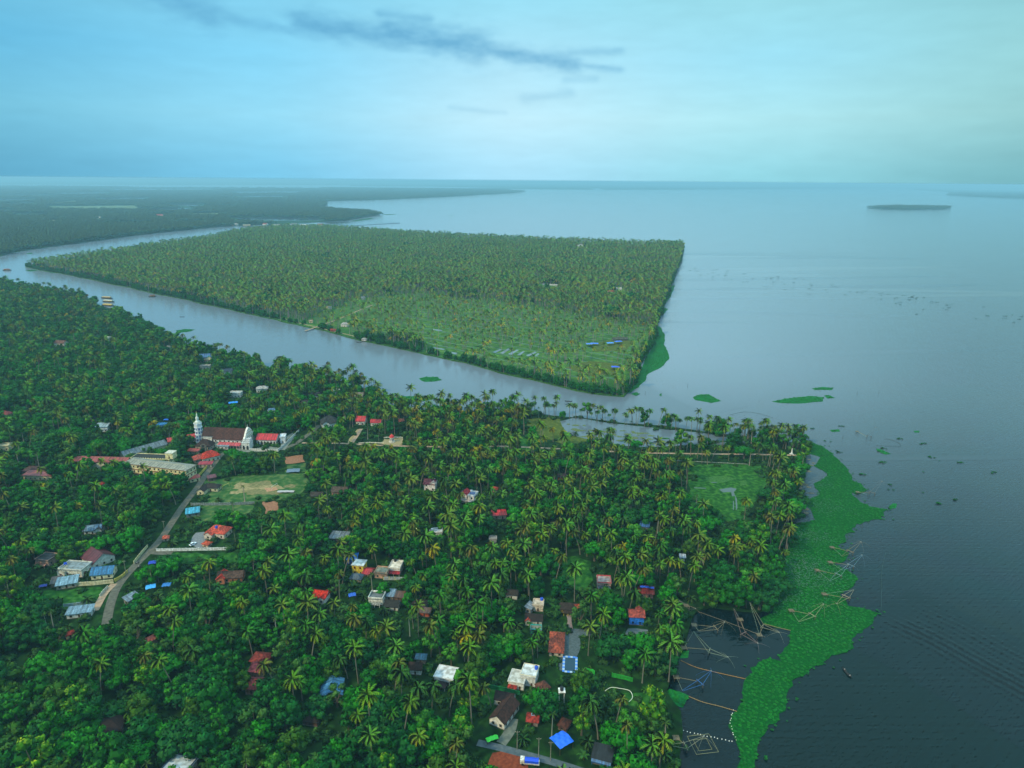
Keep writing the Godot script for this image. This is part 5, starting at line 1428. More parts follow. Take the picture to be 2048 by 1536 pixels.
	var hose := smooth_line(points([38.8, -230.5, 41.5, -232.5, 45.1, -232, 48.6, -230.9, 49.5, -228.6, 49.1, -226.4, 47.6, -224.7]), 1.0)
	for i in hose.size() - 1:
		bar(st, v3(hose[i] - hose[0], 0.25), v3(hose[i + 1] - hose[0], 0.25), 0.11, 0.11, 5)
	var h := obj("garden_pipe", st, paint("d4dcd0", 0.5, false))
	h.position = v3(hose[0], LAND)
	tag(h, "curved white pipe lying on the lawn by the bay", "pipe")
	for p in hose:
		keep.append([p.x, p.y, 1.0, LAND + 0.3, 0.97])
	# the jetty with a blue and white rail
	var jt := thing("jetty", "narrow blue and white jetty at the bay shore", "jetty", v3(Vector2(61.4, -229.6), 0))
	for i in 10:
		var a := Vector2(61.7, -230.7).lerp(Vector2(59.3, -224.1), i / 9.0) - Vector2(61.4, -229.6)
		var b := begin()
		box(b, v3(a, 1.3), Vector3(1.0, 0.15, 0.8), Basis(Vector3.UP, 0.15))
		obj("plank", b, paint("d8e0e4" if i % 2 == 0 else "5c8cc8"), jt)
		var l := begin()
		bar(l, v3(a + Vector2(0.4, 0), -1.0), v3(a + Vector2(0.4, 0), 1.9), 0.07, 0.07, 5)
		obj("post", l, paint("b0b8b8"), jt)
	clear_spots.append([Vector2(61, -227.3), 3.0])
	keep.append([Vector2(60.6, -227.3).x, Vector2(60.6, -227.3).y, 2.5, 1.0, 0.97])


func shrine(at: Vector2):
	var t := thing("wayside_shrine", "small white eight-sided shrine with a red dome on the river path", "shrine", v3(at, LAND))
	stand(at, 0.0, 6.0, 6.0, 0.6, 1.0)
	landmarks.append([at, "the red-domed shrine"])
	var st := begin()
	lathe(st, [[2.6, -0.2], [2.6, 0.5], [2.2, 0.5], [2.2, 1.0], [0, 1.0]], 8)
	obj("steps", st, paint("d4d4cc"), t)
	var bd := begin()
	lathe(bd, [[1.7, 1.0], [1.7, 3.6], [2.1, 3.8], [2.1, 4.1], [0, 4.1]], 8)
	obj("body", bd, paint("e8e8e8"), t)
	for i in 8:
		var a := TAU * (i + 0.5) / 8.0
		var g := begin()
		box(g, Vector3(cos(a) * 1.6, 2.3, sin(a) * 1.6), Vector3(0.7, 1.8, 0.1), Basis(Vector3.UP, PI / 2 - a))
		obj("niche", g, paint("7c8488"), t)
	var dm := begin()
	lathe(dm, [[2.0, 4.1], [1.8, 5.0], [1.2, 5.8], [0.4, 6.3], [0.15, 6.9], [0, 7.0]], 10)
	obj("dome", dm, paint("d83c44", 0.6), t)


func monument(at: Vector2):
	var t := thing("white_monument", "slender white obelisk at the lake end of the river path", "monument", v3(at, LAND))
	stand(at, 0.0, 4.0, 4.0, 0.5, 1.0)
	landmarks.append([at, "the white obelisk"])
	var st := begin()
	box(st, Vector3(0, 0.3, 0), Vector3(2.4, 0.8, 2.4))
	obj("base", st, paint("d0d4d4"), t)
	var ob := begin()
	lathe(ob, [[0.75, 0.7], [0.6, 1.6], [0.3, 4.6], [0.0, 5.4]], 4, Vector3.ZERO, true)
	obj("obelisk", ob, paint("eef2f4"), t)


func goal(at: Vector2, turn: float, label: String, hex: String):
	var t := thing("football_goal", label, "goal", v3(at, LAND), deg_to_rad(turn))
	for s in [-1.0, 1.0]:
		var st := begin()
		bar(st, Vector3(s * 3.0, -0.1, 0), Vector3(s * 3.0, 2.5, 0), 0.1, 0.1, 6)
		obj("post", st, paint(hex), t)
	var c := begin()
	bar(c, Vector3(-3.1, 2.5, 0), Vector3(3.1, 2.5, 0), 0.1, 0.1, 6)
	obj("crossbar", c, paint(hex), t)
	keep.append([at.x, at.y, 2.5, LAND + 0.8, 0.95])


func loft(st: SurfaceTool, rings: Array):
	# joins outlines of equal length one after the other and closes both ends
	var mid := Vector3.ZERO
	for r in rings:
		for p in r:
			mid += p
	mid /= float(rings.size() * rings[0].size())
	var n: int = rings[0].size()
	for k in rings.size() - 1:
		for i in n:
			var a: Vector3 = rings[k][i]
			var b: Vector3 = rings[k][(i + 1) % n]
			var c: Vector3 = rings[k + 1][(i + 1) % n]
			var d: Vector3 = rings[k + 1][i]
			var centre := (rings[k].reduce(func(s, q): return s + q, Vector3.ZERO) + rings[k + 1].reduce(func(s, q): return s + q, Vector3.ZERO)) / (2.0 * n) as Vector3
			quad(st, a, b, c, d, (a + b + c + d) / 4.0 - centre)
	for e in [0, rings.size() - 1]:
		for i in range(1, n - 1):
			tri(st, rings[e][0], rings[e][i], rings[e][i + 1], rings[e][0] - mid)


func car(at: Vector2, turn: float, label: String, hex: String):
	var t := thing("parked_car", label, "car", v3(at, LAND + 0.1), deg_to_rad(turn))
	stand(at, deg_to_rad(turn), 4.0, 2.0, 0.5, 1.0)
	landmarks.append([at, "the white parked car"])
	var st := begin()
	var rings := []
	for r in [[-2.0, 0.45, 0.75, 0.7], [-1.9, 0.3, 0.9, 0.8], [-0.6, 0.25, 0.95, 0.84], [0.9, 0.25, 0.92, 0.84], [1.8, 0.3, 0.8, 0.78], [2.0, 0.42, 0.65, 0.66]]:
		rings.append([Vector3(r[0], r[1], -r[3]), Vector3(r[0], r[1], r[3]), Vector3(r[0], r[2], r[3]), Vector3(r[0], r[2], -r[3])])
	loft(st, rings)
	obj("body", st, paint(hex, 0.3, false, 0.5), t)
	var cb := begin()
	loft(cb, [[Vector3(-1.7, 0.9, -0.74), Vector3(-1.7, 0.9, 0.74), Vector3(-1.2, 1.42, 0.62), Vector3(-1.2, 1.42, -0.62)], [Vector3(1.0, 0.92, -0.74), Vector3(1.0, 0.92, 0.74), Vector3(0.3, 1.45, 0.62), Vector3(0.3, 1.45, -0.62)]])
	obj("windows", cb, paint("141c22", 0.1, false, 0.5), t)
	var rf := begin()
	box(rf, Vector3(-0.45, 1.46, 0), Vector3(1.5, 0.05, 1.22))
	obj("roof", rf, paint(hex, 0.3, false, 0.5), t)
	for x in [-1.25, 1.25]:
		for z in [-0.76, 0.76]:
			var w := begin()
			bar(w, Vector3(x, 0.3, z - 0.1), Vector3(x, 0.3, z + 0.1), 0.31, 0.31, 12)
			obj("wheel", w, paint("16181a", 0.8, false), t)


func truck(at: Vector2, turn: float):
	var t := thing("covered_truck", "white truck under a bright blue cover on the road at the bottom", "truck", v3(at, LAND + 0.15), deg_to_rad(turn))
	stand(at, deg_to_rad(turn), 6.0, 3.0, 0.5, 1.0)
	landmarks.append([at, "the blue covered truck"])
	var st := begin()
	box(st, Vector3(0.3, 0.95, 0), Vector3(5.4, 0.5, 2.2))
	obj("bed", st, paint("c8ccc8"), t)
	var cv := begin()
	var rings := []
	for x in [-2.2, -1.0, 0.4, 1.8, 2.7]:
		var b := 0.1 * sin(x * 3.0)
		rings.append([Vector3(x, 1.2, -1.0), Vector3(x, 1.2, 1.0), Vector3(x, 2.1 + b, 0.95), Vector3(x, 2.45 + b, 0.0), Vector3(x, 2.1 + b, -0.95)])
	loft(cv, rings)
	obj("cover", cv, paint("1c4cd0", 0.45, false), t)
	var cb := begin()
	box(cb, Vector3(-3.1, 1.5, 0), Vector3(1.5, 1.7, 2.0))
	obj("cab", cb, paint("d8dcd8"), t)
	var ws := begin()
	box(ws, Vector3(-3.87, 1.8, 0), Vector3(0.06, 0.7, 1.7))
	obj("windscreen", ws, paint("141c22", 0.1, false), t)
	for x in [-2.9, 1.9]:
		for z in [-0.95, 0.95]:
			var w := begin()
			bar(w, Vector3(x, 0.45, z - 0.14), Vector3(x, 0.45, z + 0.14), 0.48, 0.48, 12)
			obj("wheel", w, paint("16181a", 0.8, false), t)


func rider(at: Vector2, turn: float, label: String):
	var t := thing("motorcycle", "motorcycle under the " + label, "motorcycle", v3(at, LAND + 0.1), deg_to_rad(turn))
	for x in [-0.65, 0.65]:
		var w := begin()
		bar(w, Vector3(x, 0.32, -0.06), Vector3(x, 0.32, 0.06), 0.32, 0.32, 12)
		obj("wheel", w, paint("16181a", 0.8, false), t)
	var f := begin()
	loft(f, [[Vector3(-0.7, 0.6, -0.1), Vector3(-0.7, 0.6, 0.1), Vector3(-0.7, 0.8, 0.1), Vector3(-0.7, 0.8, -0.1)], [Vector3(0.1, 0.35, -0.14), Vector3(0.1, 0.35, 0.14), Vector3(0.1, 0.85, 0.14), Vector3(0.1, 0.85, -0.14)], [Vector3(0.6, 0.7, -0.08), Vector3(0.6, 0.7, 0.08), Vector3(0.6, 1.0, 0.08), Vector3(0.6, 1.0, -0.08)]])
	obj("frame", f, paint("30343a", 0.5, false), t)
	var hb := begin()
	bar(hb, Vector3(0.5, 1.05, -0.35), Vector3(0.5, 1.05, 0.35), 0.03, 0.03, 5)
	obj("handlebar", hb, paint("8c9094", 0.4, false), t)
	seated(v3(at, LAND + 0.1) + Vector3(-0.15, 0.8, 0).rotated(Vector3.UP, deg_to_rad(turn)), deg_to_rad(turn), label, "c8ccd0", 0.8)


func seated(at: Vector3, turn: float, label: String, shirt: String, drop: float):
	# a seated figure: one skin from hips to head, with bent legs and forward arms
	var t := thing("person", label, "person", at, turn)
	var st := begin()
	var rings := []
	for r in [[0.0, 0.14, 0.17, -0.02], [0.14, 0.13, 0.17, 0.0], [0.36, 0.12, 0.19, 0.05], [0.5, 0.1, 0.2, 0.08], [0.57, 0.06, 0.07, 0.1], [0.64, 0.06, 0.06, 0.12], [0.7, 0.09, 0.08, 0.13], [0.8, 0.1, 0.09, 0.13], [0.88, 0.05, 0.05, 0.12]]:
		var ring := []
		for i in 8:
			var a := TAU * i / 8.0
			ring.append(Vector3(r[3] + cos(a) * r[1], r[0], sin(a) * r[2]))
		rings.append(ring)
	loft(st, rings)
	for s in [-1.0, 1.0]:
		bar(st, Vector3(0, 0.06, s * 0.1), Vector3(0.42, 0.08, s * 0.13), 0.085, 0.065, 6)
		bar(st, Vector3(0.42, 0.08, s * 0.13), Vector3(0.36, 0.08 - drop * 0.5, s * 0.13), 0.06, 0.045, 6)
		bar(st, Vector3(0.08, 0.48, s * 0.2), Vector3(0.3, 0.3, s * 0.26), 0.05, 0.042, 6)
		bar(st, Vector3(0.3, 0.3, s * 0.26), Vector3(0.55, 0.34, s * 0.22), 0.042, 0.03, 6)
	var b := obj("body", st, paint("5c4234", 0.7, false), t)
	var sh := begin()
	rings = []
	for r in [[0.02, 0.155, 0.185, -0.01], [0.36, 0.135, 0.205, 0.05], [0.5, 0.115, 0.215, 0.08], [0.56, 0.07, 0.1, 0.1]]:
		var ring := []
		for i in 8:
			var a := TAU * i / 8.0
			ring.append(Vector3(r[3] + cos(a) * r[1], r[0], sin(a) * r[2]))
		rings.append(ring)
	loft(sh, rings)
	obj("shirt", sh, paint(shirt, 0.9, false), b)
	var hr := begin()
	lathe(hr, [[0.1, 0.78], [0.115, 0.83], [0.07, 0.91], [0, 0.92]], 8, Vector3(0.12, 0, 0))
	obj("hair", hr, paint("14110f", 0.8, false), b)


func pole(at: Vector2, label: String):
	var t := thing("power_pole", label, "pole", v3(at, LAND))
	var st := begin()
	bar(st, Vector3(0, -0.3, 0), Vector3(0, 8.5, 0), 0.16, 0.11, 7)
	obj("mast", st, paint("8c8c84"), t)
	var c := begin()
	box(c, Vector3(0, 8.0, 0), Vector3(1.6, 0.12, 0.12))
	obj("crossarm", c, paint("7c7468"), t)
	for x in [-0.7, 0.0, 0.7]:
		var i := begin()
		lathe(i, [[0.05, 8.06], [0.08, 8.15], [0.04, 8.25], [0, 8.27]], 6, Vector3(x, 0, 0))
		obj("insulator", i, paint("c8c8c0", 0.3, false), t)
	keep.append([at.x, at.y, 0.8, LAND + 4.0, 0.8])



# ---------------------------------------------------------------- things on the water

func hyacinth(called: String, label: String, outline: PackedVector2Array, step: float, tone: String, spots: Array, height := 0.16):
	# a floating raft of water hyacinth: a low matted sheet that carries leaf rosettes
	var st := slab(outline, height, -0.1)
	var o := obj(called, st, ground_cache("raft " + tone, tone))
	o.set_meta("kind", "structure")
	var lo := Vector2(1e9, 1e9)
	var hi := Vector2(-1e9, -1e9)
	for p in outline:
		lo = lo.min(p)
		hi = hi.max(p)
	var n := FastNoiseLite.new()
	n.seed = 40
	n.frequency = 0.03
	var z := lo.y
	while z < hi.y:
		var x := lo.x
		while x < hi.x:
			var p := Vector2(x + rng.randf_range(-0.5, 0.5) * step, z + rng.randf_range(-0.5, 0.5) * step)
			x += step
			if not Geometry2D.is_point_in_polygon(p, outline):
				continue
			var pale := n.get_noise_2d(p.x, p.y)
			if rng.randf() < 0.2 + 0.7 * maxf(pale, 0.0):
				continue
			var k := rng.randf_range(0.82, 1.2) * (1.0 + 0.25 * n.get_noise_2d(p.x * 2.0, p.y * 2.0))
			spots.append([Vector3(p.x, height - 0.05, p.y), rng.randf() * TAU, Vector3(1, 0.6, 1) * rng.randf_range(0.8, 1.15) * step / 1.7, Color(k * rng.randf_range(0.7, 1.5), k, k * rng.randf_range(0.8, 1.3))])
		z += step


func tinted(m: Mesh, c: Color) -> Mesh:
	var a := m.surface_get_arrays(0)
	var cols := PackedColorArray()
	cols.resize(a[Mesh.ARRAY_VERTEX].size())
	cols.fill(c)
	a[Mesh.ARRAY_COLOR] = cols
	var out := ArrayMesh.new()
	out.add_surface_from_arrays(Mesh.PRIMITIVE_TRIANGLES, a)
	return out


func ground_cache(key: String, tone: String) -> Material:
	if not cache.has(key):
		var c := Color(tone)
		var m := ground_mat((c * 0.7).to_html(false), tone, (c * 1.3).to_html(false), 14.0, 51)
		cache[key] = m
	return cache[key]


func lake_things():
	var leaves := []
	mat_outline = points([241.2, -515.4, 246.6, -504.7, 246.8, -494.3, 246.8, -482.3, 246.4, -469.9, 243.6, -456.2, 239.5, -439.8, 242.1, -436.5, 241.7, -430, 240.6, -423.7, 235.3, -419.8, 230.9, -418.9, 230, -422, 228.6, -412.8, 228.4, -405.5, 231.4, -399.9, 241, -396.5, 234.8, -388.9, 231, -382.9, 220.9, -380.2, 211.3, -376.8, 206.4, -371.7, 205.3, -366.2, 197.6, -361.9, 195.2, -355.4, 187.9, -349.6, 189, -345.8, 191.1, -343.1, 185.9, -335.6, 177.1, -330.8, 180.3, -325.8, 182.9, -320, 183.2, -316.7, 173.7, -306, 166.5, -301.5, 166.7, -292.1, 172.1, -290.5, 175.7, -288.6, 178.9, -286.2, 172, -278.3, 163.5, -271.1, 155.3, -264.5, 154.3, -260, 142, -255.2, 135.6, -248.9, 125.4, -242.6, 117.5, -235.9, 111.5, -227.3, 106, -220.5, 99.5, -214.6, 94.1, -207.9, 90.2, -199.7, 86.7, -192.4, 80.2, -177.4, 75.6, -177.3, 81.2, -194.3, 84.5, -204.2, 84.6, -210, 85.8, -217, 89.8, -221.7, 95.2, -232.2, 99.2, -240.2, 103.2, -246.7, 110.5, -251.5, 118.2, -251, 121.4, -257.3, 128.1, -266, 130.5, -272.2, 124.9, -273.9, 119.9, -276.9, 119.4, -281.1, 127.2, -285.9, 134.4, -301, 142.8, -319.4, 152.6, -339.8, 165.7, -364.9, 176.7, -377.5, 188.8, -381.6, 191.3, -395, 189.7, -403.4, 205.9, -416.9, 209.1, -431, 227.1, -452.3, 223.1, -465.7, 234.9, -483, 227.5, -490.8])
	hyacinth("hyacinth_raft", "", ragged(mat_outline, 2.5, 1.7, 14), 1.7, "064a14", leaves)
	# loose rosettes breaking off its edge, and pale lilac bloom in patches
	for i in mat_outline.size():
		for k in 2:
			var p := mat_outline[i].lerp(mat_outline[(i + 1) % mat_outline.size()], rng.randf()) + Vector2(absf(rng.randfn()) * 2.6, rng.randfn() * 2.0)
			leaves.append([Vector3(p.x, 0.05, p.y), rng.randf() * TAU, rng.randf_range(0.5, 1.1), Color(1, rng.randf_range(0.6, 1.1), 1)])
	var bloom := []
	for b in [[Vector2(174.3, -359.7), 16.0, 9.0, 420], [Vector2(157, -327), 18.0, 16.0, 900], [Vector2(148.1, -314.8), 20.0, 12.0, 700], [Vector2(205.1, -398.7), 14.0, 12.0, 240], [Vector2(134.8, -296.7), 12.0, 10.0, 200], [Vector2(216.9, -441), 10.0, 16.0, 200], [Vector2(144.7, -273.1), 26.0, 16.0, 60]]:
		for k in b[3]:
			var p: Vector2 = b[0] + Vector2(rng.randfn() * b[1] * 0.6, rng.randfn() * b[2] * 0.6)
			if Geometry2D.is_point_in_polygon(p, mat_outline):
				bloom.append([Vector3(p.x, 0.3, p.y), rng.randf() * TAU, rng.randf_range(0.5, 1.2), Color(1, 1, 1)])
	var fl := begin()
	for i in 4:
		lathe(fl, [[0.0, 0.24], [0.06, 0.12], [0.04, 0.0]], 4, Vector3(cos(i * 1.7) * 0.22, 0.1, sin(i * 1.7) * 0.22))
	scatter("water_hyacinth_flowers", "pale lilac-grey bloom in patches on the large green raft", tinted(fl.commit(), Color(0.12, 0.2, 0.22)), bloom)
	var others := [
		points([108, -636.6, 117.7, -645, 129, -664.1, 140.9, -689.8, 147.4, -713.3, 167.2, -740.7, 184.6, -779.4, 191.9, -824.2, 193.8, -851.1, 206.4, -904.3, 212.6, -960.2, 207.5, -977.7, 192.5, -916.3, 179.7, -850.6, 156.2, -778.5, 142.7, -729.4, 123.5, -667.5]),
		points([216.4, -1015.2, 228.9, -1039.3, 254.8, -1108.9, 249.4, -1122.4, 289.1, -1242.1, 327.9, -1381.1, 311.7, -1353.2, 273.3, -1219.1, 238.1, -1099.1]),
		points([440.4, -1842.1, 447, -1830.7, 520.3, -2122.2, 524.8, -2154.4]),
		points([175.3, -630.3, 184.7, -640.2, 193.6, -640.4, 196.8, -627.7, 199.4, -619.9, 189, -613.6, 181.7, -618, 175.2, -622.4]), points([247.9, -619.6, 267, -629.5, 292.8, -638.1, 303.6, -633.6, 297.1, -620.9, 272.4, -614.1, 253.9, -615.2]),
		points([304.5, -663.6, 317.5, -669.2, 326.8, -665.9, 322.6, -658.9, 305.3, -658.4]), points([306.4, -640.1, 312.4, -640.2, 313.6, -632.2, 305.6, -630.4]), points([269, -542.5, 277.2, -543.9, 275.8, -539.1, 268.5, -537.7]), points([286.9, -501.3, 289.8, -499.3, 292.8, -490.2, 287.6, -489, 285.3, -495.1]),
		points([243.4, -399.4, 249.1, -405.2, 251.3, -404.5, 247.6, -398.7, 242.9, -397.3]), points([339.5, -541.7, 344.2, -541.8, 341.7, -538.1, 337.8, -538.1]), points([116.9, -640.1, 122.7, -645.2, 125.8, -640.3, 120.7, -633.7]), points([143.9, -637.5, 147.8, -642.5, 145.2, -634.3]),
		points([-97.7, -688.8, -92.1, -694.7, -78.4, -695.1, -73.1, -683.9, -79.7, -678.1, -89.8, -676, -94.6, -681.4]), points([-460, -914.9, -451, -925, -437.3, -922.2, -438.3, -909.2, -449.9, -899.3]), points([-275.8, -760.4, -263.7, -767.7, -255.7, -768, -258.7, -751.9, -267.3, -747.2]), points([-165.1, -666.7, -163.5, -687, -158.2, -687.1, -157.5, -674.2, -160.5, -659.8]),
		points([-117.3, -615, -107.7, -626.2, -83.7, -626.8, -72.4, -620.8, -82, -612.8, -104.5, -606.2]), points([-1456.6, -1963.8, -1445.8, -2009.3, -1444.9, -2072.1, -1412.1, -2058.8, -1375.8, -1970.3, -1373.5, -1886.4, -1363.7, -1834.9]), points([-1085.3, -1525.8, -1077.6, -1544.1, -1057.6, -1527.6, -1063.3, -1509.8]), points([-1007.1, -1487.7, -1007.1, -1504.6, -988.3, -1488.8]), points([-1323.3, -1876.9, -1322.5, -1895.7, -1301.8, -1873.3, -1309.6, -1864.8]),
		points([-810.9, -3501.6, -774.4, -3792, -743.7, -3745.8, -758.1, -3465.4]), points([-789.3, -4223.9, -727.1, -4247, -701.3, -4200.5, -747.2, -4155.8]), points([-378.1, -4130.2, -355.9, -4145.8, -355.7, -4074.7]), points([72.3, -257.4, 79.7, -257.5, 78.1, -252.8, 72.7, -252.1, 71.3, -254]), points([65.6, -233.6, 69.7, -231.9, 72.8, -229.7, 68.8, -223.1, 65.2, -224.7, 63.2, -228.5])]
	for q in others:
		hyacinth("hyacinth_raft", "", ragged(q, 5.0, 1.0, 15), 2.4, "14602a", leaves)
	# drifting scraps far out on the lake
	var r := RandomNumberGenerator.new()
	r.seed = 19
	for i in 150:
		var t := r.randf()
		var c := Vector2(419.5, -1628.3).lerp(Vector2(797.3, -1038.4), t) + Vector2(r.randfn() * 40.0, r.randfn() * 45.0 - 60.0 * sin(t * 3.0))
		if i % 5 == 0:
			c = Vector2(200.9, -541).lerp(Vector2(309.2, -442.7), r.randf()) + Vector2(r.randfn() * 30.0, r.randfn() * 50.0)
		var k := r.randf_range(0.35, 0.8)
		for j in r.randi_range(1, 6):
			leaves.append([Vector3(c.x + r.randfn() * 1.6, 0.04, c.y + r.randfn() * 0.8), r.randf() * TAU, r.randf_range(0.8, 1.8), Color(k, k, k)])
	var st := begin()
	var rr := RandomNumberGenerator.new()
	rr.seed = 3
	for i in 9:
		var a := i * 2.4
		var d := Vector3(cos(a), 0, sin(a))
		var s := Vector3(-sin(a), 0, cos(a))
		var c := tint(Color(0.007, 0.125, 0.012), rr, 0.35)
		var reach := rr.randf_range(0.45, 1.0)
		quad(st, d * 0.1 + Vector3(0, 0.1, 0), d * reach * 0.55 - s * 0.3 + Vector3(0, 0.3, 0), d * reach + Vector3(0, rr.randf_range(0.2, 0.45), 0), d * reach * 0.55 + s * 0.3 + Vector3(0, 0.3, 0), Vector3.UP, false, c)
	scatter("water_hyacinth_leaves", "bright green floating water hyacinth along the shores and on the lake", st.commit(), leaves)
	fishing_nets()
	boats()
	fences_and_floats()
	wake()


func net_pole(t: Node3D, called: String, a: Vector3, b: Vector3, r0: float, r1: float, hex: String):
	var st := begin()
	bar(st, a, b, r0, r1, 6)
	obj(called, st, paint(hex, 0.7, false), t)


func fishing_net(label: String, pivot: Vector2, hub: Vector2, hub_up: float, back: float, mast_up: float, hex: String, deck_at: Vector2, sheet := false):
	# a shore-operated lift net: two pivot posts, a counter mast of two poles, a boom of two poles and four spars at its tip
	var t := thing("lift_net", label, "fishing net", v3(pivot, 0))
	keep.append([pivot.x, pivot.y, 4.0, 1.0, 1.0])
	var dir := (hub - pivot).normalized()
	var side := v3(dir.orthogonal(), 0)
	var tip := v3(hub - pivot, hub_up)
	var apex := v3(-dir * back, mast_up)
	for s in [-1.0, 1.0]:
		net_pole(t, "pivot_post", side * 1.7 * s + Vector3(0, -1.5, 0), side * 1.5 * s + Vector3(0, 2.2, 0), 0.2, 0.17, "4c4438")
		net_pole(t, "mast_pole", side * 1.4 * s + Vector3(0, 1.8, 0), apex + side * 0.15 * s, 0.085, 0.055, hex)
		net_pole(t, "boom_pole", side * 1.4 * s + Vector3(0, 1.8, 0), tip + side * 0.12 * s, 0.085, 0.055, hex)
	net_pole(t, "cross_beam", side * 2.1 + Vector3(0, 1.8, 0), side * -2.1 + Vector3(0, 1.8, 0), 0.14, 0.14, hex)
	var hb := begin()
	lathe(hb, [[0.0, -0.3], [0.26, -0.15], [0.26, 0.15], [0.0, 0.3]], 8, tip)
	obj("hub", hb, paint("7c8078", 0.7, false), t)
	for i in 4:
		var a := TAU * (i + 0.5) / 4.0 + dir.angle()
		var out := Vector3(cos(a), 0, sin(a))
		var st := begin()
		var prev := tip
		for k in 5:
			var u := (k + 1) / 5.0
			var q := tip + out * 6.0 * u + Vector3(0, -minf(hub_up + 0.2, 3.6) * u * u, 0)
			bar(st, prev, q, 0.045 - 0.006 * k, 0.039 - 0.006 * k, 5)
			prev = q
		obj("spar", st, paint(hex, 0.7, false), t)
		if sheet:
			var b := TAU * (i + 1.5) / 4.0 + dir.angle()
			var out2 := Vector3(cos(b), 0, sin(b))
			for k in 2:
				net_pole(t, "net_rope", tip + out * 6.0 * (1.0 - k * 0.4) + Vector3(0, -3.4 - 0.3 * k, 0), tip + out2 * 6.0 * (1.0 - k * 0.4) + Vector3(0, -3.4 - 0.3 * k, 0), 0.05, 0.05, "8c8c60")
	# ropes from the counter mast back to the working deck
	var deck := v3(deck_at - pivot, 1.5)
	net_pole(t, "pull_rope", apex, deck, 0.04, 0.04, "8ca08c")
	var dk := begin()
	for i in 5:
		box(dk, deck + Vector3(-1.0 + i * 0.5, 0, 0), Vector3(0.42, 0.1, 2.4))
	obj("deck", dk, paint("6c6450"), t)
	for sx in [-1.0, 1.0]:
		for sz in [-1.0, 1.0]:
			net_pole(t, "deck_leg", deck + Vector3(sx, 0, sz), deck + Vector3(sx, -3.0, sz), 0.09, 0.09, "4c4438")
	net_pole(t, "walkway", deck, side * 1.6 + Vector3(0, 1.2, 0), 0.1, 0.08, "7c7050")
	clear_spots.append([deck_at, 2.5])


func fishing_nets():
	fishing_net("lift net with tall upright mast in the middle of the bay", Vector2(88, -255.5), Vector2(95.1, -251.7), 1.5, 7.5, 9.0, "7c8a74", Vector2(77.5, -257.8))
	fishing_net("lift net with long blue poles and raised boom", Vector2(78.8, -235.5), Vector2(83.8, -238.5), 5.0, 10.0, 2.0, "2c62a4", Vector2(69.7, -238.9))
	fishing_net("lift net with pinkish mast near the back of the bay", Vector2(107, -267.9), Vector2(111.4, -261.2), 1.5, 6.5, 11.0, "786460", Vector2(109.1, -278.6))
	fishing_net("lift net with spars spread above the bay beside the green raft", Vector2(117.7, -273.5), Vector2(123.6, -268.4), 2.0, 7.0, 11.0, "84846c", Vector2(114.2, -267.2))
	fishing_net("lift net with low jointed boom at the left of the bay", Vector2(95.5, -271.7), Vector2(99.6, -272.9), 4.0, 9.0, 1.8, "7c7458", Vector2(86.1, -274.2))
	fishing_net("lift net with sagging net at the bottom of the bay", Vector2(64.7, -202.4), Vector2(71.3, -203.4), 5.0, 7.0, 3.0, "7c806c", Vector2(62.2, -206.4), true)
	fishing_net("small lift net at the dark mouth of the mangroves", Vector2(86.9, -287), Vector2(89.7, -286.2), 2.0, 5.0, 5.0, "6c6458", Vector2(86.1, -289.4))
	fishing_net("lift net standing on the green raft, plank deck to its left", Vector2(144.7, -282.2), Vector2(151.3, -286.2), 5.0, 10.0, 1.6, "8a886c", Vector2(136.2, -286))
	fishing_net("pale blue lift net at the edge of the green raft", Vector2(173.3, -317.5), Vector2(181.3, -323.9), 4.0, 9.0, 1.6, "6c8488", Vector2(164.2, -322.1))
	fishing_net("lift net with raised blue boom above the raft notch", Vector2(184.3, -326.9), Vector2(193.3, -333.6), 4.0, 9.0, 1.8, "5c7c90", Vector2(174.7, -330.2))
	fishing_net("brown lift net at the tip of the raft", Vector2(168.2, -297.6), Vector2(159.6, -289.6), 3.0, 9.0, 1.6, "948468", Vector2(158.3, -300))
	fishing_net("small dark lift net at the upper raft edge", Vector2(190.9, -341.4), Vector2(199.8, -348.1), 4.0, 9.0, 1.8, "7c6c54", Vector2(182.9, -346.2))
	fishing_net("lift net standing in open water beside the raft", Vector2(241.6, -417.6), Vector2(253.3, -428.7), 5.0, 8.0, 3.0, "5c5c58", Vector2(232.6, -418.9))
	fishing_net("farthest lift net, out in the lake", Vector2(292.8, -524.3), Vector2(303.7, -536.1), 5.0, 8.0, 3.0, "4c5458", Vector2(288.5, -535.8))


func hull(st: SurfaceTool, long: float, wide: float, deep: float):
	var rings := []
	for k in 9:
		var u := k / 8.0 * 2.0 - 1.0
		var w := wide / 2 * sqrt(maxf(0.02, 1.0 - pow(absf(u), 2.4)))
		var lift := deep * 0.55 * pow(absf(u), 3.0)
		rings.append([Vector3(u * long / 2, lift, 0), Vector3(u * long / 2, lift + deep * 0.35, w * 0.8), Vector3(u * long / 2, lift * 1.4 + deep, w), Vector3(u * long / 2, lift * 1.4 + deep, -w), Vector3(u * long / 2, lift + deep * 0.35, -w * 0.8)])
	loft(st, rings)


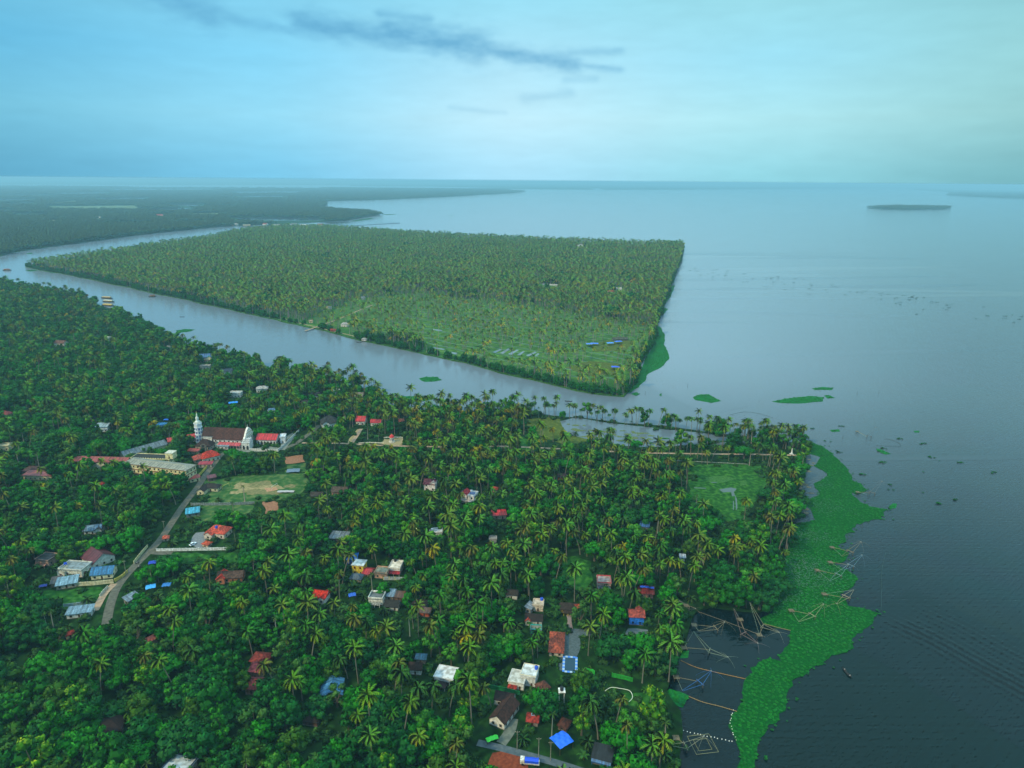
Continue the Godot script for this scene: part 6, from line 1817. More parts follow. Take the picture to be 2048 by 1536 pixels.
func boats():
	# the dark canoe on the open lake
	var c := Vector2(143.5, -243.7)
	var t := thing("canoe", "dark wooden canoe alone on the open lake", "canoe", v3(c, -0.12), deg_to_rad(-82.0))
	var st := begin()
	hull(st, 6.0, 1.0, 0.5)
	obj("hull", st, paint("14110f", 0.6, false), t)
	for x in [-1.2, 0.6]:
		var b := begin()
		box(b, Vector3(x, 0.52, 0), Vector3(0.3, 0.05, 0.9))
		obj("thwart", b, paint("3a2e24"), t)
	for i in 2:
		var p := v3(c, 0.42) + Vector3([-1.9, 1.9][i], 0, 0).rotated(Vector3.UP, deg_to_rad(-82.0))
		seated(p, deg_to_rad(-82.0), "fisherman seated at the %s end of the dark canoe" % ["far", "near"][i], ["b8c0c4", "d8dcdc"][i], 0.6)
	# moored houseboats with woven roofs
	for i in 3:
		var p: Vector2 = [Vector2(-698.7, -1167.9), Vector2(-676.6, -1133.5), Vector2(-656.3, -1096.4)][i]
		houseboat(p, -14.0, ["farthest of three houseboats moored side by side", "middle one of three houseboats moored side by side", "nearest of three houseboats, yellow-roofed, moored side by side"][i], ["b0a078", "c8ccb8", "d0b868"][i], 24.0)
	houseboat(Vector2(-630, -1187), 25.0, "small houseboat under way in midstream", "8c6450", 12.0)
	houseboat(Vector2(-1123.7, -1523.5), 10.0, "reddish houseboat at the left river bend", "8c5048", 18.0)
	for i in 4:
		var p: Vector2 = [Vector2(-495.9, -1009.8), Vector2(-372.7, -826.5), Vector2(53.6, -614.7), Vector2(-196.1, -851.7)][i]
		var b := thing("rowing_boat", "small dark rowing boat %s" % ["in the river below the houseboat", "near the left river bank", "near the palm-lined spit", "below the white boat house"][i], "boat", v3(p, -0.1), deg_to_rad([0.0, 10.0, -5.0, -10.0][i]))
		var h := begin()
		hull(h, 7.0, 1.3, 0.6)
		obj("hull", h, paint("24201c"), b)
		var th := begin()
		box(th, Vector3(0, 0.62, 0), Vector3(0.3, 0.05, 1.0))
		obj("thwart", th, paint("4a3c30"), b)


func houseboat(at: Vector2, turn: float, label: String, roof: String, long: float):
	var t := thing("houseboat", label, "houseboat", v3(at, -0.3), deg_to_rad(turn))
	keep.append([at.x, at.y, long * 0.4, 1.0, 1.0])
	clear_ground.append(footprint(at, deg_to_rad(turn), long, 8.0, 3.0))
	var st := begin()
	hull(st, long, long * 0.2, 1.2)
	obj("hull", st, paint("2a221c"), t)
	var cb := begin()
	box(cb, Vector3(0, 2.0, 0), Vector3(long * 0.62, 1.8, long * 0.15))
	obj("cabin", cb, paint("a89468"), t)
	var n := int(long / 4.0)
	for i in n:
		for s in [-1.0, 1.0]:
			window_in(t, Vector3((i + 0.5) / n * long * 0.58 - long * 0.29, 2.1, s * long * 0.076), 0.0 if s > 0 else PI, 1.0, 0.9, paint("6c5c44"))
	var rf := begin()
	var rings := []
	for k in 7:
		var u := k / 6.0 * 2.0 - 1.0
		var ring := []
		for i in 8:
			var a := PI * i / 7.0
			ring.append(Vector3(u * long * 0.36, 2.85 + sin(a) * (1.3 - 0.35 * u * u), cos(a) * long * 0.09))
		rings.append(ring)
	loft(rf, rings)
	obj("roof", rf, paint(roof, 0.9), t)


func stake_line(label: String, line: PackedVector2Array, hex: String, bamboo: String, gap := 3.0):
	# bamboo stakes in the water tied with a floating rail
	var t := thing("fish_fence", label, "fish fence", v3(line[0], 0))
	var pts := smooth_line(line, gap)
	for i in pts.size():
		var p := pts[i] - line[0]
		var st := begin()
		bar(st, v3(p, -1.0), v3(p, 0.5 + 0.25 * sin(i * 2.3)), 0.07, 0.06, 5)
		obj("stake", st, paint(hex, 0.8, false), t)
		if i + 1 < pts.size():
			var rl := begin()
			bar(rl, v3(p, 0.28), v3(pts[i + 1] - line[0], 0.28), 0.09, 0.09, 5)
			obj("rail", rl, paint(bamboo, 0.8, false), t)


func fences_and_floats():
	stake_line("weathered stake fence across the back of the bay", points([90.9, -286.3, 100, -280.1, 106.2, -275.6, 116.9, -267.3]), "6c6450", "6c6450")
	stake_line("orange bamboo fence across the middle of the bay", points([74.5, -250.8, 79.6, -246.7, 85.4, -244.3, 91.2, -242.2, 99, -239.6]), "8c6a34", "b08038")
	stake_line("tan bamboo fence across the lower bay", points([72.7, -229.1, 77.4, -226.1, 83.7, -223.8, 89.6, -221.2]), "8c7244", "a0824c")
	stake_line("thin pole fence along the edge of the green raft", points([130.5, -272.2, 125.5, -274.3, 120.3, -276.9]), "8c8458", "8c8458")
	stake_line("far broken fence curving out into the lake", points([195.6, -579.3, 211.9, -588, 223.7, -582.7, 231.1, -572]), "3c4c44", "3c4c44", 7.0)
	stake_line("row of stakes in open water right of the raft", points([212.2, -343.4, 200.5, -325.1, 190.5, -306.2, 181.4, -289]), "3c5454", "2c4444", 5.0)
	stake_line("stakes in the lake beyond the last lift net", points([290.1, -507.7, 308.3, -506, 310.7, -518, 304.9, -522.3]), "3c4c4c", "3c4c4c", 6.0)
	var floats := []
	for i in 15:
		floats.append([[66.2, -211.2, 83.2, -206.1], i / 14.0, "white float of the buoy line across the lower bay", "floats of the buoy line"])
	for i in 12:
		floats.append([[88.2, -221.7, 85.6, -217, 84.7, -211.4, 85.1, -206.6], i / 11.0, "white float along the left rim of the green raft", "floats along the raft rim"])
	for f in floats:
		var line := points(f[0])
		var k: float = f[1] * (line.size() - 1)
		var a := line[mini(int(k), line.size() - 2)]
		var b := line[mini(int(k), line.size() - 2) + 1]
		var p := a.lerp(b, k - mini(int(k), line.size() - 2)) + Vector2(rng.randf_range(-0.3, 0.3), rng.randf_range(-0.3, 0.3))
		var st := begin()
		lathe(st, [[0, -0.1], [0.17, 0.0], [0.18, 0.2], [0.12, 0.32], [0, 0.35]], 7)
		var o := obj("float", st, paint("e8ece8", 0.5, false))
		o.position = v3(p, 0.0)
		var place: String = ["first", "second", "third", "fourth", "fifth", "sixth", "seventh", "eighth", "ninth", "tenth", "eleventh", "twelfth", "thirteenth", "fourteenth", "fifteenth"][roundi(f[1] * (14.0 if f[3] == "floats of the buoy line" else 11.0))]
		tag(o, "%s %s, counted from its %s" % [place, f[2], "left end" if f[3] == "floats of the buoy line" else "upper end"], "float", f[3])
	# lone stakes
	for i in 7:
		var p: Vector2 = [Vector2(269.9, -521.6), Vector2(340, -642.6), Vector2(363.2, -646.5), Vector2(130.1, -637.2), Vector2(178.1, -663.7), Vector2(212.2, -371.2), Vector2(237.8, -416)][i]
		var st := begin()
		bar(st, Vector3(0, -1, 0), Vector3(0.2, 4.0, 0), 0.14, 0.1, 5)
		var o := obj("stake", st, paint("3c4444", 0.8, false))
		o.position = v3(p, 0.0)
		tag(o, "single dark stake in the lake, %s" % ["left of the farthest lift net", "beyond the green patches", "right of the green patches", "off the island corner", "between island corner and green patch", "beside the raft point", "by the open-water lift net"][i], "stake")


func wake():
	# the crossing swell of a passing boat, a sheet of real waves just above the lake
	var a := Vector2(176.8, -288.2)
	var b := Vector2(220.6, -218.4)
	var dir := (b - a).normalized()
	var side := dir.orthogonal()
	var long := (b - a).length()
	var st := begin()
	var nu := 110
	var nv := 130
	var f := func(i, j):
		var u := float(i) / nu
		var v := (float(j) / nv - 0.5) * 70.0
		var e := (exp(-pow(v / 9.0, 2.0)) + 0.5 * exp(-pow((v - 20.0) / 9.0, 2.0))) * smoothstep(0.0, 0.25, u)
		var y := 0.045 + 0.3 * e * sin(v * 1.5 + 0.8 * sin(u * 14.0)) * (0.75 + 0.25 * sin(u * 50.0 + v)) + 0.3 * e
		var p := a + dir * long * u + side * (v + 2.5 * sin(u * 3.0))
		return Vector3(p.x, y, p.y)
	var grid := []
	for i in nu + 1:
		var row := []
		for j in nv + 1:
			row.append(f.call(i, j))
		grid.append(row)
	st.set_smooth_group(0)
	for i in nu:
		for j in nv:
			var q := [grid[i][j], grid[i + 1][j], grid[i + 1][j + 1], grid[i][j + 1]]
			if ((q[2] - q[0]) as Vector3).cross(q[1] - q[0]).y < 0.0:
				q = [q[0], q[3], q[2], q[1]]
			for k in [0, 1, 2, 0, 2, 3]:
				st.add_vertex(q[k])
	st.index()
	st.generate_normals()
	structure("boat_wake_water", st, water_mat(0.38, "04161a", 0.07))



# ---------------------------------------------------------------- trees

var view_fwd := Vector3(0, -sin(atan(407.0 / 1366.0)), -cos(atan(407.0 / 1366.0)))

func leaf_material() -> StandardMaterial3D:
	if not cache.has("leaf"):
		var m := StandardMaterial3D.new()
		m.resource_name = "leaf"
		m.vertex_color_use_as_albedo = true
		m.roughness = 0.7
		m.metallic_specular = 0.25
		cache["leaf"] = m
	return cache["leaf"]


func tint(c: Color, r: RandomNumberGenerator, by := 0.2) -> Color:
	var k := r.randf_range(1.0 - by, 1.0 + by)
	return Color(c.r * k * r.randf_range(0.9, 1.1), c.g * k, c.b * k * r.randf_range(0.9, 1.1))


func palm_crown(st: SurfaceTool, top: Vector3, count: int, length: float, fresh: Color, old: Color, segs: int, r: RandomNumberGenerator, droop := 1.0):
	for i in count:
		var age := float(i) / count                    # the oldest fronds hang lowest
		var around := i * 2.39996 + r.randf_range(-0.25, 0.25)
		var rise := lerpf(1.25, -0.42, pow(age, 0.8)) + r.randf_range(-0.12, 0.12)
		var out := Vector3(cos(around), 0, sin(around))
		var side := Vector3(-sin(around), 0, cos(around))
		var col := fresh.lerp(old, clampf(age * age * 1.1 + r.randf_range(-0.15, 0.2), 0.0, 1.0))
		var long := length * lerpf(0.8, 1.0, sin(age * PI)) * r.randf_range(0.88, 1.1)
		var p := top
		var bend := rise
		var step := long / segs
		var twist := r.randf_range(-0.35, 0.35)
		for k in segs:
			var dir := out * cos(bend) + Vector3.UP * sin(bend)
			var q := p + dir * step
			var t := (k + 0.5) / segs
			var half := long * 0.235 * pow(sin(clampf(t * 0.9 + 0.12, 0, 1) * PI), 0.55)
			var up := side.cross(dir).normalized()
			if up.y < 0.0:
				up = -up
			for s in [-1.0, 1.0]:
				# a group of leaflets: swept towards the tip and drooping
				var lat: Vector3 = side * s + up * (0.14 + twist * s) - Vector3.UP * (0.3 + 0.4 * t)
				var tip: Vector3 = p + lat.normalized() * half + dir * step * 1.05
				var c := tint(col, r, 0.16)
				var nrm: Vector3 = (up + side * s * 0.35 + Vector3(r.randf_range(-0.2, 0.2), 0.35, r.randf_range(-0.2, 0.2))).normalized()
				var tip2: Vector3 = p + dir * step * 0.55 + lat.normalized() * half * 1.02 + dir * step * 0.9
				for v in [p, q, tip, q, tip2, tip]:
					st.set_normal(nrm)
					st.set_color(c)
					st.add_vertex(v)
			p = q
			bend -= (1.35 if age < 0.6 else 1.0) * droop / segs * lerpf(1.0, 1.5, t)


func palm_trunk(st: SurfaceTool, height: float, lean: Vector2, sides: int, rings: int, bark: Color) -> Vector3:
	var prev := Vector3.ZERO
	for k in rings:
		var t := float(k + 1) / rings
		var at := Vector3(lean.x * pow(t, 1.6), height * t, lean.y * pow(t, 1.6))
		bar(st, prev, at, lerpf(0.24, 0.16, float(k) / rings) + (0.1 if k == 0 else 0.0), lerpf(0.24, 0.16, t), sides, bark)
		prev = at
	return prev


func nuts(st: SurfaceTool, top: Vector3, r: RandomNumberGenerator):
	for i in 6:
		var a := r.randf() * TAU
		var c := top + Vector3(cos(a) * 0.4, -0.35 - r.randf() * 0.3, sin(a) * 0.4)
		bar(st, c + Vector3.UP * 0.16, c - Vector3.UP * 0.16, 0.15, 0.13, 4, Color(0.16, 0.13, 0.03))


func leafy_crown(st: SurfaceTool, lobes: Array, col: Color, tips: Color, leaf: float, per: int, r: RandomNumberGenerator, mottle := 0.25, core := true):
	# lobes of [centre, radius]: a dark leafy core and many leaf sprays standing off it
	for lobe in lobes:
		var c: Vector3 = lobe[0]
		var rad: float = lobe[1]
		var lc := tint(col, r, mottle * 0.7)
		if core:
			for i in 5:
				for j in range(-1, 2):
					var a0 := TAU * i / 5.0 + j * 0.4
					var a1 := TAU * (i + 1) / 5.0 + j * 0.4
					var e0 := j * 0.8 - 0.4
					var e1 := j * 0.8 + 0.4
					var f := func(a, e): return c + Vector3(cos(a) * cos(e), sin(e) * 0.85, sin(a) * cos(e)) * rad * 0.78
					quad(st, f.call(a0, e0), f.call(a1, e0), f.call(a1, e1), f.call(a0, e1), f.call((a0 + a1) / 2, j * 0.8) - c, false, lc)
		for i in per:
			var d := Vector3(r.randfn(), r.randfn() * 0.9 + 0.35, r.randfn()).normalized()
			var at := c + d * Vector3(1, 0.85, 1) * rad * r.randf_range(0.72, 1.08)
			var s := leaf * r.randf_range(0.6, 1.25)
			var n := (d + Vector3(r.randfn(), r.randfn(), r.randfn()) * 0.45).normalized()
			var u := n.cross(Vector3(r.randfn(), r.randfn(), r.randfn())).normalized()
			var v := n.cross(u)
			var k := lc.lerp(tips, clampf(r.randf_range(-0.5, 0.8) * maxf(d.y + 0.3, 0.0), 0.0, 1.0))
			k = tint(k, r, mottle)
			var lit := (d * 0.75 + n * 0.5).normalized()
			# a bent spray: two triangles that share the midrib
			for w in [at - u * s, at + v * s * 0.6 + n * s * 0.1, at + u * s, at - u * s, at + u * s, at - v * s * 0.6 - n * s * 0.2]:
				st.set_normal(lit)
				st.set_color(k)
				st.add_vertex(w)


func tree_lobes(kind: int, r: RandomNumberGenerator, rad: float, height: float) -> Array:
	# crown shapes: 0 round, 1 spreading, 2 tall, 3 loose
	var out := []
	var n: int = [11, 13, 10, 9][kind]
	for i in n:
		var a := i * 2.39996 + r.randf_range(-0.4, 0.4)
		var t := float(i) / n
		match kind:
			0:
				out.append([Vector3(cos(a) * rad * 0.62 * sqrt(1.0 - t * 0.75), height - rad * 1.5 + t * rad * 1.25, sin(a) * rad * 0.62 * sqrt(1.0 - t * 0.75)), rad * r.randf_range(0.38, 0.55)])
			1:
				out.append([Vector3(cos(a) * rad * 0.8 * sqrt(t), height - rad * 0.55 - 0.28 * rad * t + r.randf_range(-0.4, 0.4), sin(a) * rad * 0.8 * sqrt(t)), rad * r.randf_range(0.26, 0.38)])
			2:
				out.append([Vector3(cos(a) * rad * 0.45, height - rad * 2.4 + t * rad * 2.1, sin(a) * rad * 0.45), rad * r.randf_range(0.35, 0.55) * (1.0 - 0.35 * t)])
			3:
				out.append([Vector3(cos(a) * rad * 0.75 * sqrt(r.randf()), height - rad * 1.4 * r.randf(), sin(a) * rad * 0.75 * sqrt(r.randf())), rad * r.randf_range(0.22, 0.42)])
	return out


func limbs(st: SurfaceTool, lobes: Array, height: float, rad: float, bark: Color):
	var fork := Vector3(0, height - rad * 1.55, 0)
	fork.y = maxf(fork.y, height * 0.3)
	bar(st, Vector3.ZERO, fork, 0.09 * rad, 0.06 * rad, 7, bark)
	for i in lobes.size():
		if i % 2 == 0:
			bar(st, fork - Vector3.UP * 0.4, lobes[i][0], 0.045 * rad, 0.015 * rad, 5, bark)


func frond_clump(st: SurfaceTool, r: RandomNumberGenerator, col: Color, tall: float, leaves: int):
	# banana plants: broad arching blades from a short stem
	for i in leaves:
		var a := i * 2.4 + r.randf()
		var out := Vector3(cos(a), 0, sin(a))
		var side := Vector3(-sin(a), 0, cos(a))
		var p := Vector3(r.randf_range(-0.4, 0.4), tall * 0.45, r.randf_range(-0.4, 0.4))
		var bend := r.randf_range(0.7, 1.3)
		for k in 3:
			var d := out * cos(bend) + Vector3.UP * sin(bend)
			var q := p + d * tall * 0.26
			var w0 := 0.42 * (0.5 if k == 0 else 1.0)
			var w1 := 0.42 * (0.25 if k == 2 else 1.0)
			quad(st, p - side * w0, q - side * w1, q + side * w1, p + side * w0, side.cross(d) if side.cross(d).y > 0 else -side.cross(d), false, tint(col, r, 0.2))
			p = q
			bend -= 0.75
	bar(st, Vector3.ZERO, Vector3(0, tall * 0.45, 0), 0.16, 0.1, 5, Color(0.07, 0.09, 0.03))


func seen_from_above(p: Vector2, margin: float) -> bool:
	var d := Vector3(p.x, 8.0, p.y) - EYE
	var depth := d.dot(view_fwd)
	if depth < 20.0:
		return false
	var up := Vector3(0, view_fwd.z * -1.0, view_fwd.y)
	var ux := d.x / depth
	var uy := d.dot(up) / depth
	return absf(ux) < 0.75 + margin / depth and uy > -0.5625 - (margin + 12.0) / depth


var by_bearing := {}     # what must stay in view, by compass bearing in half degrees
var spot_cells := {}
var ground_rects := []

func sort_sights():
	by_bearing.clear()
	for k in keep:
		var c := Vector2(k[0], k[1])
		var b := rad_to_deg(atan2(c.x, -c.y)) * 2.0
		var w := rad_to_deg(asin(clampf((float(k[2]) + 1.0) / c.length(), 0.0, 1.0))) * 2.0
		for i in range(floori(b - w) - 1, ceili(b + w) + 2):
			if not by_bearing.has(i):
				by_bearing[i] = []
			by_bearing[i].append([c, c.length(), k[2], k[3], k[4]])
	for s in clear_spots:
		var cell := Vector2i((s[0] / 20.0).floor())
		for x in range(-1, 2):
			for y in range(-1, 2):
				var q := cell + Vector2i(x, y)
				if not spot_cells.has(q):
					spot_cells[q] = []
				spot_cells[q].append(s)


func hides(p: Vector2, rad: float, top: float) -> bool:
	# would a tree here stand in front of something that the photograph shows?
	var d := p.length()
	var b := rad_to_deg(atan2(p.x, -p.y)) * 2.0
	var w := rad_to_deg(rad * 0.8 / maxf(d, 1.0)) * 2.0
	var roll := rng.randf()
	for i in range(floori(b - w), ceili(b + w) + 1):
		if not by_bearing.has(i):
			continue
		for k in by_bearing[i]:
			var far: float = k[1]
			if d > far + float(k[2]) + rad:
				continue
			var c: Vector2 = k[0]
			var along := p.dot(c) / far
			var off := absf(p.cross(c)) / far
			if along > 0.0 and off < float(k[2]) * along / far + rad * 0.8 and along < far + 1.0:
				var line: float = float(k[3]) + (EYE.y - float(k[3])) * (far - along) / far
				if top > line and roll < float(k[4]):
					return true
	return false


func spot_free(p: Vector2, rad: float) -> bool:
	for s in spot_cells.get(Vector2i((p / 20.0).floor()), []):
		if p.distance_to(s[0]) < float(s[1]) + rad:
			return false
	return true


var inner_ground := []

func open_ground(p: Vector2, inner := false) -> bool:
	if ground_rects.is_empty():
		for q in clear_ground:
			ground_rects.append(rect_of(q))
			if q.size() == 4:
				inner_ground.append(q)
			else:
				inner_ground.append_array(Geometry2D.offset_polygon(q, -4.0))
	if inner:
		for q in inner_ground:
			if Geometry2D.is_point_in_polygon(p, q):
				return true
		return false
	for i in clear_ground.size():
		if ground_rects[i].has_point(p) and Geometry2D.is_point_in_polygon(p, clear_ground[i]):
			return true
	return false


func rect_of(q: PackedVector2Array) -> Rect2:
	var r := Rect2(q[0], Vector2.ZERO)
	for p in q:
		r = r.expand(p)
	return r


func scatter(called: String, label: String, mesh: Mesh, spots: Array) -> void:
	# spots: [position, turn, size, colour]; only what nobody could count
	if spots.is_empty():
		return
	var mm := MultiMesh.new()
	mm.transform_format = MultiMesh.TRANSFORM_3D
	mm.use_colors = true
	mm.mesh = mesh
	mm.instance_count = spots.size()
	var buf := PackedFloat32Array()
	buf.resize(spots.size() * 16)
	for i in spots.size():
		var s = spots[i]
		var b := Basis(Vector3.UP, s[1]).scaled(Vector3.ONE * float(s[2])) if not s[2] is Vector3 else Basis(Vector3.UP, s[1]) * Basis.from_scale(s[2])
		var o: Vector3 = s[0]
		var c: Color = s[3]
		var row := [b.x.x, b.y.x, b.z.x, o.x, b.x.y, b.y.y, b.z.y, o.y, b.x.z, b.y.z, b.z.z, o.z, c.r, c.g, c.b, 1.0]
		for k in 16:
			buf[i * 16 + k] = row[k]
	mm.buffer = buf
	var o := MultiMeshInstance3D.new()
	o.name = numbered(called)
	o.multimesh = mm
	o.material_override = leaf_material()
	add_child(o)
	tag(o, label, "", "", "stuff")


const PALM_LOOKS := ["deep green", "yellow-green", "golden-tipped", "pale green", "olive green", "orange-yellow", "drooping dark", "sparse upright", "dry-fronded"]
const TREE_LOOKS := ["round dark green", "spreading bright green", "tall dark green", "yellow-flowered", "dense bluish green", "loose pale green", "bushy grass-green", "small round green", "dull olive", "spreading dark", "grey-green loose", "tall bright green"]
const TREE_KINDS := ["mango_tree", "rain_tree", "jackfruit_tree", "flowering_tree", "broadleaf_tree", "almond_tree", "bushy_tree", "small_tree", "guava_tree", "banyan_tree", "cashew_tree", "teak_tree"]
var palm_cols := [[Color(0.031, 0.168, 0.011), Color(0.083, 0.204, 0.011)], [Color(0.070, 0.218, 0.009), Color(0.221, 0.277, 0.011)], [Color(0.083, 0.204, 0.009), Color(0.345, 0.291, 0.009)], [Color(0.061, 0.218, 0.019), Color(0.139, 0.263, 0.019)], [Color(0.061, 0.174, 0.009), Color(0.166, 0.218, 0.010)], [Color(0.221, 0.247, 0.007), Color(0.580, 0.350, 0.007)], [Color(0.025, 0.110, 0.015), Color(0.080, 0.130, 0.015)], [Color(0.090, 0.190, 0.015), Color(0.170, 0.200, 0.022)], [Color(0.060, 0.130, 0.011), Color(0.260, 0.150, 0.030)]]
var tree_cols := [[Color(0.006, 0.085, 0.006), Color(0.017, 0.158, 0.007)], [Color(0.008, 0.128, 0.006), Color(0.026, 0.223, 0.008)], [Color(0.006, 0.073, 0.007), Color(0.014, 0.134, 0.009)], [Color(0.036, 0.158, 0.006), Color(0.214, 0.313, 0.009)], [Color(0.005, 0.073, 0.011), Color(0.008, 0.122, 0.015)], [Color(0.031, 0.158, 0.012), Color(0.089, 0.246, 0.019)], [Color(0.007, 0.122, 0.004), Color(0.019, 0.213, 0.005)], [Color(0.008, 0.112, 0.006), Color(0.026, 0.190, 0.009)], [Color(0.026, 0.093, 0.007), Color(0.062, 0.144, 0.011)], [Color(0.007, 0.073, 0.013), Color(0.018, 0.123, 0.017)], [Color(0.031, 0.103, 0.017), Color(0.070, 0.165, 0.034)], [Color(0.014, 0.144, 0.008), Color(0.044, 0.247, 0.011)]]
# crown shape, radius, height
var tree_shapes := [[0, 6.2, 12.5], [1, 7.4, 11.5], [2, 4.4, 15.0], [3, 5.8, 13.0], [0, 5.4, 11.0], [3, 5.2, 12.0], [0, 4.8, 9.5], [0, 3.6, 7.0], [0, 5.0, 10.0], [1, 8.0, 11.0], [3, 5.6, 10.0], [2, 4.0, 16.0]]
var palm_lean := [Vector2(0.6, 0.5), Vector2(-2.2, 0.8), Vector2(1.6, -1.4), Vector2(-0.4, 0.7), Vector2(3.2, 1.8), Vector2(-1.2, -0.9), Vector2(0.3, -2.6), Vector2(-0.6, 0.2), Vector2(4.2, -0.8)]
var palm_tall := [14.5, 16.0, 13.0, 17.5, 15.0, 12.0, 13.5, 18.5, 16.0]
var palm_droop := [1.0, 0.9, 1.15, 0.8, 1.05, 1.1, 1.5, 0.6, 1.3]
var palm_fronds := [22, 20, 18, 24, 22, 17, 24, 14, 16]


func palm_variant(i: int, joined: bool, detail := true) -> Array:
	var r := RandomNumberGenerator.new()
	r.seed = 500 + i
	var bark := Color(0.15, 0.14, 0.115)
	var tr := begin()
	var top := palm_trunk(tr, palm_tall[i], palm_lean[i], 6 if detail else 4, 6 if detail else 3, bark)
	var st := tr if joined else begin()
	palm_crown(st, top, palm_fronds[i] if detail else 11, 4.3 + 0.3 * (i % 4), palm_cols[i][0], palm_cols[i][1], 7 if detail else 3, r, palm_droop[i])
	if detail:
		nuts(st, top, r)
	return [tr.commit()] if joined else [tr.commit(), st.commit()]


func tree_variant(i: int, joined: bool, per := 46, leaf := 0.62) -> Array:
	var r := RandomNumberGenerator.new()
	r.seed = 900 + i
	var sh: Array = tree_shapes[i]
	var lobes := tree_lobes(sh[0], r, sh[1], sh[2])
	var tr := begin()
	limbs(tr, lobes, sh[2], sh[1], Color(0.10, 0.085, 0.065))
	var st := tr if joined else begin()
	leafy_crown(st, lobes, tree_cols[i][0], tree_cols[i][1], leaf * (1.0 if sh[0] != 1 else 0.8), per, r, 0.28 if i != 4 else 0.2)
	return [tr.commit()] if joined else [tr.commit(), st.commit()]


func vegetation():
	sort_sights()
	var palms := []      # [x, z, variant, turn, size]
	var trees := []
	var shrubs := []
	var weeds := []
	var lo := Vector2(1e9, 1e9)
	var hi := Vector2(-1e9, -1e9)
	for p in near_land:
		lo = lo.min(p)
		hi = hi.max(p)
	hi.y = minf(hi.y, -60.0)
	lo.x = maxf(lo.x, -1300.0)
	var patch := FastNoiseLite.new()
	patch.seed = 31
	patch.frequency = 0.012
	var gap := 5.6
	var mangroves := points([93.3, -300.8, 109.2, -312.3, 126.5, -317.3, 142.1, -322.3, 127.7, -284.6, 114.7, -281.7, 96.6, -285.4, 88.4, -283.7])
	var z := lo.y
	while z < hi.y:
		var x := lo.x
		while x < hi.x:
			var p := Vector2(x + rng.randf_range(-2.4, 2.4), z + rng.randf_range(-2.4, 2.4))
			x += gap
			if not seen_from_above(p, 45.0) or not Geometry2D.is_point_in_polygon(p, near_land):
				continue
			if open_ground(p):
				if rng.randf() < 0.55 and not open_ground(p, true) and not hides(p, 1.5, LAND + 2.0):
					shrubs.append([p.x, p.y])
				continue
			if not spot_free(p, 1.5):
				continue
			# palms rule towards the lake and the middle, broad-leaved trees to the left and in front
			var east := p.x / maxf(-p.y, 50.0)
			var share := lerpf(0.13, 0.42, smoothstep(-0.55, -0.05, east)) + 0.16 * patch.get_noise_2d(p.x, p.y) + 0.12 * smoothstep(0.2, 0.4, east)
			var golden := smoothstep(-0.45, -0.2, east) * (1.0 - smoothstep(0.1, 0.3, east)) * smoothstep(420.0, 500.0, -p.y)
			share += 0.22 * golden
			if Geometry2D.is_point_in_polygon(p, mangroves):
				share = 0.04
			share -= 0.08 * smoothstep(330.0, 220.0, -p.y)
			if rng.randf() < share:
				var v: int = [0, 0, 1, 1, 2, 3, 3, 4, 4, 6, 6, 5, 7, 7, 8, 8][rng.randi() % 16]
				if v == 5 and rng.randf() < 0.5:
					v = 2
				if rng.randf() < 0.5 * golden:
					v = [1, 2, 2, 4, 5][rng.randi() % 5]
				var s := rng.randf_range(0.72, 1.12)
				if rng.randf() < 0.86 and not hides(p, 3.6, LAND + (palm_tall[v] + 1.0) * s):
					palms.append([p.x, p.y, v, rng.randf() * TAU, s])
					continue
			else:
				var v: int = [0, 0, 1, 2, 2, 4, 4, 8, 6, 6, 7, 5, 3, 1, 8, 9, 9, 10, 10, 11][rng.randi() % 20]
				var s := rng.randf_range(0.75, 1.2)
				if rng.randf() < 0.62 and spot_free(p, 2.5) and not hides(p, float(tree_shapes[v][1]) * s, LAND + float(tree_shapes[v][2]) * s):
					trees.append([p.x, p.y, v, rng.randf() * TAU, s])
					continue
			if not hides(p, 2.2, LAND + 3.4):
				shrubs.append([p.x, p.y])
			else:
				for k in 5:
					var q := p + Vector2(rng.randf_range(-2.8, 2.8), rng.randf_range(-2.8, 2.8))
					if not open_ground(q) and spot_free(q, -0.8):
						weeds.append(q)
		z += gap
	rows_of_palms(palms)
	print("palms %d, trees %d, shrubs %d" % [palms.size(), trees.size(), shrubs.size()])
	lesser_growth(shrubs, weeds)
	individuals(palms, trees)
	island_palms()
	far_woods()


func rows_of_palms(palms: Array):
	# the palms along the bank between the pond and the lake
	for k in 74:
		var t := rng.randf()
		var line := points([16.2, -574.3, 46.8, -567, 76.4, -557.2, 105.2, -549, 141.3, -538.8, 171.6, -527.7, 200.9, -517, 228.2, -504.5])
		var f := t * (line.size() - 1)
		var p := line[int(f)].lerp(line[int(f) + 1], f - int(f)) + Vector2(rng.randf_range(-2, 2), rng.randf_range(-1.0, 5.0))
		palms.append([p.x, p.y, [0, 1, 3, 4, 6, 7][rng.randi() % 6], rng.randf() * TAU, rng.randf_range(0.55, 0.95)])


func look_of(p: Array) -> Color:
	return Color(1, 1, 1)


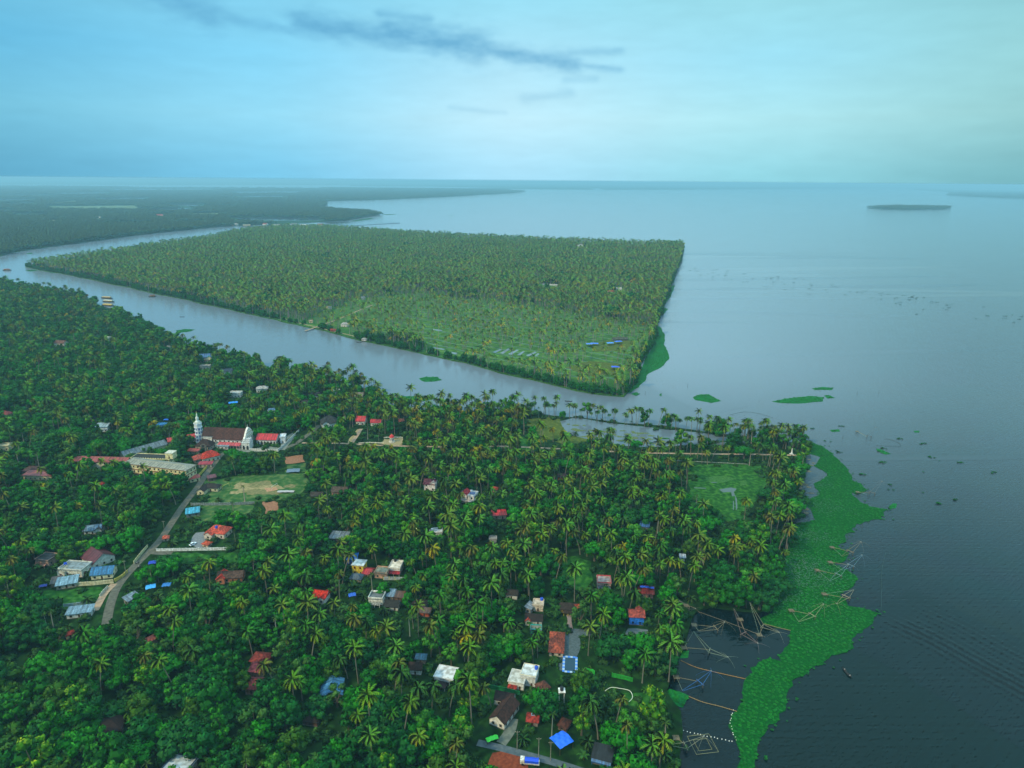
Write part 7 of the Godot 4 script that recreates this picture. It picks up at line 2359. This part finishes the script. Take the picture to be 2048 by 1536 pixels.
func individuals(palms: Array, trees: Array):
	var far_first := func(a, b): return a[5] < b[5]
	for many in [palms, trees]:
		for t in many:
			var d := Vector3(t[0], 8.0, t[1]) - EYE
			t.append(d.length() / float(t[4]) + (0.0 if seen_from_above(Vector2(t[0], t[1]), -12.0) else 5000.0))
		many.sort_custom(far_first)
	one_by_one(palms.slice(0, 300), true)
	one_by_one(trees.slice(0, 300), false)
	for i in 9:
		var spots := []
		for t in palms.slice(300):
			if t[2] == i:
				var k := rng.randf_range(0.85, 1.15)
				spots.append([Vector3(t[0], LAND - 0.05, t[1]), t[3], Vector3(t[4], float(t[4]) * rng.randf_range(0.8, 1.2), t[4]), Color(k * rng.randf_range(0.9, 1.15), k, k * rng.randf_range(0.85, 1.1))])
		scatter("village_coconut_palms", "%s coconut palms of the village grove, farther off" % PALM_LOOKS[i], palm_variant(i, true)[0], spots)
	for i in 12:
		var spots := []
		for t in trees.slice(300):
			if t[2] == i:
				var k := rng.randf_range(0.8, 1.2)
				spots.append([Vector3(t[0], LAND - 0.05, t[1]), t[3], Vector3(t[4], float(t[4]) * rng.randf_range(0.8, 1.2), t[4]), Color(k * rng.randf_range(0.85, 1.15), k, k * rng.randf_range(0.8, 1.2))])
		scatter("village_broadleaf_trees", "%s broad-leaved trees of the village grove, farther off" % TREE_LOOKS[i], tree_variant(i, true)[0], spots)


const ORDER := ["", "second ", "third ", "fourth ", "fifth ", "sixth ", "seventh ", "eighth ", "ninth ", "tenth "]

func one_by_one(many: Array, palm: bool):
	var protos := {}
	var counts := {}
	var labels := []
	# name each tree by its look and by the landmark that stands nearest to it
	var byspot := []
	for t in many:
		var p := Vector2(t[0], t[1])
		var best := 0
		var near := 1e9
		for i in landmarks.size():
			var d := p.distance_to(landmarks[i][0])
			if d < near:
				near = d
				best = i
		byspot.append([near, best])
	var order := range(many.size())
	order.sort_custom(func(a, b): return byspot[a][0] < byspot[b][0])
	labels.resize(many.size())
	for i in order:
		var t = many[i]
		var mark = landmarks[byspot[i][1]]
		var d: Vector2 = Vector2(t[0], t[1]) - mark[0]
		var side := ("left of" if d.x < 0 else "right of") if absf(d.x) > absf(d.y) else ("behind" if d.y < 0 else "in front of")
		var look: String = (PALM_LOOKS if palm else TREE_LOOKS)[t[2]] + (" coconut palm" if palm else " tree")
		var key: String = look + side + mark[1]
		var n: int = counts.get(key, 0)
		counts[key] = n + 1
		var said := "%s%s %s %s" % [ORDER[mini(n, 9)] + ("closest " if n > 0 else ""), look, side, mark[1]]
		if said.split(" ").size() > 16:
			said = said.replace(" coconut palm", " palm").replace("closest ", "")
		labels[i] = said
	for i in many.size():
		var t = many[i]
		var v: int = t[2]
		var o: Node3D
		var kind: String = "coconut_palm" if palm else TREE_KINDS[v]
		if not protos.has(v):
			o = Node3D.new()
			o.name = numbered(kind)
			add_child(o)
			var parts := palm_variant(v, false) if palm else tree_variant(v, false)
			obj("trunk", parts[0], leaf_material(), o)
			obj("crown", parts[1], leaf_material(), o)
			protos[v] = o
		else:
			o = protos[v].duplicate()
			o.name = numbered(kind)
			add_child(o)
		o.position = Vector3(t[0], LAND - 0.05, t[1])
		o.rotation.y = t[3]
		o.rotation.x = rng.randf_range(-0.07, 0.07)
		o.rotation.z = rng.randf_range(-0.07, 0.07)
		o.scale = Vector3(1, rng.randf_range(0.82, 1.18), 1) * float(t[4])
		tag(o, labels[i], "palm tree" if palm else "tree", "coconut palms of the village" if palm else "broad-leaved trees of the village")


func lesser_growth(shrubs: Array, weeds: Array):
	var r := RandomNumberGenerator.new()
	r.seed = 61
	var bush := begin()
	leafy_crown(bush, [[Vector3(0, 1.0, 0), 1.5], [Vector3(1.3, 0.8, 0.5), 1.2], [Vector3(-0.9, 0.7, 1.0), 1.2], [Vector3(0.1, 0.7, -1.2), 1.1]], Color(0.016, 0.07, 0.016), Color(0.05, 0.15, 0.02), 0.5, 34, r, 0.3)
	var leafy := begin()
	frond_clump(leafy, r, Color(0.03, 0.13, 0.02), 4.2, 9)
	var young := begin()
	palm_crown(young, palm_trunk(young, 2.2, Vector2(0.2, 0.1), 5, 2, Color(0.13, 0.12, 0.1)), 14, 3.6, Color(0.03, 0.11, 0.02), Color(0.07, 0.14, 0.02), 6, r)
	var slim := begin()
	palm_crown(slim, palm_trunk(slim, 10.5, Vector2(0.3, 0.2), 5, 3, Color(0.3, 0.3, 0.26)), 9, 2.0, Color(0.05, 0.15, 0.02), Color(0.12, 0.2, 0.03), 4, r)
	var low := begin()
	leafy_crown(low, [[Vector3(0, 0.2, 0), 0.8], [Vector3(0.8, 0.15, 0.3), 0.6], [Vector3(-0.5, 0.1, 0.6), 0.6]], Color(0.02, 0.10, 0.014), Color(0.07, 0.17, 0.02), 0.3, 16, r, 0.35, false)
	var tufts := []
	for q in weeds:
		var k := r.randf_range(0.6, 1.3)
		tufts.append([Vector3(q.x, LAND - 0.1, q.y), r.randf() * TAU, r.randf_range(0.7, 1.7), Color(k * r.randf_range(0.7, 1.8), k, k * r.randf_range(0.7, 1.3))])
	print("weeds %d" % tufts.size())
	scatter("weeds", "low weeds and undergrowth on open ground round the houses", low.commit(), tufts)
	var sets := [[], [], [], []]
	for s in shrubs:
		var k := r.randf_range(0.75, 1.25)
		var c := Color(k * r.randf_range(0.8, 1.3), k, k * r.randf_range(0.8, 1.2)) * 0.8  # dimmed so the gaps between trees look deeper in shade
		var pick := r.randf()
		var which := 0 if pick < 0.66 else 1 if pick < 0.78 else 2 if pick < 0.94 else 3
		var p := Vector2(s[0], s[1])
		if which == 3 and hides(p, 1.0, 13.0):
			which = 0
		sets[which].append([Vector3(p.x, LAND - 0.2, p.y), r.randf() * TAU, r.randf_range(0.8, 1.5) if which == 0 else r.randf_range(0.7, 1.1), c])
	scatter("shrubs", "dense green shrubs under the village trees", bush.commit(), sets[0])
	scatter("banana_plants", "banana plants with broad leaves under the village trees", leafy.commit(), sets[1])
	scatter("young_palms", "young low palms under the village trees", young.commit(), sets[2])
	scatter("areca_palms", "slim pale-stemmed areca palms among the village trees", slim.commit(), sets[3])


func island_palms():
	var lo := Vector2(1e9, 1e9)
	var hi := Vector2(-1e9, -1e9)
	for p in island:
		lo = lo.min(p)
		hi = hi.max(p)
	var sets := [[], [], [], [], [], []]
	var woods := []
	var n := FastNoiseLite.new()
	n.seed = 8
	n.frequency = 0.006
	var z := lo.y
	while z < hi.y:
		var x := lo.x
		while x < hi.x:
			var p := Vector2(x + rng.randf_range(-4.5, 4.5), z + rng.randf_range(-4.5, 4.5))
			x += 7.4
			if not seen_from_above(p, 60.0) or not Geometry2D.is_point_in_polygon(p, island) or open_ground(p) or not spot_free(p, 2.0):
				continue
			var planted := Geometry2D.is_point_in_polygon(p, plantation)
			var v := rng.randi() % 6
			if v == 5 and rng.randf() < 0.75:
				v = 1
			var s := rng.randf_range(0.7, 1.2) * (1.0 + 0.2 * n.get_noise_2d(p.x * 3.0 + 70.0, p.y * 3.0))
			if n.get_noise_2d(p.x * 2.6, p.y * 2.6 + 300.0) > 0.5 and rng.randf() < 0.7:
				continue
			if planted:
				if rng.randf() < 0.58:
					continue
				s *= 0.9
				v = [1, 4, 2, 3, 4, 5][v]
			var k := rng.randf_range(0.8, 1.15) * (1.0 + 0.25 * n.get_noise_2d(p.x, p.y))
			var wood := n.get_noise_2d(p.x * 2.0 + 500.0, p.y * 2.0)
			if hides(p, 3.0, LAND + 16.0 * s):
				continue
			if not planted and wood > 0.3 and rng.randf() < 0.6:
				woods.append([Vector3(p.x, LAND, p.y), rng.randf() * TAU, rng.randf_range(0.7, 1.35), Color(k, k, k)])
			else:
				sets[v].append([Vector3(p.x, LAND, p.y), rng.randf() * TAU, s, Color(k * rng.randf_range(1.4, 1.8), k * 1.35, k * 1.9)])  # palm colour lifted and blued to stand in for haze
		z += 7.6
	# the leafy fringe along the water
	for i in island.size():
		var a := island[i]
		var b := island[(i + 1) % island.size()]
		for k in maxi(2, int((b - a).length() / 2.6)):
			var p := a.lerp(b, rng.randf()) + Vector2(rng.randf_range(-3, 3), rng.randf_range(-7, -1))
			if Geometry2D.is_point_in_polygon(p, island) and seen_from_above(p, 60.0) and not hides(p, 3.0, LAND + 7.0):
				var c := rng.randf_range(0.7, 1.1)
				woods.append([Vector3(p.x, LAND - 0.5, p.y), rng.randf() * TAU, rng.randf_range(0.35, 0.85), Color(c * 0.9, c, c)])
	for i in 6:
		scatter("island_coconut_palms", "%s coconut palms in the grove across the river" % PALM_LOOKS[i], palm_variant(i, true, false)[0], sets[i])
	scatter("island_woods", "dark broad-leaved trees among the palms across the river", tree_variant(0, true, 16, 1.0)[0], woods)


func far_woods():
	# beyond two kilometres the woods read as one mass of crowns
	var r := RandomNumberGenerator.new()
	r.seed = 73
	var st := begin()
	for i in 9:
		var c := Vector3(r.randf_range(-13, 13), r.randf_range(7, 11), r.randf_range(-13, 13))
		leafy_crown(st, [[c, r.randf_range(4.0, 6.0)]], Color(0.016, 0.068, 0.026), Color(0.04, 0.11, 0.035), 2.2, 14, r, 0.3)
	for i in 6:
		var p := Vector3(r.randf_range(-14, 14), 0, r.randf_range(-14, 14))
		palm_crown(st, p + Vector3.UP * r.randf_range(13, 17), 8, 4.8, Color(0.05, 0.11, 0.025), Color(0.12, 0.14, 0.03), 2, r)
	var mesh: Mesh = st.commit()
	var n := FastNoiseLite.new()
	n.seed = 18
	n.frequency = 0.0016
	var spots := []
	for land in far_lands:
		var lo := Vector2(1e9, 1e9)
		var hi := Vector2(-1e9, -1e9)
		for p in land:
			lo = lo.min(p)
			hi = hi.max(p)
		lo.y = maxf(lo.y, -17000.0)
		var z := hi.y
		while z > lo.y:
			var gap := 21.0 * clampf(-z / 2500.0, 1.0, 3.2)
			var reach := -z * 0.79 + 100.0
			var x := maxf(lo.x, -reach)
			while x < minf(hi.x, reach):
				var p := Vector2(x + r.randf_range(-8, 8), z + r.randf_range(-8, 8))
				x += gap
				var open := n.get_noise_2d(p.x * 0.5, p.y * 1.6) > 0.36 and -z > 3200.0
				if open or not Geometry2D.is_point_in_polygon(p, land) or open_ground(p) or hides(p, 10.0, 15.0):
					continue
				var k := r.randf_range(0.75, 1.2)
				var big := gap / 21.0
				spots.append([Vector3(p.x, LAND - 0.5, p.y), r.randf() * TAU, Vector3(sqrt(big) * 1.1, 1.0, sqrt(big) * 1.1) * r.randf_range(0.85, 1.15), Color(k, k, k)])
			z -= gap
	print("far clumps %d" % spots.size())
	scatter("far_woods", "woods and palm groves on the far shores, fading into the haze", mesh, spots)
